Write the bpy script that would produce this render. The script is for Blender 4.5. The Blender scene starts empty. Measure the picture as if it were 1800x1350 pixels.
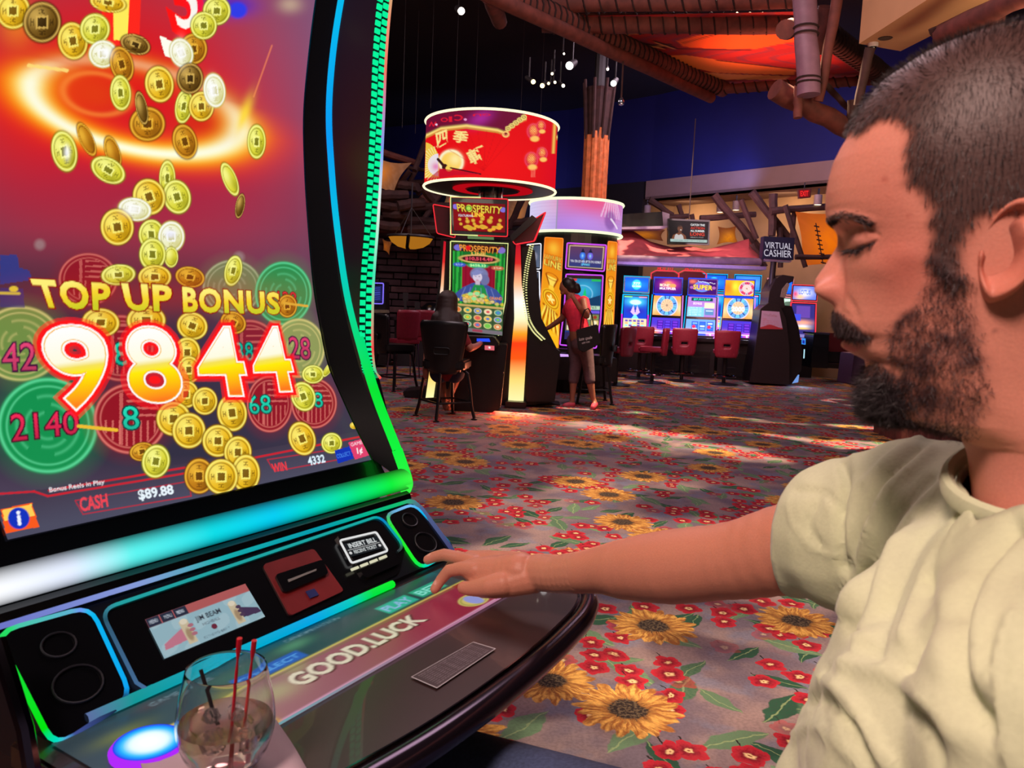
import bpy, bmesh, math, random
import numpy as np
from math import sin, cos, radians, pi, atan2, sqrt
from mathutils import Vector, Matrix, noise as mnoise

random.seed(7)
RNG = np.random.default_rng(7)
SC = bpy.context.scene
COL = SC.collection

# ------------------------------------------------------------------ camera, world, lights, exposure
FPX = 1352.0
PITCH, ROLL, EYE = radians(5.74), radians(2.5), 1.25
cF = np.array([0, cos(PITCH), -sin(PITCH)]); _u = np.array([0, sin(PITCH), cos(PITCH)]); _r = np.array([1.0, 0, 0])
cR = cos(ROLL) * _r + sin(ROLL) * _u
cU = cos(ROLL) * _u - sin(ROLL) * _r
CP = np.array([0, 0, EYE])
cam = bpy.data.cameras.new('camera'); camo = bpy.data.objects.new('camera', cam); COL.objects.link(camo)
cam.sensor_fit = 'HORIZONTAL'; cam.sensor_width = 36.0; cam.lens = 36.0 * FPX / 1800.0
cam.clip_start = 0.02; cam.clip_end = 200
M = Matrix.Identity(4)
for i in range(3):
    M[i][0] = cR[i]; M[i][1] = cU[i]; M[i][2] = -cF[i]; M[i][3] = CP[i]
camo.matrix_world = M
SC.camera = camo
cam.dof.use_dof = True; cam.dof.focus_distance = 3.0; cam.dof.aperture_fstop = 15.0
vs = SC.view_settings
vs.view_transform = 'Standard'; vs.look = 'None'; vs.exposure = 0.0; vs.gamma = 1.0; vs.use_curve_mapping = False

world = bpy.data.worlds.new('world'); SC.world = world; world.use_nodes = True
world.node_tree.nodes['Background'].inputs[0].default_value = (0.55, 0.42, 0.5, 1)
world.node_tree.nodes['Background'].inputs[1].default_value = 0.10

def aim(loc, target):
    d = Vector(target) - Vector(loc)
    return d.to_track_quat('-Z', 'Y').to_euler()

def area(name, loc, target, size, power, color, shape='DISK', size_y=None):
    l = bpy.data.lights.new(name, 'AREA'); l.shape = shape; l.size = size; l.energy = power; l.color = color
    if size_y: l.shape = 'RECTANGLE'; l.size_y = size_y
    o = bpy.data.objects.new(name, l); COL.objects.link(o); o.location = loc; o.rotation_euler = aim(loc, target)
    return o

def spot(name, loc, target, angle, power, color, blend=0.3, radius=0.05, gobo=None):
    l = bpy.data.lights.new(name, 'SPOT'); l.energy = power; l.color = color; l.spot_size = radians(angle); l.spot_blend = blend
    l.shadow_soft_size = radius
    o = bpy.data.objects.new(name, l); COL.objects.link(o); o.location = loc; o.rotation_euler = aim(loc, target)
    if gobo:
        l.use_nodes = True; nt = l.node_tree; em = nt.nodes['Emission']
        tc = nt.nodes.new('ShaderNodeTexCoord'); mp = nt.nodes.new('ShaderNodeMapping')
        nt.links.new(tc.outputs['Normal'], mp.inputs[0])
        mp.inputs['Scale'].default_value = gobo['stretch']; mp.inputs['Location'].default_value = gobo.get('off', (0, 0, 0))
        nz = nt.nodes.new('ShaderNodeTexNoise'); nz.inputs['Scale'].default_value = gobo['scale']
        nz.inputs['Detail'].default_value = gobo.get('detail', 1.0)
        nt.links.new(mp.outputs[0], nz.inputs[0])
        mr = nt.nodes.new('ShaderNodeMapRange'); mr.inputs[1].default_value = gobo['lo']; mr.inputs[2].default_value = gobo['hi']
        mr.interpolation_type = 'SMOOTHSTEP'
        nt.links.new(nz.outputs[0], mr.inputs[0]); nt.links.new(mr.outputs[0], em.inputs['Strength'])
    return o

# general house lighting: unseen soft area lamps added overhead as fill, pattern projectors over the carpet
LIGHTS = []
area('added_fill_near', (-1.2, -1.0, 3.6), (0.6, 0.7, 1.0), 1.2, 27, (1.0, 0.80, 0.66))
spot('added_player_spot', (-0.75, -0.75, 2.9), (0.33, 0.60, 1.12), 44, 225, (1.0, 0.66, 0.58), 0.8, 0.28)  # unseen spot added to brighten the man and spare the carpet
area('added_fill_front', (-0.6, 2.6, 4.4), (0.3, 1.2, 0.9), 1.2, 20, (1.0, 0.55, 0.60))
area('added_fill_mid', (0.5, 6.0, 6.0), (0.8, 6.0, 0), 3.0, 170, (1.0, 0.76, 0.82))
area('added_fill_far', (3.0, 12.5, 6.1), (3.0, 12.5, 0), 3.0, 210, (0.95, 0.70, 0.85))
area('added_fill_left', (-3.5, 11.0, 6.0), (-3.0, 12.5, 0), 2.5, 110, (1.0, 0.72, 0.72))
_g = dict(stretch=(1, 1, 1), scale=7.0, lo=0.50, hi=0.60, detail=2.0)
spot('pattern_projector', (2.4, 9.5, 6.2), (3.4, 9.4, 0), 62, 6500, (1.0, 0.72, 0.44), 0.5, 0.02, dict(_g, scale=6.5, lo=0.47, hi=0.62))
spot('pattern_projector', (0.3, 4.0, 6.2), (0.7, 3.6, 0), 46, 2300, (1.0, 0.76, 0.52), 0.5, 0.02, dict(_g, scale=4.2, lo=0.48, hi=0.62, off=(3, 1, 0)))
spot('pattern_projector', (0.6, 1.8, 5.5), (0.75, 2.05, 0), 26, 1000, (1.0, 0.80, 0.55), 0.4, 0.02, dict(_g, scale=6.5, lo=0.46, hi=0.50, off=(1.3, 0.4, 0)))
spot('pattern_projector', (5.6, 11.0, 6.2), (6.4, 12.3, 0), 36, 2600, (1.0, 0.80, 0.55), 0.5, 0.02, dict(_g, scale=9.0, lo=0.5, hi=0.58, off=(0, 5, 0)))
spot('pattern_projector', (2.6, 14.6, 6.2), (3.0, 15.2, 0), 40, 2600, (1.0, 0.80, 0.55), 0.5, 0.02, dict(_g, scale=9.0, lo=0.5, hi=0.58, off=(7, 5, 0)))

# ------------------------------------------------------------------ pixel <-> place helpers (photo taken as 1800x1350)
def ray(x, y): return cF + cR * ((x - 900) / FPX) - cU * ((y - 675) / FPX)
def onZ(x, y, z): d = ray(x, y); return CP + d * ((z - EYE) / d[2])
def atD(x, y, dep): return CP + ray(x, y) * dep
def onP(x, y, P, N): d = ray(x, y); return CP + d * (np.dot(np.asarray(P) - CP, N) / np.dot(d, N))
def proj(V):
    v = np.asarray(V, float) - CP; dz = v @ cF
    return 900 + FPX * (v @ cR) / dz, 675 - FPX * (v @ cU) / dz

def srgb(r, g=None, b=None):
    if g is None: r, g, b = r
    c = np.array([r, g, b], float) / 255.0
    return np.where(c <= 0.04045, c / 12.92, ((c + 0.055) / 1.055) ** 2.4)

# ------------------------------------------------------------------ materials
_mats = {}
def mat(name, rgb, rough=0.5, metal=0.0, var=0.12, scale=30.0, bump=0.0, spec=0.5, coat=0.0, stretch=None, sheen=0.0):
    if name in _mats: return _mats[name]
    m = bpy.data.materials.new(name); m.use_nodes = True; nt = m.node_tree; b = nt.nodes['Principled BSDF']
    c = srgb(*rgb)
    tc = nt.nodes.new('ShaderNodeTexCoord'); nz = nt.nodes.new('ShaderNodeTexNoise'); nz.inputs['Scale'].default_value = scale
    nz.inputs['Detail'].default_value = 4
    src = tc.outputs['Object']
    if stretch:
        mp = nt.nodes.new('ShaderNodeMapping'); mp.inputs['Scale'].default_value = stretch; nt.links.new(src, mp.inputs[0]); src = mp.outputs[0]
    nt.links.new(src, nz.inputs['Vector'])
    cr = nt.nodes.new('ShaderNodeValToRGB')
    cr.color_ramp.elements[0].position = 0.3; cr.color_ramp.elements[1].position = 0.7
    cr.color_ramp.elements[0].color = (*(c * (1 - var)), 1); cr.color_ramp.elements[1].color = (*np.minimum(c * (1 + var), 1), 1)
    nt.links.new(nz.outputs[0], cr.inputs[0]); nt.links.new(cr.outputs[0], b.inputs['Base Color'])
    b.inputs['Roughness'].default_value = rough; b.inputs['Metallic'].default_value = metal
    b.inputs['Specular IOR Level'].default_value = spec; b.inputs['Coat Weight'].default_value = coat
    if sheen: b.inputs['Sheen Weight'].default_value = sheen
    if bump:
        bp = nt.nodes.new('ShaderNodeBump'); bp.inputs['Strength'].default_value = bump; bp.inputs['Distance'].default_value = 0.01
        nt.links.new(nz.outputs[0], bp.inputs['Height']); nt.links.new(bp.outputs[0], b.inputs['Normal'])
    _mats[name] = m
    return m

def glow(name, rgb, strength=1.0):
    if name in _mats: return _mats[name]
    m = bpy.data.materials.new(name); m.use_nodes = True; nt = m.node_tree; nt.nodes.clear()
    o = nt.nodes.new('ShaderNodeOutputMaterial'); e = nt.nodes.new('ShaderNodeEmission')
    e.inputs[0].default_value = (*srgb(*rgb), 1); e.inputs[1].default_value = strength
    nt.links.new(e.outputs[0], o.inputs[0]); _mats[name] = m
    return m

def vglow(name, strength=1.0, gloss=0.0):
    """picture given off by a display: colour attribute drives the emission, with a thin glossy glass on top"""
    if name in _mats: return _mats[name]
    m = bpy.data.materials.new(name); m.use_nodes = True; nt = m.node_tree; b = nt.nodes['Principled BSDF']
    a = nt.nodes.new('ShaderNodeVertexColor'); a.layer_name = 'Col'
    b.inputs['Base Color'].default_value = (0.01, 0.01, 0.01, 1); b.inputs['Roughness'].default_value = 0.25
    b.inputs['Specular IOR Level'].default_value = gloss
    nt.links.new(a.outputs[0], b.inputs['Emission Color']); b.inputs['Emission Strength'].default_value = strength
    _mats[name] = m
    return m

def vpaint(name, rough=0.7, bump=0.0, scale=200.0, sss=0.0, sheen=0.0, spec=0.5):
    """surface whose own colouring (skin, hair, cloth print) sits in the colour attribute, with fine noise"""
    if name in _mats: return _mats[name]
    m = bpy.data.materials.new(name); m.use_nodes = True; nt = m.node_tree; b = nt.nodes['Principled BSDF']
    a = nt.nodes.new('ShaderNodeVertexColor'); a.layer_name = 'Col'
    tc = nt.nodes.new('ShaderNodeTexCoord'); nz = nt.nodes.new('ShaderNodeTexNoise'); nz.inputs['Scale'].default_value = scale; nz.inputs['Detail'].default_value = 4
    nt.links.new(tc.outputs['Object'], nz.inputs['Vector'])
    mr = nt.nodes.new('ShaderNodeMapRange'); mr.inputs[3].default_value = 0.88; mr.inputs[4].default_value = 1.12; nt.links.new(nz.outputs[0], mr.inputs[0])
    mx = nt.nodes.new('ShaderNodeVectorMath'); mx.operation = 'SCALE'; nt.links.new(a.outputs[0], mx.inputs[0]); nt.links.new(mr.outputs[0], mx.inputs['Scale'])
    nt.links.new(mx.outputs[0], b.inputs['Base Color']); b.inputs['Roughness'].default_value = rough; b.inputs['Specular IOR Level'].default_value = spec
    if sss: b.inputs['Subsurface Weight'].default_value = sss; b.inputs['Subsurface Radius'].default_value = (1, 0.3, 0.15); b.inputs['Subsurface Scale'].default_value = 0.008
    if sheen: b.inputs['Sheen Weight'].default_value = sheen
    if bump:
        bp = nt.nodes.new('ShaderNodeBump'); bp.inputs['Strength'].default_value = bump; bp.inputs['Distance'].default_value = 0.002
        nt.links.new(nz.outputs[0], bp.inputs['Height']); nt.links.new(bp.outputs[0], b.inputs['Normal'])
    _mats[name] = m
    return m

# ------------------------------------------------------------------ mesh helpers
class MB:
    """collects geometry for ONE mesh"""
    def __init__(s): s.v = []; s.f = []
    def add(s, vs, fs):
        n = len(s.v); s.v.extend([tuple(map(float, p)) for p in vs]); s.f.extend([tuple(i + n for i in f) for f in fs]); return s
    def box(s, c, d, rz=0.0, rx=0.0, ry=0.0):
        x, y, z = [q / 2 for q in d]
        P = [Vector((a * x, b * y, e * z)) for e in (-1, 1) for b in (-1, 1) for a in (-1, 1)]
        R = Matrix.Rotation(rz, 3, 'Z') @ Matrix.Rotation(ry, 3, 'Y') @ Matrix.Rotation(rx, 3, 'X')
        P = [R @ p + Vector(c) for p in P]
        return s.add(P, [(0, 2, 3, 1), (4, 5, 7, 6), (0, 1, 5, 4), (2, 6, 7, 3), (0, 4, 6, 2), (1, 3, 7, 5)])
    def rbox(s, c, d, r, rz=0.0, axis='Z', seg=4):
        """box with rounded corners in the plane across axis"""
        dims = {'Z': (0, 1, 2), 'X': (1, 2, 0), 'Y': (0, 2, 1)}[axis]
        w, h, t = d[dims[0]], d[dims[1]], d[dims[2]]
        pts = rrect(w, h, r, seg)
        n = len(pts); P = []
        for e in (-t / 2, t / 2):
            for (a, b) in pts:
                p = [0, 0, 0]; p[dims[0]] = a; p[dims[1]] = b; p[dims[2]] = e
                P.append(Matrix.Rotation(rz, 3, 'Z') @ Vector(p) + Vector(c))
        F = [tuple(range(n))[::-1], tuple(range(n, 2 * n))] + [(i, (i + 1) % n, n + (i + 1) % n, n + i) for i in range(n)]
        return s.add(P, F)
    def prism(s, pts, axis_from, axis_to, fr=None):
        """pts: list of 3-D points (numpy); extruded by vector"""
        n = len(pts); a = [np.asarray(p) + axis_from for p in pts]; b = [np.asarray(p) + axis_to for p in pts]
        return s.add(a + b, [tuple(range(n))[::-1], tuple(range(n, 2 * n))] + [(i, (i + 1) % n, n + (i + 1) % n, n + i) for i in range(n)])
    def tube(s, path, r, n=8, caps=True, closed=False, flat=1.0):
        path = [Vector(p) for p in path]; m = len(path); rr = r if hasattr(r, '__len__') else [r] * m
        base = len(s.v); up = None; rings = []
        for i, p in enumerate(path):
            if closed: t = (path[(i + 1) % m] - path[i - 1])
            else: t = path[min(i + 1, m - 1)] - path[max(i - 1, 0)]
            t = t.normalized() if t.length > 1e-9 else Vector((0, 0, 1))
            if up is None:
                up = Vector((0, 0, 1)) if abs(t.z) < 0.9 else Vector((1, 0, 0))
            sx = t.cross(up).normalized(); up = sx.cross(t).normalized()
            rings.append([p + (sx * cos(2 * pi * k / n) + up * sin(2 * pi * k / n) * flat) * rr[i] for k in range(n)])
        for ring in rings: s.v.extend([tuple(q) for q in ring])
        for i in range(m if closed else m - 1):
            a = base + i * n; b = base + ((i + 1) % m) * n
            for k in range(n): s.f.append((a + k, a + (k + 1) % n, b + (k + 1) % n, b + k))
        if caps and not closed:
            s.f.append(tuple(base + k for k in range(n))[::-1]); s.f.append(tuple(base + (m - 1) * n + k for k in range(n)))
        return s
    def lathe(s, prof, c=(0, 0, 0), n=32, a0=0.0, a1=2 * pi, cap=False):
        full = abs(a1 - a0 - 2 * pi) < 1e-6; k = n if full else n + 1; base = len(s.v)
        for (r, z) in prof:
            for i in range(k):
                a = a0 + (a1 - a0) * i / n
                s.v.append((c[0] + r * cos(a), c[1] + r * sin(a), c[2] + z))
        for j in range(len(prof) - 1):
            for i in range(n):
                i2 = (i + 1) % k if full else i + 1
                s.f.append((base + j * k + i, base + j * k + i2, base + (j + 1) * k + i2, base + (j + 1) * k + i))
        if cap:
            s.f.append(tuple(base + i for i in range(k))[::-1]); s.f.append(tuple(base + (len(prof) - 1) * k + i for i in range(k)))
        return s
    def grid(s, P):
        """P[j][i] 3-D points"""
        P = np.asarray(P); nj, ni = P.shape[:2]; base = len(s.v); s.v.extend([tuple(q) for q in P.reshape(-1, 3)])
        for j in range(nj - 1):
            for i in range(ni - 1): s.f.append((base + j * ni + i, base + j * ni + i + 1, base + (j + 1) * ni + i + 1, base + (j + 1) * ni + i))
        return s

def rrect(w, h, r, seg=4):
    pts = []
    for cx, cy, a0 in ((w / 2 - r, h / 2 - r, 0), (-w / 2 + r, h / 2 - r, pi / 2), (-w / 2 + r, -h / 2 + r, pi), (w / 2 - r, -h / 2 + r, 1.5 * pi)):
        for k in range(seg + 1):
            a = a0 + pi / 2 * k / seg; pts.append((cx + r * cos(a), cy + r * sin(a)))
    return pts

def link(name, me, m, parent=None, smooth=False, world_coords=False):
    o = bpy.data.objects.new(name, me); COL.objects.link(o)
    if m is not None: me.materials.append(m)
    if parent is not None:
        o.parent = parent
        if world_coords:
            me.transform(pmat(parent).inverted())
    if smooth: me.shade_smooth() if hasattr(me, 'shade_smooth') else me.polygons.foreach_set('use_smooth', [True] * len(me.polygons))
    return o

def pmat(o):
    m = Matrix.LocRotScale(o.location, o.rotation_euler, o.scale)
    while o.parent is not None:
        o = o.parent; m = Matrix.LocRotScale(o.location, o.rotation_euler, o.scale) @ m
    return m

def obj(name, mb, m, parent=None, smooth=False, w=False, bevel=0.0, label=None, kind=None, segs=2):
    me = bpy.data.meshes.new(name); me.from_pydata(mb.v, [], mb.f)
    bm = bmesh.new(); bm.from_mesh(me)
    if bevel: bmesh.ops.remove_doubles(bm, verts=bm.verts, dist=1e-6)
    bmesh.ops.recalc_face_normals(bm, faces=bm.faces)
    if bevel:
        es = [e for e in bm.edges if len(e.link_faces) == 2 and e.calc_face_angle(0) > 0.6]
        if es: bmesh.ops.bevel(bm, geom=es, offset=bevel, segments=segs, affect='EDGES', clamp_overlap=True)
    bm.to_mesh(me); bm.free()
    o = link(name, me, m, parent, smooth, w)
    if smooth:
        try: me.set_sharp_from_angle(angle=radians(38))
        except Exception: pass
    if label: o['label'] = label
    if kind: o['kind'] = kind
    return o

def fast_mesh(name, V, F, cols=None):
    """numpy mesh; F (n,3) or (n,4)"""
    V = np.asarray(V, np.float32); F = np.asarray(F, np.int32); k = F.shape[1]
    me = bpy.data.meshes.new(name); me.vertices.add(len(V)); me.vertices.foreach_set('co', V.ravel())
    me.loops.add(F.size); me.loops.foreach_set('vertex_index', F.ravel())
    me.polygons.add(len(F)); me.polygons.foreach_set('loop_start', np.arange(0, F.size, k, dtype=np.int32))
    me.update(calc_edges=True)
    if cols is not None:
        at = me.color_attributes.new('Col', 'FLOAT_COLOR', 'POINT')
        c4 = np.ones((len(V), 4), np.float32); c4[:, :3] = cols; at.data.foreach_set('color', c4.ravel())
    return me

def grid_faces(nj, ni, wrap=False):
    j, i = np.meshgrid(np.arange(nj - 1), np.arange(ni if wrap else ni - 1), indexing='ij')
    i2 = (i + 1) % ni
    return np.stack([j * ni + i, j * ni + i2, (j + 1) * ni + i2, (j + 1) * ni + i], -1).reshape(-1, 4)

def thing(name, label, cat, loc=(0, 0, 0), rz=0.0, group=None):
    o = bpy.data.objects.new(name, None); COL.objects.link(o); o.location = tuple(loc); o.rotation_euler = (0, 0, rz); o.empty_display_size = 0.1
    o['label'] = label; o['category'] = cat
    if group: o['group'] = group
    return o
def tag(o, label, cat, group=None, kind=None):
    o['label'] = label
    if cat: o['category'] = cat
    if group: o['group'] = group
    if kind: o['kind'] = kind
    return o
def struct(o): o['kind'] = 'structure'; return o

def copy_tree(o, loc=None, rz=None, label=None, parent=None):
    c = o.copy(); COL.objects.link(c)
    if parent is not None: c.parent = parent
    for ch in [q for q in _children(o)]: copy_tree(ch, parent=c)
    if loc is not None: c.location = tuple(loc)
    if rz is not None: c.rotation_euler = (0, 0, rz)
    if label: c['label'] = label
    return c
def _children(o): return list(o.children)

# text as triangles in a unit frame: returns verts (n,2) scaled so that the text fills 0..1 x 0..1, and triangles
_tc = {}
def text_tris(s, offset=0.0, res=3, font_fit=True, track=1.0):
    key = (s, offset, res, track)
    if key in _tc: return _tc[key]
    cu = bpy.data.curves.new('t', 'FONT'); cu.body = s; cu.size = 1.0; cu.offset = offset; cu.resolution_u = res; cu.space_character = track; cu.fill_mode = 'BOTH'
    cu.align_x = 'CENTER' if '\n' in s else 'LEFT'
    o = bpy.data.objects.new('t', cu); COL.objects.link(o)
    dg = bpy.context.evaluated_depsgraph_get(); dg.update()
    me = o.evaluated_get(dg).to_mesh(); me.calc_loop_triangles()
    V = np.array([v.co[:2] for v in me.vertices]).reshape(-1, 2)
    T = np.array([t.vertices[:] for t in me.loop_triangles], int).reshape(-1, 3)
    o.evaluated_get(dg).to_mesh_clear(); bpy.data.objects.remove(o); bpy.data.curves.remove(cu)
    _tc[key] = (V, T)
    return V, T
def text_unit(s, offset=0.0, **k):
    V0, _ = text_tris(s, 0.0, **k); V, T = text_tris(s, offset, **k)
    lo, hi = V0.min(0), V0.max(0)
    return (V - lo) / (hi - lo), T

def text_obj(name, s, origin, ux, uz, w, h, m, parent=None, offset=0.0, lift=0.0, depth=0.0, label=None, track=1.0):
    """lettering on a plane: origin = centre, ux/uz unit directions, w,h size (world or parent coords as given)"""
    V, T = text_unit(s, offset, track=track); ux = np.asarray(ux, float); uz = np.asarray(uz, float); n = np.cross(ux, uz)
    P = np.asarray(origin) + np.outer((V[:, 0] - .5) * w, ux) + np.outer((V[:, 1] - .5) * h, uz) + n * lift
    me = fast_mesh(name, P, T)
    o = link(name, me, m, parent)
    if label: o['label'] = label
    return o

# ------------------------------------------------------------------ painting a display picture on its surface
class Canvas:
    """colours for the vertices of a display; the design is drawn in flat 2-D coordinates X, Y"""
    def __init__(s, X, Y, base): s.X = X; s.Y = Y; s.c = np.tile(srgb(*base), (X.size, 1)).astype(float); s.X = X.ravel(); s.Y = Y.ravel()
    def mix(s, m, rgb, raw=False):
        c = np.asarray(rgb, float) if raw else srgb(*rgb); m = np.clip(m, 0, 1)[:, None]; s.c = s.c * (1 - m) + c * m
    def addc(s, m, rgb): s.c = s.c + np.clip(m, 0, None)[:, None] * srgb(*rgb)
    def grad(s, x0, y0, x1, y1, c0, c1, m=1.0):
        t = np.clip(((s.X - x0) * (x1 - x0) + (s.Y - y0) * (y1 - y0)) / ((x1 - x0) ** 2 + (y1 - y0) ** 2), 0, 1)[:, None]
        s.c = s.c * (1 - m) + (srgb(*c0) * (1 - t) + srgb(*c1) * t) * m
    def ell(s, cx, cy, rx, ry, rot=0.0):
        a = radians(rot); dx, dy = s.X - cx, s.Y - cy
        u = (dx * cos(a) + dy * sin(a)) / rx; v = (-dx * sin(a) + dy * cos(a)) / ry
        return u, v, np.sqrt(u * u + v * v)
    def disc(s, cx, cy, rx, ry, rgb, soft=0.1, rot=0.0, alpha=1.0):
        r = s.ell(cx, cy, rx, ry, rot)[2]; s.mix(np.clip((1 - r) / soft + .5, 0, 1) * alpha, rgb)
    def blob(s, cx, cy, rx, ry, rgb, alpha=1.0, rot=0.0, p=2.0):
        r = s.ell(cx, cy, rx, ry, rot)[2]; s.mix(np.exp(-r ** p) * alpha, rgb)
    def ring(s, cx, cy, rx, ry, w, rgb, alpha=1.0, rot=0.0, gate=None):
        r = s.ell(cx, cy, rx, ry, rot)[2]; m = np.exp(-((r - 1) / w) ** 2) * alpha
        if gate is not None: m = m * gate
        s.mix(m, rgb)
    def tri_mask(s, P, T):
        m = np.zeros(s.X.size); lo, hi = P.min(0) - 1, P.max(0) + 1
        idx = np.where((s.X > lo[0]) & (s.X < hi[0]) & (s.Y > lo[1]) & (s.Y < hi[1]))[0]
        if idx.size == 0: return m
        x, y = s.X[idx], s.Y[idx]; mm = np.zeros(idx.size)
        for t in T:
            a, b, c = P[t]; d = (b[1] - c[1]) * (a[0] - c[0]) + (c[0] - b[0]) * (a[1] - c[1])
            if abs(d) < 1e-9: continue
            l1 = ((b[1] - c[1]) * (x - c[0]) + (c[0] - b[0]) * (y - c[1])) / d
            l2 = ((c[1] - a[1]) * (x - c[0]) + (a[0] - c[0]) * (y - c[1])) / d
            mm[(l1 >= 0) & (l2 >= 0) & (l1 + l2 <= 1)] = 1
        m[idx] = mm
        return m
    def poly(s, pts, rgb, alpha=1.0):
        P = np.array(pts, float); n = len(P)
        x, y = s.X, s.Y; ins = np.zeros(x.size, bool)
        for i in range(n):
            (x1, y1), (x2, y2) = P[i], P[(i + 1) % n]
            if y1 == y2: continue
            c = ((y1 > y) != (y2 > y)) & (x < (x2 - x1) * (y - y1) / (y2 - y1) + x1); ins ^= c
        s.mix(ins * alpha, rgb); return ins
    def line(s, x0, y0, x1, y1, w, rgb, alpha=1.0):
        dx, dy = x1 - x0, y1 - y0; t = np.clip(((s.X - x0) * dx + (s.Y - y0) * dy) / (dx * dx + dy * dy), 0, 1)
        d = np.hypot(s.X - x0 - t * dx, s.Y - y0 - t * dy); k = s.px(); s.mix(np.clip((w / 2 - d) / k + .5, 0, 1) * alpha, rgb)
    def aa(s):
        if not hasattr(s, '_aa'): s._aa = np.array([np.ptp(s.X), np.ptp(s.Y)]) / max(8, s.X.size ** .5) * 1.3 if np.ptp(s.Y) < 20 else np.array([1.5, 1.5])
        return s._aa
    def px(s): return min(1.0, max(np.ptp(s.Y), 1e-6) / 60.0) if np.ptp(s.Y) < 20 else 1.0
    def text(s, txt, q, rgb, offset=0.0, alpha=1.0, grad=None, **k):
        """q = corner points TL, TR, BR, BL of the lettering"""
        V, T = text_unit(txt, offset, **k); q = np.array(q, float); h = s.aa()
        u, v = V[:, :1], 1 - V[:, 1:]
        P = q[0] * (1 - u) * (1 - v) + q[1] * u * (1 - v) + q[2] * u * v + q[3] * (1 - u) * v
        m = sum(s.tri_mask(P + np.array(o) * h, T) for o in ((.3, .12), (-.3, -.12), (.12, -.3), (-.12, .3))) / 4
        if grad:
            y0 = (q[0] + q[1]) / 2; y1 = (q[2] + q[3]) / 2; d = y1 - y0
            t = ((s.X - y0[0]) * d[0] + (s.Y - y0[1]) * d[1]) / (d @ d)
            ts = [g[0] for g in grad]; cs = np.array([srgb(*g[1]) for g in grad])
            cc = np.stack([np.interp(t, ts, cs[:, j]) for j in range(3)], -1); mm = (m * alpha)[:, None]
            s.c = s.c * (1 - mm) + cc * mm
        else: s.mix(m * alpha, rgb)
        return m
    def rect(s, x0, y0, x1, y1, rgb, alpha=1.0, soft=None):
        if soft is None: soft = .7 * s.px()
        m = np.clip((s.X - x0) / soft + .5, 0, 1) * np.clip((x1 - s.X) / soft + .5, 0, 1) * np.clip((s.Y - y0) / soft + .5, 0, 1) * np.clip((y1 - s.Y) / soft + .5, 0, 1)
        s.mix(m * alpha, rgb); return m

def picture(name, P, paint, m, parent, world_coords=False, XY=None, base=(20, 20, 30)):
    """P[j][i] grid of surface points; paint(canvas) draws in XY"""
    P = np.asarray(P, float); nj, ni = P.shape[:2]
    if XY is None:
        v, u = np.meshgrid(np.linspace(0, 1, nj), np.linspace(0, 1, ni), indexing='ij'); XY = (u, v)
    cv = Canvas(XY[0], XY[1], base); paint(cv)
    me = fast_mesh(name, P.reshape(-1, 3), grid_faces(nj, ni), np.clip(cv.c, 0, 4))
    return link(name, me, m, parent, False, world_coords)

def flat_grid(c, ux, uz, w, h, ni, nj):
    """rows from top to bottom"""
    u = np.linspace(-.5, .5, ni) * w; v = np.linspace(.5, -.5, nj) * h
    return np.asarray(c)[None, None] + u[None, :, None] * np.asarray(ux)[None, None] + v[:, None, None] * np.asarray(uz)[None, None]

# ------------------------------------------------------------------ carpet: woven floral print (procedural)
class NB:
    def __init__(s, nt): s.nt = nt
    def n(s, t, **k):
        q = s.nt.nodes.new(t)
        for a, b in k.items(): setattr(q, a, b)
        return q
    def put(s, sock, v):
        if hasattr(v, 'is_linked') or isinstance(v, bpy.types.NodeSocket): s.nt.links.new(v, sock)
        else: sock.default_value = v
    def m(s, op, a, b=0.0, c=0.0, clamp=False):
        q = s.n('ShaderNodeMath', operation=op, use_clamp=clamp); s.put(q.inputs[0], a); s.put(q.inputs[1], b); s.put(q.inputs[2], c); return q.outputs[0]
    def vm(s, op, a, b=(0, 0, 0), sc=None):
        q = s.n('ShaderNodeVectorMath', operation=op); s.put(q.inputs[0], a); s.put(q.inputs[1], b)
        if sc is not None: s.put(q.inputs['Scale'], sc)
        return q.outputs['Value'] if op in ('LENGTH', 'DISTANCE', 'DOT_PRODUCT') else q.outputs[0]
    def noise(s, v, scale, detail=2.0, out=0):
        q = s.n('ShaderNodeTexNoise'); s.put(q.inputs['Vector'], v); q.inputs['Scale'].default_value = scale; q.inputs['Detail'].default_value = detail; return q.outputs[out]
    def step(s, x, lo, hi):
        q = s.n('ShaderNodeMapRange', interpolation_type='SMOOTHSTEP'); s.put(q.inputs[0], x); s.put(q.inputs[1], lo); s.put(q.inputs[2], hi); return q.outputs[0]
    def mix(s, f, a, b):
        q = s.n('ShaderNodeMix', data_type='RGBA'); s.put(q.inputs[0], f); s.put(q.inputs[6], a); s.put(q.inputs[7], b); return q.outputs[2]
    def vor(s, v, scale, rnd=0.6):
        q = s.n('ShaderNodeTexVoronoi', voronoi_dimensions='2D', feature='F1'); s.put(q.inputs['Vector'], v)
        q.inputs['Scale'].default_value = scale; q.inputs['Randomness'].default_value = rnd
        return q
    def xyz(s, v):
        q = s.n('ShaderNodeSeparateXYZ'); s.put(q.inputs[0], v); return q.outputs

def C4(r, g, b): return (*srgb(r, g, b), 1.0)

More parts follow.
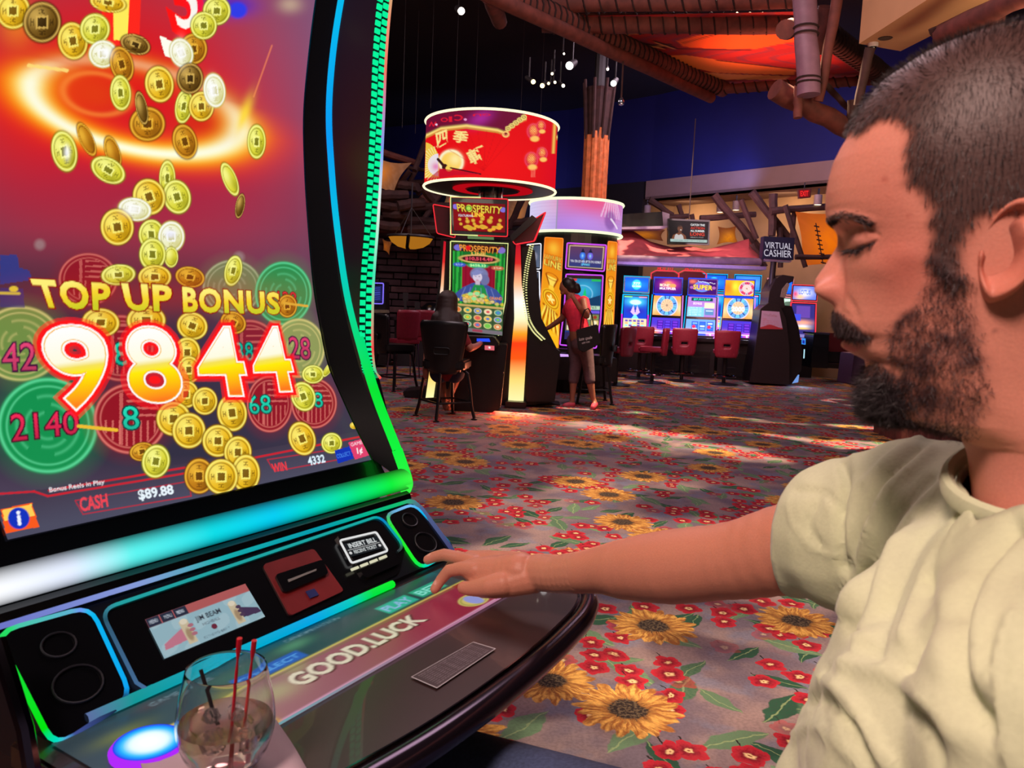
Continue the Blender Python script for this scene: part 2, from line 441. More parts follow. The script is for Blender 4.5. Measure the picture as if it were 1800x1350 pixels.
def carpet_material():
    m = bpy.data.materials.new('floral_carpet'); m.use_nodes = True; nt = m.node_tree; b = NB(nt); bsdf = nt.nodes['Principled BSDF']
    P = b.n('ShaderNodeTexCoord').outputs['Object']
    wob = b.vm('SCALE', b.vm('SUBTRACT', b.noise(P, 14.0, 3.0, 1), (.5, .5, .5)), sc=0.05)
    Pw = b.vm('ADD', P, wob)
    fine = b.noise(P, 90.0, 3.0)
    big = b.noise(P, 3.2, 3.0)
    col = b.mix(b.step(big, .38, .62), C4(104, 92, 106), C4(142, 120, 120))
    col = b.mix(b.m('MULTIPLY', b.step(b.noise(P, 5.0, 3.0), .52, .66), .6), col, C4(106, 112, 138))
    def leaves(col, scale, off, ln, wd, rnd):
        v = b.vor(b.vm('ADD', Pw, off), scale, rnd)
        loc = b.vm('SUBTRACT', b.vm('ADD', Pw, off), v.outputs['Position'])
        rc = b.xyz(v.outputs['Color']); ang = b.m('MULTIPLY', rc[0], 6.283)
        X, Y_, _ = b.xyz(loc); ca = b.m('COSINE', ang); sa = b.m('SINE', ang)
        u = b.m('ADD', b.m('MULTIPLY', X, ca), b.m('MULTIPLY', Y_, sa)); w = b.m('SUBTRACT', b.m('MULTIPLY', Y_, ca), b.m('MULTIPLY', X, sa))
        un = b.m('DIVIDE', u, ln); wn = b.m('DIVIDE', w, wd)
        d = b.m('ADD', b.m('POWER', b.m('ABSOLUTE', un), 1.5), b.m('ABSOLUTE', wn))
        mask = b.m('MULTIPLY', b.m('SUBTRACT', 1.0, b.step(d, .86, 1.0)), b.step(rc[2], .15, .16))
        g = b.mix(b.step(b.m('ADD', rc[1], b.m('MULTIPLY', fine, .5)), .5, 1.0), C4(40, 78, 60), C4(96, 124, 96))
        vein = b.m('SUBTRACT', 1.0, b.step(b.m('ABSOLUTE', wn), .02, .09))
        g = b.mix(b.m('MULTIPLY', vein, .6), g, C4(150, 168, 120))
        return b.mix(mask, col, g)
    def poppies(col, scale, off, rad, rnd, gate):
        v = b.vor(b.vm('ADD', Pw, off), scale, rnd)
        loc = b.vm('SUBTRACT', b.vm('ADD', Pw, off), v.outputs['Position'])
        rc = b.xyz(v.outputs['Color']); X, Y_, _ = b.xyz(loc); r = b.vm('LENGTH', loc); th = b.m('ARCTAN2', Y_, X)
        R = b.m('MULTIPLY', rad, b.m('ADD', .80, b.m('MULTIPLY', b.m('ABSOLUTE', b.m('SINE', b.m('ADD', b.m('MULTIPLY', th, 2.5), b.m('MULTIPLY', rc[0], 6)))), .22)))
        rn = b.m('DIVIDE', r, R)
        cl = b.step(b.noise(b.vm('ADD', v.outputs['Position'], off), 2.1, 1.0), gate, gate + .03)
        mask = b.m('MULTIPLY', b.m('SUBTRACT', 1.0, b.step(rn, .92, 1.0)), cl)
        c = b.mix(b.step(b.m('ADD', b.m('MULTIPLY', rn, .6), b.m('MULTIPLY', fine, .7)), .45, .9), C4(112, 16, 34), C4(176, 34, 50))
        c = b.mix(b.m('SUBTRACT', 1.0, b.step(rn, .16, .34)), c, C4(228, 190, 140))
        c = b.mix(b.m('SUBTRACT', 1.0, b.step(rn, .05, .14)), c, C4(120, 70, 40))
        # short dark stems
        st = b.m('MULTIPLY', b.m('MULTIPLY', b.m('SUBTRACT', 1.0, b.step(b.m('ABSOLUTE', b.m('ADD', X, b.m('MULTIPLY', Y_, .3))), .002, .004)), b.step(Y_, .9 * 0.03, .035)), b.m('MULTIPLY', cl, b.m('SUBTRACT', 1.0, b.step(Y_, .07, .075))))
        col = b.mix(st, col, C4(40, 34, 34))
        return b.mix(mask, col, c)
    def sunflower(col, loc, rnd, rad, gate=1.0):
        X, Y_, _ = b.xyz(loc); r = b.vm('LENGTH', loc); th = b.m('ADD', b.m('ARCTAN2', Y_, X), b.m('MULTIPLY', rnd, 6.0))
        pet = b.m('ABSOLUTE', b.m('SINE', b.m('MULTIPLY', th, 9.0))); pet2 = b.m('ABSOLUTE', b.m('SINE', b.m('ADD', b.m('MULTIPLY', th, 5.5), 1.0)))
        R = b.m('MULTIPLY', rad, b.m('ADD', .70, b.m('ADD', b.m('MULTIPLY', pet, .20), b.m('MULTIPLY', pet2, .12))))
        rn = b.m('DIVIDE', r, R); mask = b.m('MULTIPLY', b.m('SUBTRACT', 1.0, b.step(rn, .93, 1.0)), gate)
        streak = b.noise(b.n_comb(b.m('MULTIPLY', th, 7.0), b.m('MULTIPLY', r, 12.0)), 1.3, 3.0)
        c = b.mix(b.step(streak, .38, .64), C4(150, 94, 46), C4(216, 164, 84))
        c = b.mix(b.m('MULTIPLY', b.m('SUBTRACT', 1.0, b.step(rn, .38, .60)), b.step(streak, .42, .6)), c, C4(110, 66, 34))
        core = b.m('ADD', b.m('DIVIDE', r, rad), b.m('MULTIPLY', b.m('SUBTRACT', streak, .5), .35))
        seeds = b.mix(b.step(fine, .45, .62), C4(44, 36, 34), C4(104, 88, 66))
        c = b.mix(b.m('SUBTRACT', 1.0, b.step(core, .30, .37)), c, seeds)
        return b.mix(mask, col, c)
    def n_comb(x, y):
        q = b.n('ShaderNodeCombineXYZ'); b.put(q.inputs[0], x); b.put(q.inputs[1], y); return q.outputs[0]
    b.n_comb = n_comb
    col = leaves(col, 4.2, (0.3, 0.1, 0), .105, .036, .8)
    col = leaves(col, 3.1, (1.7, 2.2, 0), .135, .052, .8)
    col = poppies(col, 7.2, (0, 0, 0), .055, .75, .52)
    col = poppies(col, 6.4, (5.1, 3.3, 0), .060, .75, .53)
    v = b.vor(b.vm('ADD', Pw, (.35, .2, 0)), 1.05, .8)
    loc = b.vm('SUBTRACT', b.vm('ADD', Pw, (.35, .2, 0)), v.outputs['Position']); rc = b.xyz(v.outputs['Color'])
    far = b.step(b.xyz(P)[1], 3.9, 3.95)
    far = b.m('MAXIMUM', far, b.m('SUBTRACT', 1.0, b.step(b.xyz(P)[1], 1.9, 1.95)))
    col = sunflower(col, loc, rc[0], .205, far)
    v = b.vor(b.vm('ADD', Pw, (4.35, 7.9, 0)), .85, .85)
    loc = b.vm('SUBTRACT', b.vm('ADD', Pw, (4.35, 7.9, 0)), v.outputs['Position']); rc = b.xyz(v.outputs['Color'])
    col = sunflower(col, loc, rc[0], .19, far)
    for k, (px, py, rr) in enumerate(((1148, 1100, .185), (968, 1196, .165), (1104, 1246, .18), (1400, 1092, .175), (940, 1012, .18), (1215, 1262, .0), (790, 1290, .17))):
        if rr <= 0: continue
        c = onZ(px, py, 0)
        col = sunflower(col, b.vm('SUBTRACT', Pw, (float(c[0]), float(c[1]), 0)), .17 * k, rr)
    col = b.mix(b.m('MULTIPLY', b.step(fine, .35, .7), .25), col, C4(60, 50, 56))
    nt.links.new(col, bsdf.inputs['Base Color']); bsdf.inputs['Roughness'].default_value = 0.95; bsdf.inputs['Specular IOR Level'].default_value = 0.15
    bp = b.n('ShaderNodeBump'); bp.inputs['Strength'].default_value = .35; bp.inputs['Distance'].default_value = .004
    nt.links.new(b.noise(P, 260.0, 2.0), bp.inputs['Height']); nt.links.new(bp.outputs[0], bsdf.inputs['Normal'])
    return m

# ------------------------------------------------------------------ room
CEIL = 6.45
fl = MB(); fl.box((0, 11, -.05), (34, 36, .1))
struct(obj('floor', fl, carpet_material()))
ce = MB(); ce.box((0, 11, CEIL + .1), (34, 36, .2))
struct(obj('ceiling', ce, mat('black_ceiling', (20, 17, 18), .9)))
M_beige = mat('beige_plaster', (150, 118, 104), .9, var=.05, scale=3)
M_warm = mat('warm_plaster', (176, 138, 104), .9, var=.06, scale=3)
M_blue = mat('blue_plaster', (22, 24, 92), .8, var=.1, scale=1.5)
M_dark = mat('dark_plaster', (30, 24, 26), .9)
WL = [(-16, 29.0), (-9.5, 26.3), (-3.96, 23.7), (1.2, 20.8), (3.15, 19.1), (6.56, 15.3), (11.0, 10.4), (14.0, 6.8)]
def wall_strip(name, pts, z0, z1, m, thick=.2):
    mb = MB()
    P = [np.array([x, y]) for x, y in pts]; nrm = []
    for i in range(len(P)):
        t = P[min(i + 1, len(P) - 1)] - P[max(i - 1, 0)]; t = t / np.linalg.norm(t); nrm.append(np.array([-t[1], t[0]]))
    for i in range(len(P) - 1):
        a, c = P[i], P[i + 1]; a2, c2 = a + nrm[i] * thick, c + nrm[i + 1] * thick
        mb.prism([np.array([*a, z0]), np.array([*c, z0]), np.array([*c2, z0]), np.array([*a2, z0])], np.zeros(3), np.array([0, 0, z1 - z0]))
    return struct(obj(name, mb, m))
wall_strip('wall_back', WL, 4.43, CEIL, M_blue)
wall_strip('trim_1', WL[:4] + [(3.0, 19.2)], 0, 4.43, M_dark)
wall_strip('trim_2', [(3.05, 19.15)] + WL[5:], 3.99, 4.43, M_beige, .35)
rc = [(x + .9, y + .95) for x, y in [(3.05, 19.15)] + WL[5:]]
wall_strip('wall_recess', [(2.3, 20.8)] + rc, 0, 4.1, M_warm)
# underside of the soffit
mb = MB(); q = [(3.05, 19.15)] + WL[5:]
for i in range(len(q) - 1):
    a, c = q[i], q[i + 1]
    mb.prism([np.array([a[0], a[1], 3.99]), np.array([c[0], c[1], 3.99]), np.array([c[0] + 1.1, c[1] + 1.15, 3.99]), np.array([a[0] + 1.1, a[1] + 1.15, 3.99])], np.zeros(3), np.array([0, 0, .06]))
struct(obj('trim_3', mb, M_beige))
for nm, x, y, sx, sy in (('wall_left', -17, 11, .2, 36), ('wall_right', 17, 11, .2, 36)):
    mb = MB(); mb.box((x, y, CEIL / 2), (sx, sy, CEIL)); struct(obj(nm, mb, M_dark))
# cove light under the blue wall and warm wash in the recess
for i, (x, y, w) in enumerate(((-1.0, 21.6, 5.0), (3.4, 18.2, 3.5), (6.0, 15.3, 3.5))):
    area('cove_lamp', (x, y - 1.2, 4.2), (x + .3, y + .8, 5.4), 3.0, 17, (.22, .3, 1.0), size_y=.3)
for x, y in ((3.9, 18.9), (5.6, 17.0), (7.2, 15.2)):
    area('recess_lamp', (x + .1, y, 3.9), (x + .5, y + .8, 2.4), .6, 20, (1.0, .70, .42))
area('soffit_wash', (3.6, 14.5, 3.2), (5.2, 17.2, 4.25), 1.5, 26, (1.0, .62, .66))

# air vents in the blue wall
for (px, py) in ((1135, 294), (1296, 278)):
    D0 = 19.0 if px < 1200 else 17.2
    c = atD(px, py, D0 - .15); d = np.array([.69, -.72, 0])
    t = thing('wall_vent', 'dark four-slot air grille high on blue wall, ' + ('farther from the exit sign' if px < 1200 else 'nearer the seated man'), 'vent', c, atan2(d[1], d[0]))
    b = MB(); b.box((0, 0, 0), (.85, .05, .26)); obj('frame', b, mat('vent_grey', (38, 38, 60), .6), t)
    for k in range(4):
        b = MB(); b.box((-.3 + .2 * k, -.035, 0), (.13, .03, .19)); obj('slot', b, mat('vent_dark', (10, 10, 20), .8), t)

# dark stone wall at left with uneven ledges, each stone a piece
M_stone = mat('stacked_stone', (62, 42, 48), .9, var=.35, scale=6)
M_stone2 = mat('stacked_stone_light', (86, 60, 62), .9, var=.35, scale=6)
sw = MB(); sw.box((-2.2, 16.4, 1.45), (5.4, .3, 2.9)); wl = struct(obj('wall_stone', sw, mat('mortar', (20, 15, 17), .95)))
rs = random.Random(3); stones = {}
count = 0
for row in range(20):
    z = .1 + row * .14; x = -3.3 + rs.uniform(-.2, 0)
    while x < -.2:
        L = rs.choice([.3, .45, .6, .8]); key = (L, rs.randint(0, 2))
        if key not in stones:
            b = MB(); b.box((0, 0, 0), (L - .02, .12 + .06 * key[1], .12))
            o = obj('stone', b, M_stone if key[1] < 2 else M_stone2, wl, bevel=.012, segs=1); stones[key] = o.data; o.location = (x + L / 2, 16.2, z)
        else:
            o = bpy.data.objects.new('stone', stones[key]); COL.objects.link(o); o.parent = wl; o.location = (x + L / 2, 16.2 + rs.uniform(-.03, .03), z)
        x += L; count += 1
# ceiling truss-lines: thin hanging cables from the black ceiling
M_cable = mat('cable', (46, 40, 42), .6)
for i, (px, y0, D0, y1) in enumerate(((707, 60, 13.0, 225), (730, 20, 14.0, 235), (757, 30, 13.0, 190), (800, 10, 12.0, 190), (915, 80, 14.0, 205), (950, 90, 14.0, 205), (835, 120, 13.0, 190))):
    a = atD(px, y1, D0); b = MB(); b.tube([a, (a[0], a[1], CEIL)], .003, 5)
    tag(obj('ceiling_cable', b, M_cable), 'thin grey cable hanging in the dark above the drum signs', 'cable', 'ceiling cables')

# ------------------------------------------------------------------ the big slot machine in front of the man
AL = radians(30.8)
AX = np.array([sin(AL), cos(AL), 0.0]); NX = np.array([cos(AL), -sin(AL), 0.0]); ZX = np.array([0, 0, 1.0])
def W(s, t, z): return AX * s + NX * t + ZX * z
SM = .757                                        # middle of the machine along its width
M_black = mat('gloss_black', (14, 15, 20), .22, var=.05, coat=.3)
M_navy = mat('navy_plastic', (26, 30, 48), .35, var=.05)
M_dash = mat('dark_dash', (20, 24, 34), .30, var=.08)
M_chrome = mat('dark_chrome', (120, 112, 130), .12, metal=1.0, var=.05)
M_trim = mat('clear_trim', (170, 180, 200), .15, metal=.9, var=.05)

big = thing('slot_machine', 'large curved-screen slot machine with green and cyan lights showing 9844', 'slot machine', W(SM, -1.0, 0), pi / 2 - AL)

def P_(pts, s0, s1):
    """profile polygon in (t,z) extruded along the width"""
    return [W(s0, t, z) for t, z in pts], AX * (s1 - s0)
def slab(name, pts, s0, s1, m, parent, **k):
    b = MB(); P, e = P_(pts, s0, s1); b.prism(P, np.zeros(3), e); return obj(name, b, m, parent, w=True, **k)

SCR = np.array([(-.930, .935), (-.942, .955), (-.978, 1.002), (-1.02, 1.063), (-1.058, 1.125), (-1.082, 1.2), (-1.101, 1.276), (-1.117, 1.384), (-1.129, 1.492), (-1.134, 1.598), (-1.124, 1.701), (-1.108, 1.80), (-1.085, 1.90), (-1.055, 2.0)])
GLO = np.array([(-.881, .912), (-.911, .973), (-.963, 1.065), (-1.001, 1.15), (-1.041, 1.257), (-1.071, 1.388), (-1.088, 1.496), (-1.098, 1.604), (-1.091, 1.709), (-1.072, 1.81), (-1.045, 1.91), (-1.01, 2.0)])
def smooth_curve(P, n):
    """Catmull-Rom resampling"""
    P = np.asarray(P, float); Q = np.vstack([2 * P[0] - P[1], P, 2 * P[-1] - P[-2]]); out = []
    for x in np.linspace(0, len(P) - 1 - 1e-9, n):
        i = int(x); t = x - i; a, b, c, d = Q[i:i + 4]
        out.append(.5 * ((2 * b) + (c - a) * t + (2 * a - 5 * b + 4 * c - d) * t * t + (3 * b - a - 3 * c + d) * t ** 3))
    return np.array(out)

# body
back = [(-1.33, 0), (-.80, 0), (-.80, .70), (-.86, .76), (-.90, .88), (-.95, .90)] + [(t - .012, z) for t, z in SCR] + [(-1.33, 2.0)]
slab('cabinet', back, .42, 1.10, M_black, big)
for s0, s1 in ((.375, .405), (1.113, 1.147)):
    edge = [(t - .02, z) for t, z in GLO[3:]]
    wing = [(-1.30, .95)] + [(-.93, .95), (-.985, 1.10)] + [(-1.0, 1.116), (-1.008, 1.171), (-1.009, 1.281), (-1.002, 1.389), (-.997, 1.495), (-.994, 1.6), (-.992, 1.702), (-.984, 1.803), (-.965, 1.92), (-.945, 2.0), (-1.30, 2.0)]
    o = slab('side_wing', wing, s0, s1, M_navy, big)
# LED tiles down the front edge of each wing: two staggered columns
st = smooth_curve([(-.985, 1.10), (-1.0, 1.116), (-1.008, 1.171), (-1.009, 1.281), (-1.002, 1.389), (-.997, 1.495), (-.994, 1.6), (-.992, 1.702), (-.984, 1.803), (-.965, 1.92)], 66)
b = MB(); b2 = MB()
for s0 in (1.115,):
    for k in range(len(st) - 1):
        (t0, z0), (t1, z1) = st[k], st[k + 1]
        for c in range(2):
            a = s0 - .002 + c * .0175; w_ = .0125; z_o = c * .5 * (z1 - z0)
            za = z0 + (z1 - z0) * (.15 + .3 * c * 0); ta = t0 + .003
            P = [W(a, ta, z0 + .0015 + z_o), W(a + w_, ta, z0 + .0015 + z_o), W(a + w_, t1 + .003, z0 + z_o + (z1 - z0) * .74), W(a, t1 + .003, z0 + z_o + (z1 - z0) * .74)]
            b.prism(P, -NX * .002, NX * .001)
    b2.tube([W(1.147, t + .001, z) for t, z in st], .0035, 6)
obj('led_tiles', b, glow('led_green', (10, 235, 150), 1.1), big, w=True, kind='stuff', label='green light tiles in staggered rows')
# multicoloured outer edge line
def ramp_tube(name, path, r, cols, parent, strength=1.0, n=8, flat=1.0):
    path = np.array(path, float); mb = MB(); mb.tube(path, r, n, caps=False)
    V = np.array(mb.v); F = np.array(mb.f)
    L = np.repeat(np.linspace(0, 1, len(path)), n); ts = [c[0] for c in cols]; cs = np.array([srgb(*c[1]) for c in cols])
    C = np.stack([np.interp(L, ts, cs[:, j]) for j in range(3)], -1)
    me = fast_mesh(name, V, F, C); return link(name, me, vglow('vglow_%g' % strength, strength), parent, True, True)
ramp_tube('edge_light', [W(1.149, t + .001, z) for t, z in st], .003, [(0, (250, 60, 60)), (.1, (60, 220, 160)), (.2, (250, 70, 70)), (.35, (60, 230, 180)), (.5, (230, 240, 230)), (.6, (120, 160, 240)), (.75, (240, 120, 100)), (.85, (250, 150, 120)), (1, (20, 200, 120))], big)

# black bezel behind / around the display
gp = smooth_curve(SCR, 60)
b = MB()
b.grid([[W(s, t - .004, z) for s in (.405, .44, .757, 1.09, 1.105)] for t, z in smooth_curve(np.vstack([[(-.905, .905)], SCR]), 50)])
obj('screen_bezel', b, M_black, big, smooth=True, w=True)
b = MB()
b.grid([[W(1.088, a[0] - .004, a[1]), W(1.118, g[0] - .006, g[1])] for a, g in zip(smooth_curve(SCR[1:], 50), smooth_curve(GLO, 50))])
obj('screen_bezel', b, M_black, big, smooth=True, w=True)

# main display picture ------------------------------------------------
def paint_main(c):
    X, Y = c.X, c.Y
    c.grad(0, 0, 0, 950, (140, 60, 80), (62, 62, 84))
    c.mix(np.clip((Y - 400) / 90, 0, 1) * np.clip((860 - Y) / 60, 0, 1) * .85, (42, 44, 62))
    c.blob(610, 100, 190, 420, (116, 88, 124), 1.0)
    c.blob(560, 420, 150, 200, (92, 62, 88), .7)
    c.blob(40, 300, 120, 120, (150, 40, 66), .6)
    c.blob(200, 165, 285, 215, (226, 16, 18), 1.0, 12, p=2.4)
    c.blob(300, 300, 240, 110, (190, 30, 60), .5, 20)
    c.mix(np.exp(-(((X - 30) / 90) ** 2 + ((Y - 160) / 120) ** 2)) * .6, (220, 40, 30))
    c.blob(250, 345, 230, 60, (150, 40, 70), .5)
    # ring of fire
    for w, col, al in ((.46, (255, 40, 0), .9), (.27, (255, 150, 10), .95), (.17, (255, 235, 60), 1.0), (.10, (255, 255, 225), 1.0)):
        r = c.ell(237, 188, 188, 74, 13)[2]; ang = (Y - (188 + (X - 237) * .23))
        gate = np.clip((ang + 60) / 60, 0.18, 1)
        c.mix(np.exp(-((r - 1) / w) ** 2) * al * gate, col)
    c.blob(165, 165, 62, 38, (226, 60, 20), .9, 10); c.ring(170, 165, 60, 36, .12, (255, 150, 60), .5, 10)
    c.blob(350, 215, 50, 26, (214, 40, 24), .9, 12)
    c.line(50, 115, 118, 124, 6, (255, 220, 120), .9)
    # big digits at the top
    c.text('1', [(196, -60), (232, -60), (228, 78), (196, 76)], (255, 40, 30), .05); c.text('1', [(198, -60), (230, -60), (224, 72), (200, 70)], (255, 236, 90))
    c.text('3', [(280, -70), (352, -70), (350, 58), (310, 56)], (255, 20, 20), .06); c.text('3', [(284, -70), (350, -70), (346, 52), (314, 50)], (255, 250, 240))
    c.poly([(280, 62), (305, 74), (318, 108), (290, 98)], (255, 255, 240))
    c.blob(30, 40, 30, 40, (255, 150, 30), .5)
    c.blob(410, 10, 40, 20, (70, 40, 190), .9); c.disc(418, 18, 16, 14, (50, 60, 230), .4); c.blob(510, 8, 20, 14, (190, 160, 140), .9)
    # diagonal flare
    c.line(446, 170, 478, 80, 3, (255, 140, 90), .5); c.blob(428, 205, 9, 34, (255, 220, 60), .9, 20)
    # medallions
    def med(cx, cy, rx, ry, a, b, al=.85, stripes=False):
        c.disc(cx, cy, rx * 1.12, ry * 1.12, a, .5, 0, al * .35)
        c.disc(cx, cy, rx, ry, a, .08, 0, al)
        c.ring(cx, cy, rx * .96, ry * .96, .035, b, al); c.ring(cx, cy, rx * .82, ry * .82, .028, b, al * .75)
        u, v, r = c.ell(cx, cy, rx, ry)
        if stripes:
            g = (np.abs(((u * 5.2) % 1) - .5) < .14) & (r < .78) & (v > .05); c.mix(g * al * .7, b)
            g = ((np.abs(((v * 5.0) % 1) - .5) < .16) & (r < .78) & (v < .05) & (u > -.1)); c.mix(g * al * .7, b)
            g = (np.abs(u + .25) < .05) & (r < .78); c.mix(g * al * .6, b)
        else:
            for rr in (.62, .45, .28):
                g = np.exp(-((r - rr) / .035) ** 2) * (np.sin(np.arctan2(v, u) * 3 + rr * 9) > -.2); c.mix(g * al * .45, b)
    RED, GRN, GLD = (150, 18, 34), (16, 146, 78), (170, 152, 70)
    lr, lg, lgd = (226, 120, 110), (90, 214, 150), (222, 206, 130)
    med(155, 491, 52, 46, RED, lr, .8, True); med(408, 505, 52, 48, (120, 140, 90), (190, 190, 150), .7); med(498, 516, 50, 56, GRN, lg, .9)
    med(36, 604, 74, 66, (120, 150, 70), lgd, .8); med(212, 612, 58, 58, RED, lr, .8, True); med(438, 618, 54, 56, RED, lr, .7, True)
    med(525, 612, 46, 52, (150, 160, 90), lgd, .85); med(84, 748, 88, 84, GRN, lg, .95); med(229, 736, 64, 62, RED, lr, .95, True)
    med(474, 710, 40, 50, RED, lr, .9, True); med(552, 709, 40, 44, RED, lr, .9, True)
    c.poly([(0, 448), (30, 448), (34, 470), (52, 476), (56, 492), (0, 500)], (26, 60, 140), .8); c.poly([(0, 505), (40, 508), (44, 540), (0, 540)], (26, 52, 120), .7)
    for (cx, cy) in ((70, 430), (420, 452)): c.disc(cx if cx < 100 else cx, cy, 9, 9, (170, 150, 150), .8, 0, .5)
    def num(t, q, col, rim):
        c.text(t, q, rim, .045); c.text(t, q, col, 0.0, grad=[(0, tuple(min(255, int(v * 1.25)) for v in col)), (1, col)])
    num('2140', [(18, 728), (136, 722), (139, 762), (22, 776)], (196, 34, 70), (60, 10, 40))
    num('42', [(2, 604), (62, 602), (64, 650), (6, 652)], (186, 56, 96), (70, 20, 60)); num('28', [(508, 592), (544, 594), (546, 632), (510, 630)], (180, 50, 90), (70, 20, 60))
    num('8', [(199, 602), (224, 602), (228, 642), (203, 642)], (20, 170, 140), (8, 60, 60)); num('38', [(414, 602), (444, 602), (446, 634), (418, 634)], (20, 150, 130), (8, 60, 60))
    num('8', [(214, 714), (242, 714), (246, 754), (218, 756)], (30, 180, 150), (8, 60, 60)); num('68', [(436, 696), (474, 694), (478, 726), (440, 728)], (30, 180, 150), (8, 60, 60))
    num('8', [(550, 690), (566, 690), (568, 716), (553, 716)], (30, 180, 150), (8, 60, 60)); num('128', [(488, 512), (520, 514), (522, 536), (490, 534)], (190, 40, 50), (80, 10, 20))
    # coins
    rs = random.Random(5)
    def coin(cx, cy, rx, ry, rot=0, tone=0, al=1.0):
        pal = [((240, 188, 24), (255, 244, 120), (104, 66, 8)), ((190, 120, 20), (246, 190, 60), (90, 50, 10)), ((110, 76, 20), (220, 180, 90), (44, 26, 8)), ((240, 240, 190), (255, 255, 250), (190, 180, 70)), ((222, 216, 52), (255, 255, 150), (110, 108, 16))][tone]
        c.disc(cx, cy, rx * 1.05, ry * 1.05, pal[2], .12, rot, .9 * al); c.disc(cx, cy, rx * .98, ry * .98, pal[0], .10, rot, al)
        u, v, r = c.ell(cx, cy, rx, ry, rot)
        hl = np.exp(-(((u + .35) / .55) ** 2 + ((v + .35) / .55) ** 2)) * (r < .95) * .75 * al; c.mix(hl, pal[1])
        sh = np.exp(-(((u - .45) / .5) ** 2 + ((v - .5) / .5) ** 2)) * (r < .95) * .5 * al; c.mix(sh, pal[2])
        c.ring(cx, cy, rx * .92, ry * .92, .05, pal[1], .9 * al, rot); c.ring(cx, cy, rx * .78, ry * .78, .045, pal[2], .7 * al, rot)
        if min(rx, ry) > 13:
            m = np.maximum(np.abs(u), np.abs(v)); c.mix((m < .22) * .9 * al, pal[2]); c.mix((np.abs(m - .27) < .05) * .8 * al, pal[1])
            for a in (0, 90, 180, 270):
                ca, sa = cos(radians(a)), sin(radians(a)); uu, vv = u * ca + v * sa - .52, -u * sa + v * ca
                c.mix((np.abs(uu) < .10) * (np.abs(vv) < .17) * ((np.abs(uu) > .05) | (np.abs(vv) < .04)) * .7 * al, pal[2])
    CO = [(23, 19, 30, 32, 0, 0), (74, 39, 33, 36, 0, 2), (128, 72, 26, 33, -10, 0), (190, 5, 32, 16, 10, 0), (238, 78, 27, 17, 20, 2), (167, 51, 26, 27, 0, 4), (181, 95, 25, 24, 0, 3), (214, 113, 20, 32, -15, 1), (259, 218, 31, 30, 0, 1), (249, 190, 10, 30, -12, 2),
          (340, 86, 24, 27, 0, 1), (319, 93, 20, 26, -20, 3), (381, 19, 24, 25, 0, 4), (358, 45, 23, 24, 0, 4), (323, 187, 15, 30, 8, 4), (354, 187, 22, 26, 0, 0), (280, 148, 25, 32, -10, 0), (334, 138, 23, 27, 0, 2), (377, 159, 19, 30, -8, 3), (212, 163, 18, 31, -5, 4), (325, 249, 21, 31, -15, 1), (451, 249, 16, 30, 0, 4),
          (113, 266, 22, 36, -12, 4), (152, 245, 12, 32, -25, 1), (198, 268, 13, 30, -18, 1), (190, 299, 32, 21, 30, 4), (294, 313, 14, 31, 0, 4), (311, 346, 24, 30, -15, 4), (262, 346, 28, 32, -20, 0), (237, 368, 29, 20, 10, 3), (206, 399, 29, 32, -10, 0), (266, 412, 22, 26, 0, 4), (301, 416, 23, 27, 0, 3), (301, 452, 12, 18, 0, 4), (268, 447, 23, 28, 0, 4),
          (404, 315, 12, 31, -22, 4), (422, 362, 8, 22, 10, 2), (208, 483, 30, 18, -5, 4), (272, 487, 29, 21, 0, 0), (334, 487, 26, 18, 12, 1), (410, 476, 15, 27, 12, 4), (177, 567, 33, 25, 5, 0), (257, 563, 34, 26, 0, 0), (338, 573, 27, 24, 20, 0), (410, 567, 23, 19, 25, 1), (505, 538, 17, 20, 0, 1),
          (329, 619, 23, 26, 0, 0), (332, 650, 20, 24, 0, 0), (327, 693, 22, 24, 0, 0), (360, 705, 22, 24, 0, 0), (550, 658, 19, 16, 0, 4), (578, 648, 6, 17, 35, 4), (533, 697, 21, 26, -20, 4), (305, 736, 30, 30, 0, 0), (408, 726, 26, 32, -8, 0), (332, 757, 29, 31, 0, 0), (383, 775, 27, 28, 0, 0), (531, 771, 23, 30, -20, 0), (583, 779, 18, 18, 0, 4),
          (250, 794, 22, 16, -10, 1), (274, 811, 24, 29, 10, 4), (418, 795, 24, 28, 0, 0), (432, 832, 25, 33, 0, 0), (350, 837, 26, 31, 0, 1), (389, 838, 29, 31, 0, 0), (622, 748, 7, 6, 0, 0)]
    for q in CO: coin(*q)
    late = [q for q in CO if q[1] > 765 and q[1] < 900]
    c.blob(186, 92, 10, 10, (255, 255, 255), 1); c.blob(318, 92, 8, 18, (255, 255, 255), .9); c.blob(234, 368, 16, 10, (255, 255, 255), .9); c.blob(372, 160, 8, 18, (255, 255, 255), .9); c.blob(300, 412, 10, 8, (240, 240, 255), .9); c.blob(118, 268, 5, 12, (255, 255, 255), .9)
    c.line(138, 749, 205, 756, 6, (240, 190, 50)); c.line(0, 515, 34, 516, 4, (230, 200, 60)); c.line(500, 533, 540, 538, 4, (230, 180, 60)); c.disc(24, 508, 8, 5, (230, 200, 60), .3)
    # title and amount
    def title(t, q):
        c.text(t, q, (150, 20, 10), .075, track=1.12); c.text(t, q, (250, 220, 60), .038, track=1.12, grad=[(0, (255, 240, 120)), (.5, (250, 214, 50)), (1, (206, 206, 40))])
    c.blob(275, 520, 250, 34, (200, 40, 20), .35)
    title('TOP', [(56, 492), (192, 500), (190, 545), (74, 538)]); title('UP', [(216, 500), (300, 504), (298, 546), (226, 544)]); title('BONUS', [(322, 506), (489, 516), (491, 551), (324, 547)])
    G = [(0, (255, 255, 255)), (.42, (255, 252, 225)), (.5, (246, 226, 90)), (.58, (255, 236, 10)), (.75, (255, 200, 10)), (1, (255, 120, 30))]
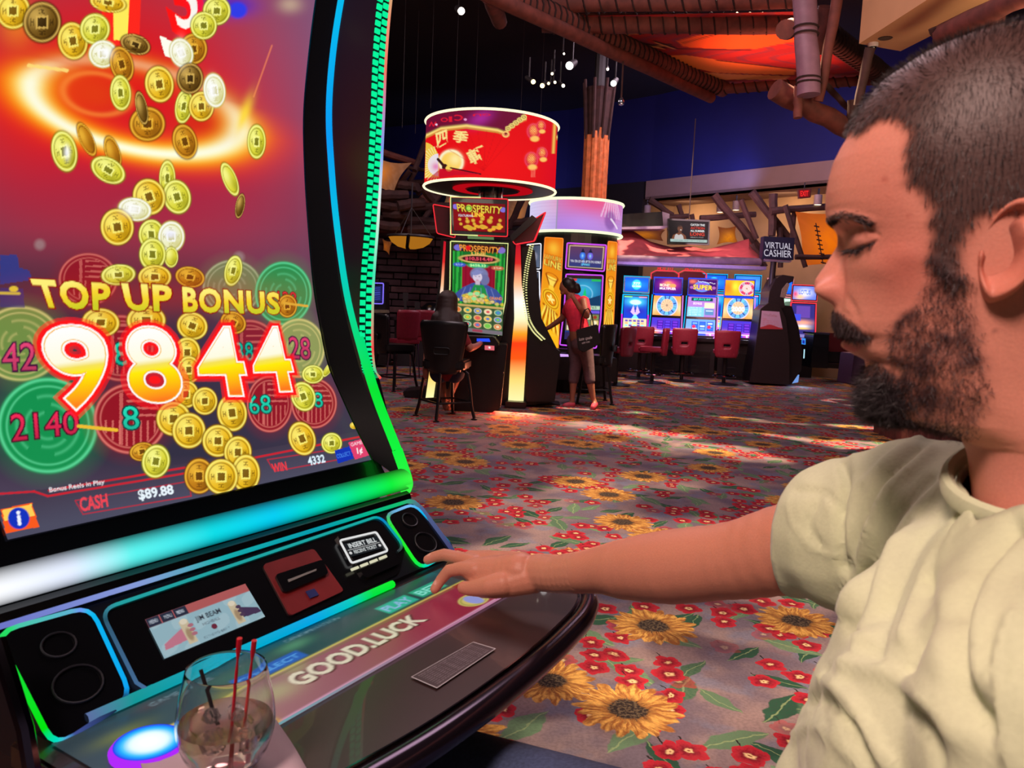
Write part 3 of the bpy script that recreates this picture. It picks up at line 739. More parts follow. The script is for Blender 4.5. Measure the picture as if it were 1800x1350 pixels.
    for t, q in (('9', [(72, 576), (182, 576), (184, 712), (106, 716)]), ('8', [(220, 578), (300, 578), (320, 704), (234, 704)]), ('4', [(346, 578), (412, 578), (436, 692), (356, 692)]), ('4', [(444, 578), (494, 578), (520, 684), (452, 686)])):
        q = np.array(q, float)
        c.text(t, q, (255, 20, 30), .095, .55, res=6); c.text(t, q, (255, 24, 28), .068, res=6); c.text(t, q, (255, 255, 255), .034, res=6); c.text(t, q, (250, 180, 30), .018, res=6); c.text(t, q, (255, 255, 255), .010, grad=G, res=6)
    # lower information bar
    bar = Y > (872 - (X) * .16 - np.clip((X - 90) / 560, 0, 1) * 14)
    c.mix(bar * .9, (66, 56, 74)); c.mix(bar * np.clip((Y - 880 + X * .2) / 60, 0, 1) * .7, (80, 82, 104))
    for a, b_, d, e in ((0, 868, 60, 864), (60, 864, 84, 872), (84, 872, 325, 832), (440, 806, 632, 768), (86, 862, 325, 822)): c.line(a, b_, d, e, 3.5, (214, 30, 44), .9)
    for pts in ([(132, 880), (332, 846), (336, 872), (146, 904)], [(478, 822), (470, 808), (600, 788), (606, 806), (486, 828)]):
        for i in range(len(pts)): c.line(*pts[i], *pts[(i + 1) % len(pts)], 2, (190, 40, 60), .9)
    for q in late: coin(*q)
    c.text('Bonus Reels in Play', [(86, 857), (183, 843), (184, 853), (88, 868)], (240, 236, 240), .01)
    c.text('CASH', [(139, 876), (187, 868), (190, 890), (143, 899)], (240, 70, 84), .03); c.text('$89.88', [(242, 862), (302, 852), (306, 870), (246, 881)], (236, 248, 255), .03)
    c.text('WIN', [(477, 816), (502, 812), (505, 826), (480, 830)], (240, 60, 70), .03); c.text('4332', [(540, 804), (569, 799), (572, 812), (543, 818)], (226, 244, 255), .03)
    c.poly([(588, 792), (616, 784), (622, 806), (594, 815)], (18, 50, 180)); c.text('COLLECT', [(591, 799), (615, 793), (617, 800), (593, 806)], (80, 150, 250))
    c.poly([(612, 778), (640, 770), (650, 800), (624, 808)], (226, 60, 110)); c.text('1¢', [(627, 788), (636, 786), (638, 798), (629, 800)], (255, 240, 245), .03); c.text('GAME', [(616, 779), (636, 774), (637, 780), (617, 785)], (255, 230, 240))
    q = [(1, 895), (56, 884), (69, 926), (10, 938)]
    c.poly(q, (250, 90, 30)); c.poly([(4, 896), (55, 886), (61, 906), (8, 916)], (255, 216, 90), .9); c.disc(33, 911, 19, 19, (16, 50, 190), .1)
    c.disc(32, 901, 3.4, 3.4, (240, 244, 255), .2); c.line(33, 908, 34.5, 921, 6, (240, 244, 255))
ns, nv = 540, 700
ss = np.linspace(.451, 1.081, ns)
zz = smooth_curve(SCR[1:], 800); seg = np.r_[0, np.cumsum(np.hypot(*np.diff(zz, axis=0).T))]
vv = np.linspace(0, 1, nv) ** 1.25 * seg[-1]; tz = np.stack([np.interp(vv, seg, zz[:, 0]), np.interp(vv, seg, zz[:, 1])], -1)
P = AX[None, None] * ss[None, :, None] + NX[None, None] * tz[:, None, :1] + ZX[None, None] * tz[:, None, 1:]
v = P - CP; dz = v @ cF; PX = 900 + FPX * (v @ cR) / dz; PY = 675 - FPX * (v @ cU) / dz
# the picture goes on beyond the frame: hold the outermost colours
picture('main_screen', P, paint_main, vglow('screen_main', 1.0, .12), big, True, (np.clip(PX, -160, 1e4), np.clip(PY, -140, 1e4)))

# light frame: curved rim at the side, broad bar under the display
rim = [W(1.117, t, z) for t, z in smooth_curve(GLO[1:], 60)]
ramp_tube('light_rim', rim[::-1], .009, [(0, (0, 190, 225)), (.25, (0, 180, 235)), (.45, (0, 150, 240)), (.6, (0, 190, 220)), (.75, (0, 215, 130)), (.88, (0, 225, 50)), (1, (10, 240, 60))], big, 1.05, 10)
b = MB(); bar = []
for k in range(25):
    a = k / 24; ang = -1.2 + 2.9 * a
    bar.append((-.893 + .024 * cos(ang), .920 + .020 * sin(ang)))
nb = 90; P = np.array([[W(s, t, z) for s in np.linspace(.385, 1.112, nb)] for t, z in bar])
def paint_bar(c):
    s = c.X; v = c.Y
    cols = [(0, (255, 255, 255)), (.14, (225, 235, 255)), (.24, (90, 240, 235)), (.4, (10, 215, 225)), (.55, (0, 200, 235)), (.68, (0, 215, 190)), (.8, (0, 225, 120)), (.92, (10, 235, 60)), (1, (60, 245, 70))]
    cc = np.stack([np.interp(s, [q[0] for q in cols], [srgb(*q[1])[j] for q in cols]) for j in range(3)], -1)
    c.c = cc * (np.exp(-((v - .5) / .33) ** 2)[:, None] * 1.05 + .02)  # glow fading over the sloping panel is painted into these colours
picture('light_bar', P, paint_bar, vglow('vglow_1', 1.0), big, True)
# rounded corner joining them
cn = smooth_curve([W(1.096, -.872, .905), W(1.113, -.880, .912), W(1.120, -.892, .930), W(1.117, -.911, .973)], 12)
ramp_tube('light_corner', cn, .010, [(0, (60, 245, 70)), (1, (10, 240, 60))], big, 1.05, 10)
b = MB(); b.tube([W(s, -.872, .892) for s in np.linspace(.38, 1.10, 12)], .012, 8); obj('lower_ledge', b, M_black, big, True, w=True)

# sloping control panel ------------------------------------------------
SP0, SP1 = np.array([-.768, .796]), np.array([-.864, .884])
slab('console', [(-.768, .796), (-.864, .884), (-.90, .884), (-.90, .74), (-.768, .74)], .402, 1.112, M_dash, big, bevel=.006)
sl = NX * (SP1 - SP0)[0] + ZX * (SP1 - SP0)[1]; sl /= np.linalg.norm(sl); sn = np.cross(sl, AX); sn = sn if sn @ NX > 0 else -sn
PP = W(0, *SP0)
def onC(x, y, lift=0.0): return onP(x, y, PP + sn * lift, sn)
def onD(x, y, lift=0.0): return onZ(x, y, .79 + lift)
ramp_tube('console_light', [W(s, -.862, .888) for s in np.linspace(.40, 1.09, 30)] + [W(1.105, -.858, .884), W(1.112, -.845, .872), W(1.113, -.80, .832), W(1.113, -.772, .806)], .0042,
          [(0, (120, 130, 220)), (.2, (150, 170, 240)), (.35, (20, 190, 190)), (.6, (0, 170, 190)), (.75, (0, 200, 150)), (.85, (20, 210, 120)), (.93, (90, 110, 160)), (1, (70, 70, 120))], big, .8)
def rounded(pts, r, n=5):
    pts = [np.asarray(p, float) for p in pts]; out = []
    for i, p in enumerate(pts):
        a, b_ = pts[i - 1], pts[(i + 1) % len(pts)]; da = (a - p); db = (b_ - p); ra = min(r, np.linalg.norm(da) * .45); rb = min(r, np.linalg.norm(db) * .45)
        p0 = p + da / np.linalg.norm(da) * ra; p1 = p + db / np.linalg.norm(db) * rb
        for t in np.linspace(0, 1, n): out.append(p0 * (1 - t) ** 2 + 2 * p * t * (1 - t) + p1 * t * t)
    return out
def closed_ramp(name, pts, r, cols, parent, strength=1.0):
    pts = list(pts) + [pts[0]]; return ramp_tube(name, pts, r, cols, parent, strength, 6)
# speakers with light frames
for side, q, cols in (('l', [(-8, 1112), (158, 1066), (232, 1226), (96, 1316)], [(0, (20, 220, 60)), (.15, (40, 220, 110)), (.3, (110, 150, 240)), (.36, (0, 190, 240)), (.55, (0, 160, 240)), (.62, (20, 40, 60)), (.74, (20, 40, 60)), (.77, (100, 120, 230)), (.85, (0, 220, 200)), (.95, (0, 230, 10)), (1, (20, 220, 60))]),
                      ('r', [(676, 906), (727, 886), (800, 966), (738, 1000)], [(0, (40, 230, 60)), (.15, (90, 150, 160)), (.25, (120, 190, 250)), (.45, (0, 180, 240)), (.52, (20, 40, 60)), (.68, (20, 40, 60)), (.72, (0, 210, 230)), (.85, (0, 235, 90)), (.97, (20, 245, 10)), (1, (40, 230, 60))])):
    pts = rounded([onC(x, y, .002) for x, y in q], .022)
    b = MB(); b.prism(rounded([onC(x, y, 0) for x, y in q], .022), -sn * .001, sn * .003); sp = obj('speaker', b, M_black, big, w=True)
    cc = sum(pts) / len(pts); w_ = np.linalg.norm(onC(*q[1]) - onC(*q[0]))
    for rr, up in ((.018, -.030), (.026, .020)):
        if side == 'r': rr *= .95
        ctr = cc - sl * up + sn * .003
        b = MB(); b.tube([ctr + AX * rr * cos(a) + sl * rr * .8 * sin(a) for a in np.linspace(0, 2 * pi, 25)[:-1]], .0012, 5, closed=True)
        obj('cone_ring', b, mat('cone_grey', (44, 44, 54), .5), sp, w=True)
    closed_ramp('light_frame', pts, .0032, cols, big, 1.0)
# recessed centre panel with trim
q = [(176, 1072), (668, 906), (712, 960), (700, 1010), (266, 1206), (244, 1204)]
b = MB(); b.prism(rounded([onC(x, y, 0) for x, y in q], .012), -sn * .004, sn * .002); obj('centre_panel', b, M_black, big, w=True)
tr = rounded([onC(x, y, .004) for x, y in [(176, 1072), (668, 906), (712, 960)]], .03, 8)
tr = [onC(262, 1214, .003), onC(240, 1200, .004), onC(210, 1140, .004)] + rounded([onC(x, y, .004) for x, y in [(246, 1210), (176, 1072), (668, 906), (712, 962)]], .02, 8)[8:32]
ramp_tube('panel_trim', tr, .0022, [(0, (80, 120, 170)), (.15, (40, 90, 110)), (.3, (60, 150, 170)), (.45, (0, 190, 180)), (.62, (0, 140, 220)), (.8, (0, 190, 150)), (.9, (50, 120, 90)), (1, (60, 60, 70))], big, .8)
# promotional display
def quadgrid(q, fn, ni, nj):
    q = np.array(q, float); v, u = np.meshgrid(np.linspace(0, 1, nj), np.linspace(0, 1, ni), indexing='ij'); u = u[..., None]; v = v[..., None]
    p = q[0] * (1 - u) * (1 - v) + q[1] * u * (1 - v) + q[2] * u * v + q[3] * (1 - u) * v
    P = np.array([[fn(*p[j, i]) for i in range(ni)] for j in range(nj)]); return P, (p[..., 0], p[..., 1])
def quad3(q, fn, ni, nj):
    """true flat quad between four unprojected corners; returns points and unit coords (u right, v down)"""
    c = [fn(*p) for p in q]; v, u = np.meshgrid(np.linspace(0, 1, nj), np.linspace(0, 1, ni), indexing='ij'); U_, V_ = u[..., None], v[..., None]
    return c[0] * (1 - U_) * (1 - V_) + c[1] * U_ * (1 - V_) + c[2] * U_ * V_ + c[3] * (1 - U_) * V_, (u, v)
P, XY = quad3([(255, 1089), (431, 1026), (466, 1084), (289, 1158)], lambda x, y: onC(x, y, .0035), 150, 70)
def paint_ad(c):
    c.c[:] = srgb(150, 184, 196); X, Y = c.X * 2.6, c.Y
    c.X = X; c.mix(.3 * (np.sin(X * 7) * np.sin(Y * 9 + X * 3) > .2), (190, 212, 218))
    c.rect(-.1, -.1, 2.7, .22, (180, 92, 92)); c.rect(0, .0, .95, .22, (40, 46, 66)); c.rect(.3, 0, .32, .22, (200, 100, 100)); c.rect(.62, 0, .64, .22, (200, 100, 100))
    for x in (.06, .40, .70): c.text('MENU', [(x, .06), (x + .18, .06), (x + .18, .15), (x, .15)], (210, 220, 235))
    for sx in (1, -1):
        x0 = .72 if sx == 1 else 1.98
        c.poly([(x0 - sx * .62, .84), (x0 - sx * .58, .70), (x0 - sx * .1, .50), (x0 + sx * .1, .60), (x0 - sx * .05, .80)], (196, 120, 140) if sx == 1 else (70, 52, 84))
        c.rect(x0 - .09, .34, x0 + .12, .92, (206, 190, 158)); c.disc(x0 + .02, .36, .09, .07, (226, 214, 190)); c.disc(x0 + .02, .7, .07, .16, (166, 140, 110), .5)
        for k in range(3): c.disc(x0 + .13, .50 + .11 * k, .07, .045, (176, 110, 124) if sx == 1 else (80, 58, 84))
    c.text('JIM BEAM', [(1.02, .36), (1.66, .36), (1.66, .52), (1.02, .52)], (44, 48, 60), .02); c.text('HIGHBALL', [(1.12, .56), (1.56, .56), (1.56, .63), (1.12, .63)], (90, 90, 104))
    c.disc(1.34, .74, .07, .07, (110, 40, 60)); c.text('BE THE HIGHLIGHT', [(1.0, .88), (1.66, .88), (1.66, .93), (1.0, .93)], (70, 80, 96))
picture('promo_display', P, paint_ad, vglow('screen_dim', .85), big, True, XY)
# red ticket plate with slot
b = MB(); b.prism(rounded([onC(x, y, .002) for x, y in [(461, 994), (550, 966), (603, 1040), (509, 1084)]], .006), -sn * .001, sn * .003); pl_ = obj('ticket_plate', b, mat('red_plate', (138, 38, 42), .45), big, w=True, label='red ticket slot plate')
b = MB(); b.prism(rounded([onC(x, y, .006) for x, y in [(482, 1012), (566, 985), (576, 1010), (498, 1044)]], .006), -sn * .001, sn * .003); obj('slot_mouth', b, M_black, pl_, w=True)
b = MB(); b.prism([onC(x, y, .0095) for x, y in [(506, 1019), (556, 1000), (556, 1003), (508, 1023)]], -sn * .0005, sn * .0005); obj('ticket', b, mat('ticket_white', (150, 150, 150), .6), pl_, w=True)
b = MB(); b.prism([onC(x, y, .006) for x, y in [(537, 1040), (552, 1035), (560, 1046), (545, 1052)]], -sn * .0005, sn * .001); obj('blue_sticker', b, mat('sticker_blue', (40, 50, 120), .5), pl_, w=True)
# bill acceptor
ba = [(590, 944), (664, 928), (692, 976), (624, 1006)]
b = MB(); b.prism(rounded([onC(x, y, .002) for x, y in [(588, 942), (666, 924), (700, 994), (640, 1020)]], .008), -sn * .001, sn * .005); acc = obj('bill_acceptor', b, M_black, big, w=True)
closed_ramp('acceptor_frame', rounded([onC(x, y, .009) for x, y in [(597, 950), (661, 935), (682, 968), (618, 990)]], .005), .0018, [(0, (235, 235, 235)), (1, (235, 235, 235))], acc, .9)
P, XY = quad3([(604, 956), (662, 942), (674, 963), (616, 979)], lambda x, y: onC(x, y, .0085), 90, 36)
def paint_bill(c):
    c.c[:] = srgb(24, 30, 36); c.text('INSERT BILL', [(.1, .08), (.92, .08), (.92, .42), (.1, .42)], (235, 240, 240), .02); c.rect(.02, .50, .98, .54, (220, 220, 220)); c.text('RECEIVE TICKET', [(.16, .62), (.84, .62), (.84, .86), (.16, .86)], (220, 226, 226), .02)
    c.disc(.06, .74, .04, .1, (220, 220, 220)); c.disc(.94, .74, .04, .1, (220, 220, 220))
picture('acceptor_label', P, paint_bill, vglow('screen_dim', .85), acc, True, XY)
for k in range(4):
    a = (616 + k * 16.5, 1000 - k * 6.5); b = MB(); b.prism([onC(x, y, .009) for x, y in [a, (a[0] + 13, a[1] - 5), (a[0] + 15, a[1] - 1), (a[0] + 2, a[1] + 4)]], -sn * .0005, sn * .001); obj('lamp_segment', b, glow('lamp_ivory', (226, 222, 190), .9), acc, w=True)
# paper stickers along the top
for q_, tx in (([(183, 1035), (236, 1018), (241, 1030), (190, 1048)], '529085'), ([(238, 1017), (288, 1003), (292, 1014), (243, 1029)], '2-09-09')):
    P, XY = quad3(q_, lambda x, y: onC(x, y, .0045), 60, 20)
    def paint_st(c, tx=tx): c.c[:] = srgb(150, 116, 118); c.text(tx, [(.2, .25), (.85, .25), (.85, .8), (.2, .8)], (90, 50, 56), .01)
    picture('paper_sticker', P, paint_st, vpaint('paper', .8), big, True, XY)

# deck ------------------------------------------------
arc = smooth_curve([(1.135, -.60), (1.125, -.525), (1.057, -.492), (.962, -.478), (.866, -.471), (.757, -.469), (.65, -.473), (.555, -.484), (.46, -.500), (.39, -.53), (.38, -.60)], 50)
b = MB(); out = [W(s, t, .762) for s, t in arc] + [W(.38, -.80, .762), W(1.135, -.80, .762)]
b.prism(out, np.zeros(3), ZX * .028); obj('deck', b, mat('deck_brown', (52, 36, 36), .28, var=.06, coat=.4), big, w=True, bevel=.003)
b = MB(); b.prism([W(SM + (s - SM) * .93, min(t - .03, -.655), .66) for s, t in arc] + [W(.42, -.80, .66), W(1.09, -.80, .66)], np.zeros(3), ZX * .102); obj('deck_underside', b, M_black, big, w=True)
b = MB(); b.tube([W(SM + (s - SM) * 1.012, t + .010, .776) for s, t in arc], .017, 12); obj('bumper', b, mat('bumper_dark', (60, 50, 64), .18, metal=.8, var=.05), big, True, w=True)
b = MB(); b.tube([W(SM + (s - SM) * .985, t - .004, .7905) for s, t in arc], .0022, 6); obj('bumper_bead', b, M_chrome, big, True, w=True)
ramp_tube('deck_light', [W(s, -.768, .797) for s in np.linspace(.44, .94, 30)], .0062, [(0, (90, 110, 160)), (.1, (20, 150, 150)), (.4, (0, 170, 200)), (.65, (0, 165, 230)), (.8, (0, 200, 190)), (.88, (0, 225, 70)), (1, (0, 240, 40))], big, 1.0)
# touch display
P = np.array([[W(s, t, .792) for s in np.linspace(.40, 1.06, 330)] for t in np.linspace(-.760, -.606, 90)])
v = P - CP; dz = v @ cF; TX = 900 + FPX * (v @ cR) / dz; TY = 675 - FPX * (v @ cU) / dz
SS, TT = np.meshgrid(np.linspace(.40, 1.06, 330), np.linspace(-.760, -.606, 90))
def paint_deck(c):
    S_, T_ = SS.ravel(), TT.ravel(); X, Y = c.X, c.Y
    c.c[:] = srgb(18, 58, 62)
    c.X, c.Y = S_, T_
    c.rect(.3, -.77, .62, -.60, (58, 70, 84), .7, .15); c.blob(.60, -.73, .05, .02, (60, 120, 90), .5); c.blob(.70, -.735, .03, .012, (90, 170, 120), .6); c.blob(.45, -.72, .03, .012, (120, 124, 50), .8); c.blob(.5, -.75, .02, .01, (90, 50, 60), .6)
    gl = -.694
    m = (T_ > gl) & (S_ > .47); c.mix(m * 1.0, (150, 34, 62)); c.grad(.47, 0, 1.0, 0, (150, 120, 140), (168, 26, 48), 1.0) if False else None
    t = np.clip((S_ - .5) / .35, 0, 1); c.mix(m * (1 - t) * .6, (168, 140, 150))
    c.blob(.60, -.66, .035, .02, (190, 190, 130), .6); c.blob(.545, -.635, .02, .03, (190, 150, 70), .6); c.blob(.56, -.69, .02, .02, (190, 180, 60), .5); c.blob(.655, -.685, .02, .012, (170, 180, 100), .5)
    m2 = np.exp(-((T_ - gl) / .0022) ** 2) * (S_ > .44); c.mix(m2, (214, 196, 90)); c.mix(np.exp(-((T_ - gl - .006) / .0012) ** 2) * (S_ > .46) * .8, (120, 110, 40))
    c.mix(np.exp(-((T_ + .608) / .002) ** 2) * (S_ > .5), (220, 160, 190))
    c.mix((S_ > 1.035) * 1.0, (20, 24, 30)); c.mix((T_ > gl) * (S_ > .998) * (S_ < 1.035) * .8, (150, 40, 30)); c.blob(1.02, -.62, .012, .012, (180, 190, 60), .9)
    # buttons
    def btn(s0, s1, t0, t1, rgb, txt, tc):
        c.rect(s0, t0, s1, t1, rgb, 1, .004); c.text(txt, [(s0 + .006, t0 + .006), (s1 - .006, t0 + .006), (s1 - .006, t1 - .006), (s0 + .006, t1 - .006)], tc, .02)
    btn(.585, .690, -.722, -.699, (20, 90, 190), 'COLLECT', (90, 170, 240))
    btn(.855, .925, -.732, -.702, (30, 180, 150), 'PLAY', (150, 190, 240)); btn(.935, 1.0, -.732, -.702, (20, 170, 130), 'BET', (140, 240, 220))
    c.text('DENOMINATION', [(.70, -.755), (.80, -.755), (.80, -.748), (.70, -.748)], (120, 150, 150)); c.text('GAME RULES', [(.50, -.752), (.58, -.752), (.58, -.744), (.50, -.744)], (120, 140, 150))
    c.disc(.975, -.634, .030, .021, (214, 196, 110), .1); c.ring(.975, -.634, .025, .017, .08, (120, 130, 40), .6); c.disc(.975, -.634, .014, .017, (150, 160, 226), .2)
    c.disc(.500, -.645, .020, .020, (236, 220, 200), .1); c.disc(.5, -.645, .014, .014, (190, 180, 150), .2)
    c.disc(.546, -.612, .016, .02, (210, 160, 70), .5)
    q = [(.628, -.676), (.868, -.676), (.868, -.646), (.628, -.646)]
    c.text('GOOD.LUCK', [(a + .002, d + .002) for a, d in q], (90, 10, 30), .06); c.text('GOOD.LUCK', q, (236, 222, 196), .035)
    # bright zig-zag line on the glass panel
    c.X, c.Y = X, Y
picture('touch_display', P, paint_deck, vglow('deck_pic', .78, .5), big, True, (TX, TY))
ramp_tube('display_edge', [W(s, -.604, .7925) for s in np.linspace(.52, 1.06, 12)], .0014, [(0, (120, 190, 200)), (.5, (190, 130, 160)), (1, (226, 150, 190))], big, .7)
# rules plaque
P, XY = quad3([(722, 1190), (832, 1128), (872, 1140), (768, 1210)], lambda x, y: onD(x, y, .0025), 150, 70)
def paint_pl(c):
    c.c[:] = srgb(46, 24, 28)
    for k in range(9): c.text('MALFUNCTION VOIDS ALL PLAYS AND PAYS' if k in (0, 8) else 'reel pays left to right on adjacent reels only', [(.07, .10 + k * .09), (.93, .10 + k * .09), (.93, .15 + k * .09), (.07, .15 + k * .09)], (150, 140, 150))
    for a in ((0, 0, 1, .02), (0, .97, 1, 1), (0, 0, .012, 1), (.988, 0, 1, 1)): c.rect(*a, (200, 200, 205), 1, .01)
picture('rules_plaque', P, paint_pl, vpaint('plaque', .35), big, True, XY)
# round service button
bc = onD(262, 1322, .0); b = MB(); b.lathe([(.036, 0), (.037, .006), (.034, .010), (.0325, .011)], (bc[0], bc[1], .79), 36, cap=False)
sb = obj('round_button', b, glow('magenta_ring', (170, 40, 240), 1.1), big, True, w=True, label='round button glowing cyan inside a violet ring')
r_ = np.linspace(0, .0325, 12); a_ = np.linspace(0, 2 * pi, 49); P = np.array([[(bc[0] + r * cos(a), bc[1] + r * sin(a), .801) for a in a_] for r in r_])
def paint_btn(c): c.c = np.stack([np.interp(c.Y, [0, .5, .75, 1], [srgb(*q)[j] for q in ((255, 255, 255), (230, 250, 255), (30, 190, 255), (30, 40, 230))]) for j in range(3)], -1) * 1.1
picture('button_cap', P, paint_btn, vglow('vglow_1', 1.0), sb, True)
# side ribs of the cabinet seen at lower left
b = MB(); b.tube([W(.372, -.80, .90), W(.366, -.74, .83), W(.36, -.70, .74), W(.36, -.70, .3)], .008, 8); obj('side_rail', b, M_chrome, big, True, w=True)

# ------------------------------------------------------------------ napkin, drink, straws
np_pts = [W(.40, -.66, 0), W(.50, -.665, 0), W(.555, -.60, 0), W(.545, -.53, 0), W(.44, -.515, 0)]
b = MB(); G = []
for j in range(9):
    row = []
    for i in range(9):
        s = .405 + .135 * i / 8; t = -.655 + .13 * j / 8; a = .45
        ds, dt = s - .47, t + .59; s2, t2 = .462 + ds * cos(a) - dt * sin(a), -.578 + ds * sin(a) + dt * cos(a)
        row.append(W(s2, t2, .7985 + .0010 * sin(i * 2.1 + j)))
    G.append(row)
b.grid(G); nap = obj('napkin', b, mat('paper_napkin', (196, 176, 186), .9, var=.03, bump=.1), smooth=True)
bm = bmesh.new(); bm.from_mesh(nap.data); bmesh.ops.solidify(bm, geom=bm.faces[:], thickness=.0008); bm.to_mesh(nap.data); bm.free()
tag(nap, 'white paper napkin under the drink glass on the deck', 'napkin')
gx, gy, gz = W(.4658, -.5784, .8005)
mg = bpy.data.materials.new('clear_glass'); mg.use_nodes = True; bb = mg.node_tree.nodes['Principled BSDF']
bb.inputs['Base Color'].default_value = (.97, .98, 1, 1); bb.inputs['Roughness'].default_value = .02; bb.inputs['Transmission Weight'].default_value = 1; bb.inputs['IOR'].default_value = 1.45
mi = bpy.data.materials.new('ice'); mi.use_nodes = True; bb = mi.node_tree.nodes['Principled BSDF']
bb.inputs['Base Color'].default_value = (.95, .9, .88, 1); bb.inputs['Roughness'].default_value = .12; bb.inputs['Transmission Weight'].default_value = .85; bb.inputs['IOR'].default_value = 1.31
ml = bpy.data.materials.new('amber_drink'); ml.use_nodes = True; bb = ml.node_tree.nodes['Principled BSDF']
bb.inputs['Base Color'].default_value = (.86, .66, .56, 1); bb.inputs['Roughness'].default_value = .05; bb.inputs['Transmission Weight'].default_value = .9; bb.inputs['IOR'].default_value = 1.33
outer = [(0, .0), (.022, 0), (.030, .004), (.039, .018), (.0445, .036), (.0452, .050), (.043, .068), (.0395, .085), (.0368, .0985)]
inner = [(.0358, .0985), (.0383, .085), (.0418, .068), (.0438, .050), (.0430, .036), (.0375, .019), (.028, .007), (0, .005)]
def curve2(p, n): return [tuple(q) for q in smooth_curve(p, n)]
b = MB(); b.lathe(curve2(outer, 30) + [(.0363, .0992)] + curve2(inner, 30), (0, 0, 0), 48)
gl = obj('drink_glass', b, mg, None, True); gl.location = (gx, gy, gz); tag(gl, 'clear stemless glass with ice and straws on the machine deck', 'glass')
b = MB(); b.lathe([(0, .006), (.027, .008), (.0372, .019), (.0426, .034), (.0433, .046), (0, .046)], (0, 0, 0), 40)
o = obj('drink', b, ml, gl, True)
ir = random.Random(4)
for k, (x, y, z, s) in enumerate(((.014, .008, .036, .017), (-.018, .010, .038, .016), (-.004, -.018, .037, .017), (.022, -.012, .034, .015), (.002, .020, .045, .014), (-.012, -.004, .052, .014), (.012, -.006, .055, .013))):
    b = MB(); b.box((0, 0, 0), (s, s, s * .8)); o = obj('ice_cube', b, mi, gl, bevel=.003); o.location = (x, y, z); o.rotation_euler = (ir.uniform(0, 3), ir.uniform(0, 3), ir.uniform(0, 3))
M_straw = mat('red_plastic', (200, 20, 44), .35, var=.03); M_stir = mat('black_plastic', (28, 22, 28), .4)
def straw(name, top, bot, m, label, pinch):
    top, bot = np.array(top), np.array(bot); L = np.linspace(0, 1, 12); pth = [bot * (1 - q) + top * q for q in L]
    r = [.0021 if not (pinch and q > .80) else .0034 for q in L]
    if pinch: r[-3] = .0012
    b = MB(); b.tube(pth, r, 8, flat=.75); o = obj(name, b, m, None, True); tag(o, label, 'straw')
T0 = atD(421, 1122, .715); T1 = atD(447, 1126, .725)
straw('straw', T0, np.array([gx + .006, gy - .008, gz + .012]), M_straw, 'left red cocktail straw standing taller in the drink glass', True)
straw('straw', T1, np.array([gx + .014, gy + .002, gz + .014]), M_straw, 'right red cocktail straw leaning beside its taller twin', True)
straw('stirrer', np.array([gx - .0300, gy + .014, gz + .088]), np.array([gx - .006, gy - .004, gz + .040]), M_stir, 'short black stirrer leaning inside the drink glass', False)

# ------------------------------------------------------------------ logs, hides, ceiling frame, lamps
M_log = mat('red_log', (98, 48, 42), .75, var=.35, scale=8, stretch=(1, 1, 1), bump=.3)
M_log2 = mat('dark_log', (62, 36, 34), .8, var=.35, scale=8, bump=.3)
M_logp = mat('purple_bamboo', (126, 92, 110), .5, var=.15, scale=8)
M_logo = mat('orange_log', (216, 120, 64), .75, var=.3, scale=10, bump=.3)
M_rope = mat('dark_rope', (40, 18, 18), .9)
M_cut = mat('log_end', (150, 90, 66), .8, var=.3, scale=14)
def log_(name, a, c, r, m, parent, wrap=None, n=12, taper=.9, label=None):
    a, c = np.array(a, float), np.array(c, float); rr = random.Random(int(abs(a[0] * 1000)) + 7); pts = []
    for i in range(7):
        t = i / 6; p = a * (1 - t) + c * t; pts.append(p + np.array([rr.uniform(-1, 1), rr.uniform(-1, 1), rr.uniform(-1, 1)]) * r * .10)
    b = MB(); b.tube(pts, [r * (1 - (1 - taper) * i / 6) * rr.uniform(.96, 1.04) for i in range(7)], n)
    o = obj(name, b, m, parent, True, w=True, label=label)
    if wrap:
        L = np.linalg.norm(c - a); k = max(3, int(L / wrap)); b = MB(); d = (c - a) / L; u = np.cross(d, [0, 0, 1.0]); u /= np.linalg.norm(u); w_ = np.cross(d, u)
        pth = []
        for i in range(k * 10):
            t = .03 + .94 * i / (k * 10 - 1); ang = i * 2 * pi / 10; R_ = r * 1.03 * (1 - (1 - taper) * t)
            pth.append(a + (c - a) * t + (u * cos(ang) + w_ * sin(ang)) * R_)
        b.tube(pth, .013, 4); obj('lashing', b, M_rope, o, True, w=True)
    return o
def Ypt(x, y, Yv): return onP(x, y, (0, Yv, 0), np.array([0, 1.0, 0]))
def px_poly(name, pts, Yv, depth, m, parent=None, label=None, bevel=0.0, **k):
    """outline standing in the vertical plane Y=Yv with real thickness behind it"""
    b = MB(); b.prism([Ypt(x, y, Yv) for x, y in pts], np.zeros(3), np.array([0, depth, 0])); return obj(name, b, m, parent, w=parent is not None, label=label, bevel=bevel, **k)

fr = thing('ceiling_log_frame', 'big lashed log frame hanging overhead with a painted hide', 'log frame', onZ(1250, 90, 4.6))
Z1 = 4.6
log_('log', onZ(842, -30, 4.72), onZ(1272, 158, 4.72), .135, M_log, fr, wrap=.11)
log_('log', onZ(815, -30, 4.55), onZ(1250, 172, 4.55), .085, M_log, fr)
log_('log', onZ(900, 8, 4.9), onZ(1420, -2, 4.9), .11, M_log, fr, wrap=.2)
log_('log', onZ(955, 40, 4.78), onZ(1400, 42, 4.78), .125, M_log, fr, wrap=.16)
log_('log', onZ(1245, 158, 4.7), onZ(1560, 140, 4.7), .075, M_log, fr, wrap=.16)
log_('log', onZ(1448, 55, 4.6), onZ(1600, 168, 4.6), .13, M_log2, fr, wrap=.10)
log_('log', onZ(860, -10, 4.62), onZ(878, 38, 4.62), .10, M_log, fr)
log_('log', atD(1364, 157, 8.2), atD(1500, 232, 8.6), .115, M_log, fr)
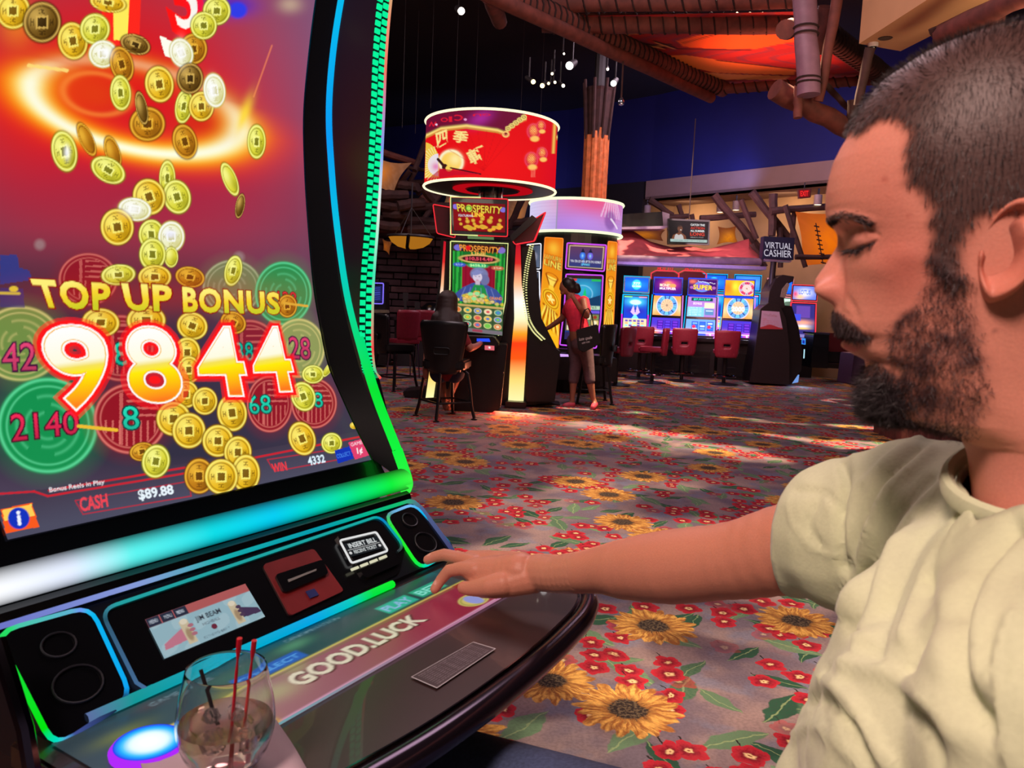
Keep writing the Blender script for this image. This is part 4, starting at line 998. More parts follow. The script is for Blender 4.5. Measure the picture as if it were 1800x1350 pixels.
log_('log', atD(1380, 52, 8.0), atD(1400, 46, 9.0), .10, M_log, fr)
log_('log', atD(1404, 150, 8.1), atD(1403, 207, 8.15), .052, M_log, fr)
log_('log', atD(1475, -20, 7.8), atD(1439, 178, 8.1), .058, M_log, fr, taper=.85)
log_('log', atD(1530, 84, 7.9), atD(1508, 184, 8.1), .05, M_log2, fr)
log_('log', atD(1445, 142, 8.4), atD(1500, 200, 8.7), .035, M_log2, fr)
log_('log', atD(1455, 10, 8.6), atD(1437, 95, 8.9), .10, M_log, fr)
log_('log', atD(1500, 175, 8.4), atD(1495, 238, 8.5), .06, M_log2, fr)
bp_ = log_('bamboo_pole', atD(1413, -30, 7.9), atD(1422, 166, 8.0), .118, M_logp, fr, taper=.97, n=18, label='smooth purplish pole with dark bands')
for t in (.40, .46, .86, .9):
    p = atD(1413, -30, 7.9) * (1 - t) + atD(1422, 166, 8.0) * t; b = MB(); b.tube([p + np.array([.12 * cos(a), .12 * sin(a), 0]) for a in np.linspace(0, 2 * pi, 17)[:-1]], .012, 5, closed=True); obj('band', b, M_rope, bp_, True, w=True)
# painted hide stretched inside the frame
pq = [(985, 48), (1405, 48), (1460, 75), (1560, 150), (1262, 158), (1120, 95)]
nx_, ny_ = 150, 90
x0, y0 = onZ(985, 20, 4.82)[:2]; XA = [onZ(*p, 4.82) for p in ((930, 30), (1420, 20), (1580, 150), (1255, 160))]
v, u = np.meshgrid(np.linspace(0, 1, ny_), np.linspace(0, 1, nx_), indexing='ij'); U_, V_ = u[..., None], v[..., None]
P = XA[0] * (1 - U_) * (1 - V_) + XA[1] * U_ * (1 - V_) + XA[2] * U_ * V_ + XA[3] * (1 - U_) * V_
P[..., 2] += .03 * np.sin(u * 9) * np.sin(v * 7)
vv_ = P - CP; dz = vv_ @ cF; HX = 900 + FPX * (vv_ @ cR) / dz; HY = 675 - FPX * (vv_ @ cU) / dz
def paint_hide(c):
    X, Y = c.X, c.Y
    c.c[:] = srgb(178, 40, 40)
    c.mix(.5 * (np.sin(X * .05 + Y * .3) > .3), (140, 30, 52)); c.mix(.5 * (np.sin(X * .11 + np.sin(Y * .2) * 3) > .75), (96, 60, 90))
    c.poly([(1008, 46), (1120, 42), (1135, 58), (1100, 62), (1040, 60)], (236, 150, 80)); c.poly([(1120, 44), (1190, 44), (1216, 54), (1190, 60), (1125, 60)], (90, 56, 50))
    c.poly([(1190, 72), (1250, 56), (1340, 48), (1400, 44), (1400, 72), (1330, 86), (1250, 86), (1200, 82)], (250, 110, 30)); c.poly([(1160, 98), (1200, 96), (1260, 105), (1400, 122), (1395, 132), (1260, 128), (1180, 112)], (250, 140, 60))
    c.poly([(1200, 124), (1280, 130), (1390, 134), (1380, 140), (1250, 140), (1210, 136)], (240, 160, 90)); c.poly([(1105, 84), (1150, 94), (1148, 97), (1104, 88)], (240, 150, 90))
    for (a, b_, d, e) in ((1122, 74, 1170, 84), (1130, 80, 1180, 78), (1150, 72, 1188, 84)): c.line(a, b_, d, e, 2.5, (40, 20, 30)); c.line(a + 2, b_ + 3, d - 3, e + 2, 1.6, (240, 180, 110))
    c.line(1190, 86, 1320, 88, 1.6, (50, 20, 24)); c.line(1260, 106, 1400, 122, 1.6, (60, 20, 24)); c.line(1330, 60, 1390, 48, 1.4, (80, 30, 20)); c.line(1200, 76, 1260, 60, 1.4, (110, 40, 20))
picture('painted_hide', P, paint_hide, vpaint('hide_paint', .8), fr, True, (HX, HY))
hp = onZ(1380, 85, 4.75)
spot('hide_uplight', (hp[0] - .3, hp[1] + .5, 2.4), tuple(hp), 62, 520, (1.0, .24, .14), .9, .1)
spot('hide_uplight', tuple(onZ(1150, 75, 2.9)), tuple(onZ(1170, 80, 4.75)), 75, 130, (1.0, .55, .35), .9, .1)
area('log_wash', (1.6, 6.0, 2.6), (1.8, 8.2, 4.6), .8, 20, (1.0, .45, .38))
# pendant cable with ornament
a = atD(1092, 178, 10.0); b = MB(); b.tube([a, atD(1102, -30, 10.0)], .012, 6); pc = obj('pendant_cable', b, M_log2); tag(pc, 'dark cable hanging across the log frame with a small bulb', 'cable')
b = MB(); b.lathe([(0, -.06), (.035, -.045), (.045, -.01), (.03, .025), (.012, .05)], a, 12); obj('bulb', b, M_trim, pc, True)

# theatre spotlights under the black ceiling
def spotlight(px, py, D, r, col, label, tilt):
    c = atD(px, py, D); t = thing('ceiling_spotlight', label, 'spotlight', c, tilt, 'spotlights under the black ceiling')
    b = MB(); b.tube([(0, -.02, 0), (0, .22, .12)], [r * 1.15, r * .9], 12); obj('can', b, M_dark2, t, True)
    b = MB(); b.tube([(0, .12, .07), (0, .12, .4)], .012, 5); obj('yoke', b, M_dark2, t)
    b = MB(); b.tube([(0, -.035, -.01), (0, -.022, 0)], r, 12); obj('lens', b, glow('lens_%d' % col[2], col, 4.0), t)
M_dark2 = mat('stage_black', (46, 42, 44), .5)
for i, (px, py, D, r, col) in enumerate(((810, 20, 12, .055, (255, 240, 230)), (1002, 116, 12, .06, (255, 252, 250)), (936, 144, 12, .035, (255, 230, 160)), (954, 151, 12, .035, (255, 230, 160)), (965, 147, 12, .02, (255, 230, 160)), (975, 145, 12, .02, (255, 240, 200)), (989, 151, 12, .025, (255, 240, 220)), (971, 130, 12, .02, (220, 200, 200)), (1079, 147, 12, .045, (255, 255, 240)), (1068, 122, 12, .02, (230, 225, 220)), (991, 95, 12, .015, (220, 220, 220)))):
    nm = ['lone white ceiling spotlight above the red drum sign', 'brightest white ceiling spotlight left of the log frame', 'leftmost warm spotlight of the small ceiling cluster', 'second warm spotlight of the small ceiling cluster', 'tiny warm spotlight in middle of the ceiling cluster', 'tiny pale spotlight right of middle in the ceiling cluster', 'rightmost spotlight of the small ceiling cluster', 'dim uppermost spotlight of the ceiling cluster', 'bright spotlight directly above the log column', 'dim spotlight above the log column, higher one', 'faint spotlight just above the brightest one'][i]
    spotlight(px, py, D, r, col, nm, random.Random(i).uniform(-.5, .5))

# log column
c0 = atD(1046, 300, 14.0); cx_, cy_ = c0[0], c0[1]
col_t = thing('log_column', 'round column of bundled orange-lit logs with tapered dark capital', 'column', (cx_, cy_, 0))
for k in range(10):
    a = 2 * pi * k / 10; b = MB(); rr = random.Random(k).uniform(.06, .075)
    b.tube([(.16 * cos(a), .16 * sin(a), .0), (.155 * cos(a + .05), .155 * sin(a + .05), 2.2), (.16 * cos(a), .16 * sin(a), 4.38 + .06 * (k % 3))], rr, 8); obj('log', b, M_logo, col_t, True)
b = MB(); b.lathe([(.20, 4.32), (.27, 5.15), (.29, 5.2), (.0, 5.2)], (0, 0, 0), 8); obj('capital', b, M_log2, col_t)
for k in range(8):
    a = 2 * pi * (k + .5) / 8; b = MB(); b.tube([(.21 * cos(a), .21 * sin(a), 4.32), (.29 * cos(a), .29 * sin(a), 5.34)], .03, 6); obj('capital_slat', b, M_log2, col_t)
b = MB(); b.lathe([(.10, 5.2), (.10, CEIL)], (0, 0, 0), 10); obj('post', b, M_dark2, col_t)
spot('column_light', (cx_ - .9, cy_ - 2.6, 2.6), (cx_, cy_, 3.7), 36, 150, (1.0, .5, .22), .8, .1)

# beige soffit box at upper right with camera dome and downlight
zb = 4.1
A1, A2, A3, A4 = onZ(1510, 77, zb), onZ(1583, 90, zb), onZ(1840, -40, zb), onZ(1745, -75, zb)
b = MB(); b.prism([A1, A2, A3, A4], np.zeros(3), np.array([0, 0, CEIL - zb])); bx = struct(obj('trim_4', b, mat('peach_plaster', (196, 148, 106), .85, var=.04, scale=3)))
cd = thing('camera_dome', 'small white ceiling camera dome on the beige soffit corner', 'camera', onZ(1535, 76, zb))
b = MB(); b.lathe([(.0, 0), (.05, 0), (.05, -.03), (.042, -.04)], (0, 0, 0), 16); obj('housing', b, mat('white_plastic', (200, 190, 190), .5), cd, True)
b = MB(); b.lathe([(.036, -.036), (.032, -.06), (.018, -.078), (0, -.083)], (0, 0, 0), 16); obj('dome', b, M_black, cd, True)
b = MB(); c_ = onZ(1556, 68, zb - .004); b.lathe([(0, 0), (.06, 0), (.07, .003)], c_, 18); tag(obj('recessed_downlight', b, M_black), 'dark round recessed downlight in the beige soffit', 'light')
sc_ = thing('wall_light_fitting', 'dark shell-shaped fitting on the soffit face', 'light', atD(1565, 14, 8.3))
b = MB(); b.lathe([(0, -.05), (.08, -.03), (.13, .01), (.14, .03)], (0, 0, 0), 16); obj('shade', b, M_rope, sc_, True)
b = MB(); b.tube([(0, 0, .0), (.16, .1, .08), (.3, .1, .12)], .02, 6); obj('arm', b, M_rope, sc_)
area('soffit_lamp', (4.2, 5.6, 3.1), tuple((A1 + A3) / 2), .8, 40, (1.0, .72, .45))
# palisade of red logs under it, and slanting brace
pal = thing('log_palisade', 'row of upright red-brown logs behind the man\'s head', 'log wall', (onZ(1650, 100, 3.9)[0], onZ(1650, 100, 3.9)[1], 0))
e0, e1 = atD(1606, 150, 8.4), atD(1740, 120, 6.9)
for k in range(12):
    t = k / 11; p = e0 * (1 - t) + e1 * t; b = MB(); b.tube([(p[0], p[1], 0), (p[0], p[1], 2), (p[0], p[1], zb - .02 + .0 * k)], .085, 10); obj('log', b, M_log, pal, True, w=True)
log_('log', atD(1655, 60, 7.0), atD(1850, -30, 5.6), .09, M_log, pal); log_('log', atD(1660, 62, 7.0), atD(1850, 76, 5.8), .045, M_log, pal); log_('log', atD(1645, 48, 7.0), atD(1655, 80, 7.05), .06, M_log2, pal)

# left background: log tangle with hides and bowl lamp
M_hide = mat('tan_hide', (176, 116, 84), .8, var=.25, scale=5)
M_amber = mat('amber_hide', (226, 112, 20), .8, var=.4, scale=3)
def hide(name, pts, Yv, glowc, label, sag=.12, n=14, strength=.8, parent=None, base=(150, 80, 40), centre=(.5, .6)):
    """stretched hide, its backlight painted as a glowing centre: four corner px, subdivided with sagging edges"""
    c = [Ypt(x, y, Yv) for x, y in pts]; v, u = np.meshgrid(np.linspace(0, 1, n), np.linspace(0, 1, n), indexing='ij')
    u2 = u + sag * np.sin(pi * v) * (.5 - u); v2 = v + sag * np.sin(pi * u) * (.5 - v); U_, V_ = u2[..., None], v2[..., None]
    P = c[0] * (1 - U_) * (1 - V_) + c[1] * U_ * (1 - V_) + c[2] * U_ * V_ + c[3] * (1 - U_) * V_
    P[..., 1] += -.18 * np.sin(pi * u) * np.sin(pi * v)
    def pt(cv):
        cv.c[:] = srgb(*base) * strength * .5; cv.blob(centre[0], centre[1], .42, .42, tuple(glowc), .95 * min(1, strength))  # light from behind is put into the emission colour
        cv.mix(.25 * (np.sin(cv.X * 23 + np.sin(cv.Y * 17) * 2) > .5), base)
    o = picture(name, P, pt, vglow('hide_glow', .9), parent, parent is not None)
    return o
lt = thing('log_tangle', 'dark heap of lashed logs above the stone wall', 'log frame', (-2.4, 15.6, 0))
lr = random.Random(11)
for px_ in (640, 800): log_('post', Ypt(px_, 400, 15.5) * np.array([1, 1, 0]), Ypt(px_, 330, 15.5), .08, M_log2, lt, n=8)
for (a, b_, r) in (((655, 262), (735, 288), .07), ((655, 285), (752, 300), .04), ((735, 292), (700, 355), .05), ((752, 240), (728, 300), .06), ((720, 300), (650, 395), .05), ((760, 300), (735, 340), .06), ((650, 352), (760, 372), .09), ((655, 368), (790, 362), .08), ((650, 385), (790, 392), .10), ((660, 402), (800, 398), .09), ((690, 350), (745, 385), .07), ((655, 375), (700, 345), .06), ((740, 345), (790, 400), .07), ((780, 330), (745, 385), .06), ((880, 340), (935, 330), .06), ((925, 335), (895, 400), .07), ((660, 410), (790, 412), .07), ((700, 320), (780, 320), .05), ((880, 395), (960, 385), .08), ((765, 350), (800, 300), .07), ((655, 390), (735, 360), .05)):
    log_('log', Ypt(*a, 15.5 + lr.uniform(-.3, .3)), Ypt(*b_, 15.5 + lr.uniform(-.3, .3)), r, M_log2 if lr.random() < .7 else M_log, lt, n=8)
for (a, b_) in (((700, 325), (735, 330)), ((668, 344), (716, 342)), ((660, 356), (700, 366)), ((700, 362), (745, 356)), ((655, 395), (700, 400)), ((720, 404), (770, 404)), ((745, 330), (760, 350)), ((675, 376), (720, 380))):
    log_('log', Ypt(*a, 15.0 + lr.uniform(-.3, .3)), Ypt(*b_, 15.0), .10, M_log2, lt, n=8)
def hthing(o, label, par=None):
    par = par or lt; o.name = 'hide_panel'; o.data.transform(pmat(par).inverted()); o.parent = par; o['label'] = label; return o
hthing(hide('hide_lantern', [(655, 274), (724, 286), (690, 344), (650, 330)], 15.0, (236, 128, 28), '', .2, strength=.9, base=(170, 110, 80), centre=(.25, .5)), 'tan hide glowing orange at upper left beside the big machine')
hthing(hide('hide_lantern', [(785, 342), (820, 330), (812, 362), (770, 372)], 15.8, (170, 110, 60), '', .2, strength=.6, base=(120, 86, 70)), 'dim tan hide just left of the prosperity topper screen')
hthing(hide('hide_lantern', [(880, 344), (944, 332), (922, 382), (890, 408)], 15.8, (200, 120, 60), '', .2, strength=.7, base=(150, 100, 80), centre=(.6, .8)), 'tan hide between the two drum signs')
hthing(hide('hide_lantern', [(672, 420), (690, 424), (684, 448), (674, 440)], 15.2, (180, 90, 20), '', .2, strength=.6), 'small brown hide scrap beside the bowl lamp')
bl = thing('bowl_lamp', 'half-bowl amber pendant lamp against the dark stone wall', 'lamp', Ypt(722, 417, 14.6))
b = MB(); b.lathe([(.42, 0), (.36, -.10), (.24, -.18), (.10, -.215), (0, -.22)], (0, 0, 0), 24); obj('bowl', b, glow('amber_bowl', (190, 120, 30), .75), bl, True)
b = MB(); b.lathe([(.43, -.02), (.45, 0), (.44, .03), (.40, .03)], (0, 0, 0), 24); obj('rim', b, M_dark2, bl, True)
b = MB(); b.tube([(.02, -.43, .02), (0, -.36, -.11), (-.03, -.2, -.20), (-.04, -.02, -.235)], .035, 6); obj('strap', b, M_black, bl)
b = MB(); b.tube([(0, 0, .03), (0, 0, 1.0)], .015, 6); obj('rod', b, M_dark2, bl)
for k, a in enumerate((.4, 2.6, 4.4)):
    b = MB(); b.tube([(.42 * cos(a), .42 * sin(a), .02), (0, 0, .55)], .008, 5); obj('chain', b, M_dark2, bl)

# right background: leaning logs, hides, red awning
rt = thing('leaning_log_frame', 'crossed dark poles rising behind the machine row', 'log frame', (4.2, 15.9, 0))
for (a, b_, r, Yv) in (((1141, 351), (1182, 379), .07, 16.4), ((1193, 360), (1201, 388), .055, 16.4), ((1172, 383), (1210, 380), .06, 16.3), ((1230, 384), (1328, 377), .065, 16.0), ((1255, 343), (1345, 450), .085, 15.8), ((1302, 351), (1330, 420), .06, 15.6), ((1321, 337), (1395, 430), .085, 15.4), ((1360, 341), (1357, 415), .085, 15.2), ((1355, 371), (1460, 363), .07, 15.1), ((1380, 361), (1416, 470), .055, 15.0), ((1396, 372), (1390, 450), .05, 15.2), ((1300, 395), (1322, 450), .035, 15.9), ((1398, 452), (1470, 452), .05, 14.8), ((1345, 420), (1370, 440), .1, 15.3), ((1320, 430), (1345, 470), .07, 15.4), ((1216, 376), (1220, 400), .05, 16.2), ((1370, 400), (1372, 470), .06, 15.3)):
    log_('log', Ypt(*a, Yv), Ypt(*b_, Yv), r, M_log2, rt, n=8)
hthing(hide('hide_lantern', [(1398, 372), (1500, 370), (1500, 470), (1410, 468)], 15.0, (250, 120, 6), '', .10, strength=1.3, base=(214, 96, 30), centre=(.5, .55), n=24), 'large laced orange hide behind the man\'s nose', rt)
lc = MB()
for k in range(9):
    lc.tube([Ypt(1434 + k * 1.5 - 3, 397 + k * 8, 14.75), Ypt(1437 + k * 1.5 + 3, 399 + k * 8, 14.75)], .012, 4)
lc.tube([Ypt(1434 + k * 1.6, 392 + k * 9, 14.76) for k in range(9)], .010, 4)
obj('hide_lacing', lc, M_rope, rt, w=True)
hthing(hide('hide_lantern', [(1262, 398), (1294, 397), (1298, 428), (1260, 430)], 16.1, (240, 140, 20), '', .2, strength=.95, base=(170, 80, 40), centre=(.5, .7)), 'small amber hide right of the hanging television', rt)
hthing(hide('hide_lantern', [(1108, 402), (1170, 404), (1166, 424), (1116, 420)], 16.6, (214, 120, 20), '', .2, strength=.8, base=(130, 60, 40), centre=(.3, .6)), 'dull amber hide under the black sign box', rt)
aw = thing('red_hide_awning', 'long dark red hide canopy over the machine row', 'awning', Ypt(1210, 455, 15.4))
top = [(1084, 410), (1110, 405), (1140, 425), (1180, 436), (1215, 434), (1240, 440), (1290, 428), (1318, 420), (1322, 432), (1335, 450)]
G = []
for j in range(8):
    row = []
    for i in range(40):
        x = 1084 + (1335 - 1084) * i / 39; yt = np.interp(x, [p[0] for p in top], [p[1] for p in top]); yb = 452 + (x - 1084) * .02
        t = j / 7; p = Ypt(x, yt * (1 - t) + yb * t, 15.6); p[1] += -.9 * t + .08 * sin(x * .12 + t * 3) * (1 - t); p2 = CP + (p - CP) * (1.0); row.append(Ypt(x, yt * (1 - t) + yb * t, p[1]))
    G.append(row)
b = MB(); b.grid(G); o = obj('hide_canopy', b, mat('dark_red_hide', (156, 58, 62), .7, var=.3, scale=3, bump=.2), aw, True, w=True)
bm = bmesh.new(); bm.from_mesh(o.data); bmesh.ops.solidify(bm, geom=bm.faces[:], thickness=.015); bm.to_mesh(o.data); bm.free()
log_('log', Ypt(1084, 455, 14.7), Ypt(1338, 460, 14.5), .075, mat('grey_log', (104, 78, 92), .8, var=.3, scale=6), aw)
b = MB(); b.box(((Ypt(1090, 467, 14.9) + Ypt(1335, 468, 14.7)) / 2), (2.75, .5, .06), rz=-.07); obj('light_shelf', b, mat('lilac_shelf', (130, 112, 150), .6), aw, w=True)
area('awning_glow', tuple(Ypt(1210, 478, 14.2)), tuple(Ypt(1210, 450, 15.2)), 2.4, 10, (.55, .45, 1.0), size_y=.2)
area('awning_wash', tuple(Ypt(1230, 520, 12.5)), tuple(Ypt(1230, 430, 15.2)), 1.0, 22, (1.0, .4, .45))
# black sign box and hanging television
bxs = thing('sign_box', 'black hanging box with pale lower ledge left of the television', 'sign', Ypt(1132, 400, 15.3))
px_poly('box', [(1086, 377), (1164, 372), (1166, 397), (1088, 399)], 15.3, .3, M_black, bxs); px_poly('end_cap', [(1164, 372), (1177, 376), (1176, 398), (1166, 397)], 15.32, .3, mat('grey_metal', (110, 96, 104), .4), bxs)
px_poly('ledge', [(1086, 399), (1176, 397), (1168, 402), (1090, 403)], 15.25, .4, mat('pale_ledge', (150, 130, 150), .5), bxs)
tv = thing('television', 'hanging television showing a basketball promotion', 'television', Ypt(1211, 430, 15.1))
px_poly('housing', [(1174, 384), (1248, 387), (1247, 431), (1174, 429)], 15.1, .09, M_black, tv)
P, XY = quad3([(1177, 387), (1246, 390), (1244, 428), (1177, 426)], lambda x, y: Ypt(x, y, 15.09), 110, 66)
def paint_tv(c):
    c.c[:] = srgb(10, 10, 12); c.rect(.02, .84, .98, .96, (170, 196, 190)); c.text('YOUR GAME YOUR TEAM YOUR NIGHT', [(.1, .88), (.9, .88), (.9, .92), (.1, .92)], (60, 80, 80))
    c.poly([(.05, .84), (.09, .66), (.2, .56), (.26, .54), (.34, .58), (.42, .68), (.44, .84)], (120, 70, 44)); c.poly([(.12, .84), (.14, .66), (.18, .60), (.24, .66), (.30, .60), (.35, .68), (.37, .84)], (196, 192, 190))
    c.disc(.27, .36, .065, .14, (112, 66, 44), .15); c.blob(.255, .25, .06, .05, (30, 20, 16), .9); c.rect(.23, .48, .31, .58, (104, 60, 40)); c.disc(.292, .42, .02, .02, (230, 220, 210), .3)
    c.text('CATCH THE', [(.54, .12), (.90, .12), (.90, .21), (.54, .21)], (236, 236, 236), .03); c.text('ACTION', [(.54, .26), (.90, .26), (.90, .36), (.54, .36)], (214, 60, 40), .03)
    c.text('ALL SUMMER', [(.54, .40), (.90, .40), (.90, .48), (.54, .48)], (236, 236, 236), .03); c.text('LONG', [(.54, .52), (.90, .52), (.90, .66), (.54, .66)], (220, 64, 44), .03); c.text('ENTER TO WIN TICKETS', [(.54, .72), (.88, .72), (.88, .76), (.54, .76)], (190, 190, 190))
picture('tv_picture', P, paint_tv, vglow('screen_std', 1.0), tv, True, XY)
b = MB(); p = Ypt(1211, 386, 15.15); b.tube([p, p + np.array([0, 0, 1.9])], .010, 6); obj('pole', b, M_rope, tv, w=True)
# exit sign, can lights
ex = thing('exit_sign', 'small red EXIT sign hanging under the pink soffit', 'sign', Ypt(1413, 346, 14.6))
px_poly('housing', [(1403, 333), (1426, 331), (1425, 347), (1404, 349)], 14.6, .05, mat('exit_housing', (90, 50, 50), .5), ex)
P, XY = quad3([(1404, 334), (1424, 333), (1423, 346), (1405, 347)], lambda x, y: Ypt(x, y, 14.59), 60, 34)
def paint_ex(c): c.c[:] = srgb(120, 16, 20); c.text('EXIT', [(.14, .18), (.86, .18), (.86, .84), (.14, .84)], (255, 40, 40), .03)
picture('exit_face', P, paint_ex, vglow('screen_std', 1.0), ex, True, XY)
b = MB(); p = Ypt(1414, 332, 14.62); b.tube([p, p + np.array([0, 0, .12])], .012, 5); obj('bracket', b, M_dark2, ex, w=True)
for i, (px, py, Yv) in enumerate(((1438, 352, 15.0), (1294, 362, 16.4), (1266, 366, 16.8), (1138, 369, 18.0))):
    c = Ypt(px, py, Yv); t = thing('can_light', ['white can downlight beside the exit sign', 'tilted can downlight above the crossed poles', 'can downlight above the hanging television', 'small can downlight above the black sign box'][i], 'light', c, 0, 'can downlights in the recess')
    b = MB(); b.lathe([(.075, -.09), (.075, .10), (.0, .10)], (0, 0, 0), 14); obj('can', b, mat('white_can', (150, 126, 120), .5), t, True)
    b = MB(); b.lathe([(0, -.085), (.065, -.085)], (0, 0, 0), 14); obj('lens', b, glow('lens_warm', (255, 236, 190), 3.0), t)
    b = MB(); b.box((0, 0, .16), (.03, .03, .12)); obj('stem', b, M_dark2, t)

# ------------------------------------------------------------------ red drum machine (prosperity tower)
def ring_tube(name, c, R, r, m, parent, a0=0, a1=2 * pi, n=64):
    b = MB(); b.tube([(c[0] + R * cos(a), c[1] + R * sin(a), c[2]) for a in np.linspace(a0, a1, n + 1)[:-1]], r, 6, closed=True); return obj(name, b, m, parent, True)
M_cab = mat('cabinet_black', (26, 20, 22), .35, var=.1)
M_cabr = mat('cabinet_maroon', (84, 16, 26), .4, var=.1)
tower = thing('slot_machine', 'tall slot machine under the big red lantern drum sign', 'slot machine', onZ(880, 722, 0))
dc = atD(863, 280, 10.0); dR = 115 * 10.0 / FPX; zt = Ypt(865, 221, dc[1])[2]; zb_ = Ypt(861, 334, dc[1])[2]
drum = thing('drum_sign', 'large red round sign with lanterns, fans and golden characters', 'sign', (dc[0], dc[1], zb_))
na, nz_ = 420, 150
a_ = np.linspace(-pi, pi, na); z_ = np.linspace(zt, zb_, nz_)
P = np.array([[(dc[0] + dR * sin(a), dc[1] - dR * cos(a), z) for a in a_] for z in z_])
v = P - CP; dz = v @ cF; X_ = 900 + FPX * (v @ cR) / dz; Y_ = 675 - FPX * (v @ cU) / dz
aa = np.tile(np.abs(a_)[None], (nz_, 1)); bk = aa > 1.35
X_ = np.where(bk, 400 + aa * 20, X_)
def paint_drum(c):
    X, Y = c.X, c.Y
    c.c[:] = srgb(226, 10, 20); c.blob(860, 290, 80, 50, (250, 20, 20), .6); c.mix(np.clip((X - 935) / 60, 0, 1) * .5, (200, 10, 50))
    tp = np.interp(X, [740, 752, 775, 820, 875, 888, 905, 922, 990], [240, 236, 225, 220, 228, 233, 216, 208, 190])
    c.mix((Y < tp) * (X < 922) * 1.0, (110, 12, 50)); c.blob(845, 208, 22, 12, (170, 40, 150), .9, -25)
    for t, x0, y0, x1, y1 in (('W', 754, 214, 770, 222), ('O', 775, 207, 787, 214), ('I', 790, 205, 794, 214), ('C', 799, 202, 813, 212), ('U', 832, 200, 846, 204), ('G', 848, 200, 862, 204)):
        c.text(t, [(x1, y1), (x0, y1), (x0, y0), (x1, y0)], (226, 24, 50), .02)
    c.disc(818, 210, 2.4, 2.4, (230, 150, 200)); c.disc(767, 219, 2, 2, (230, 200, 230))
    m = np.exp(-((Y - tp - 1) / 2.6) ** 2) * (X < 925); c.mix(m, (246, 220, 120)); c.mix(np.exp(-((Y - tp - 5) / 1.0) ** 2) * (X < 880) * .9, (190, 160, 60))
    for k in range(5):
        cx, cy = 893 + k * 7, 226 - k * 5; c.disc(cx, cy, 5.2, 4.6, (240, 214, 120)); c.ring(cx, cy, 2.4, 2.2, .3, (110, 60, 20), .8)
    c.disc(889, 236, 6.5, 6, (230, 120, 90)); c.ring(889, 236, 5, 4.6, .2, (250, 220, 120)); c.disc(889, 235, 2, 2, (100, 10, 10))
    for (t, q) in (('四', [(766, 235), (785, 228), (786, 251), (770, 260)]), ('季', [(799, 229), (824, 232), (819, 252), (796, 249)]), ('軒', [(819, 267), (847, 254), (856, 277), (830, 291)])):
        c.text(t, q, (250, 226, 140), .028)
    # fans
    u, v_, r = c.ell(745, 296, 30, 46); c.mix((r < 1) * ((v_ * 1.0 < .35)) * (X < 772), (236, 196, 70)); an = np.arctan2(Y - 296, X - 762)
    rr = np.hypot(X - 772, Y - 290); c.mix((rr < 20) * (X < 770) * 1.0, (226, 214, 240)); c.mix((rr < 34) * (X < 768) * (np.sin(np.arctan2(Y - 290, X - 772) * 40) > .2) * .6, (255, 240, 170)); c.blob(766, 293, 7, 7, (226, 120, 180), .9)
    rr = np.hypot(X - 793, Y - 285); c.mix((rr < 21.5) * (Y < 297), (250, 206, 90)); c.mix(np.exp(-((rr - 20) / 2.5) ** 2) * (Y < 297), (250, 240, 200)); c.blob(800, 280, 10, 10, (255, 240, 170), .8)
    c.line(770, 280, 784, 296, 5, (50, 16, 24)); c.disc(782, 294, 5, 6, (60, 20, 20)); c.disc(789, 296, 5.5, 5.5, (246, 206, 90)); c.line(792, 295, 845, 306, 2.5, (70, 10, 24)); c.poly([(748, 318), (775, 296), (845, 306), (800, 308)], (196, 10, 40), .8)
    for k in range(9): c.line(850, 300, 850 + 70 * cos(-2.6 + k * .22), 300 + 70 * sin(-2.6 + k * .22), 1, (200, 6, 16), .5)
    for (x, y, s) in ((938, 231, 1.0), (934, 281, 1.0), (951, 222, .7), (953, 270, .8)):
        c.disc(x, y, 12 * s, 14 * s, (214, 14, 60), .2); c.ring(x, y, 11 * s, 13 * s, .1, (246, 70, 100), .7); c.disc(x, y - 2, 7 * s, 9 * s, (240, 90, 60), .5); c.mix(np.exp(-(((X - x) / 6 / s) ** 2 + ((Y - y + 2) / 7 / s) ** 2)) * (np.sin(X * 1.7) * np.sin(Y * 1.5) > -.1) * .9, (250, 200, 110))
        c.disc(x + 2, y + 13 * s, 7.5 * s, 5 * s, (255, 196, 100), .5)
    for k in range(3): c.line(934 + k * 3, 297, 934 + k * 3, 311, 1.2, (250, 120, 100))
    c.mix(np.exp(-((X - 974 + .05 * (Y - 240)) / 2.4) ** 2) * (Y < 270) * .9, (240, 200, 90)); c.text('元', [(944, 260), (950, 260), (950, 268), (944, 268)], (226, 60, 110))
picture('picture', P, paint_drum, vglow('screen_drum', 1.0), drum, True, (X_, Y_))
for z in (zt, zb_):
    b = MB(); b.tube([(dR * 1.01 * cos(a), dR * 1.01 * sin(a), z - zb_) for a in np.linspace(0, 2 * pi, 81)[:-1]], .016, 6, closed=True); obj('light_ring', b, glow('cream_tube', (255, 244, 200), 1.3), drum, True)
b = MB(); b.lathe([(0, .02), (dR * .99, .0)], (0, 0, 0), 64); b.lathe([(0, zt - zb_), (dR * .99, zt - zb_)], (0, 0, 0), 64); obj('cap', b, mat('drum_grey', (60, 48, 48), .5), drum)
b = MB(); b.lathe([(.36, -.004), (.52, -.004), (.52, -.012), (.36, -.012), (.36, -.004)], (.04, -.05, 0), 48); obj('red_ring', b, glow('ring_red', (200, 10, 24), .8), drum)
b = MB(); b.lathe([(.34, .0), (.34, -.02), (0, -.02)], (.04, -.05, 0), 40); obj('hub', b, M_black, drum)
b = MB(); b.tube([(.02, -.02, -.45), (.02, -.02, .0)], .14, 16); obj('post', b, M_black, drum, True)
for x in (-.14, .14):
    b = MB(); b.tube([(.02 + x, -.14, -.30), (.02 + x, -.14, .0)], .018, 8); obj('support_rod', b, M_chrome, drum, True)
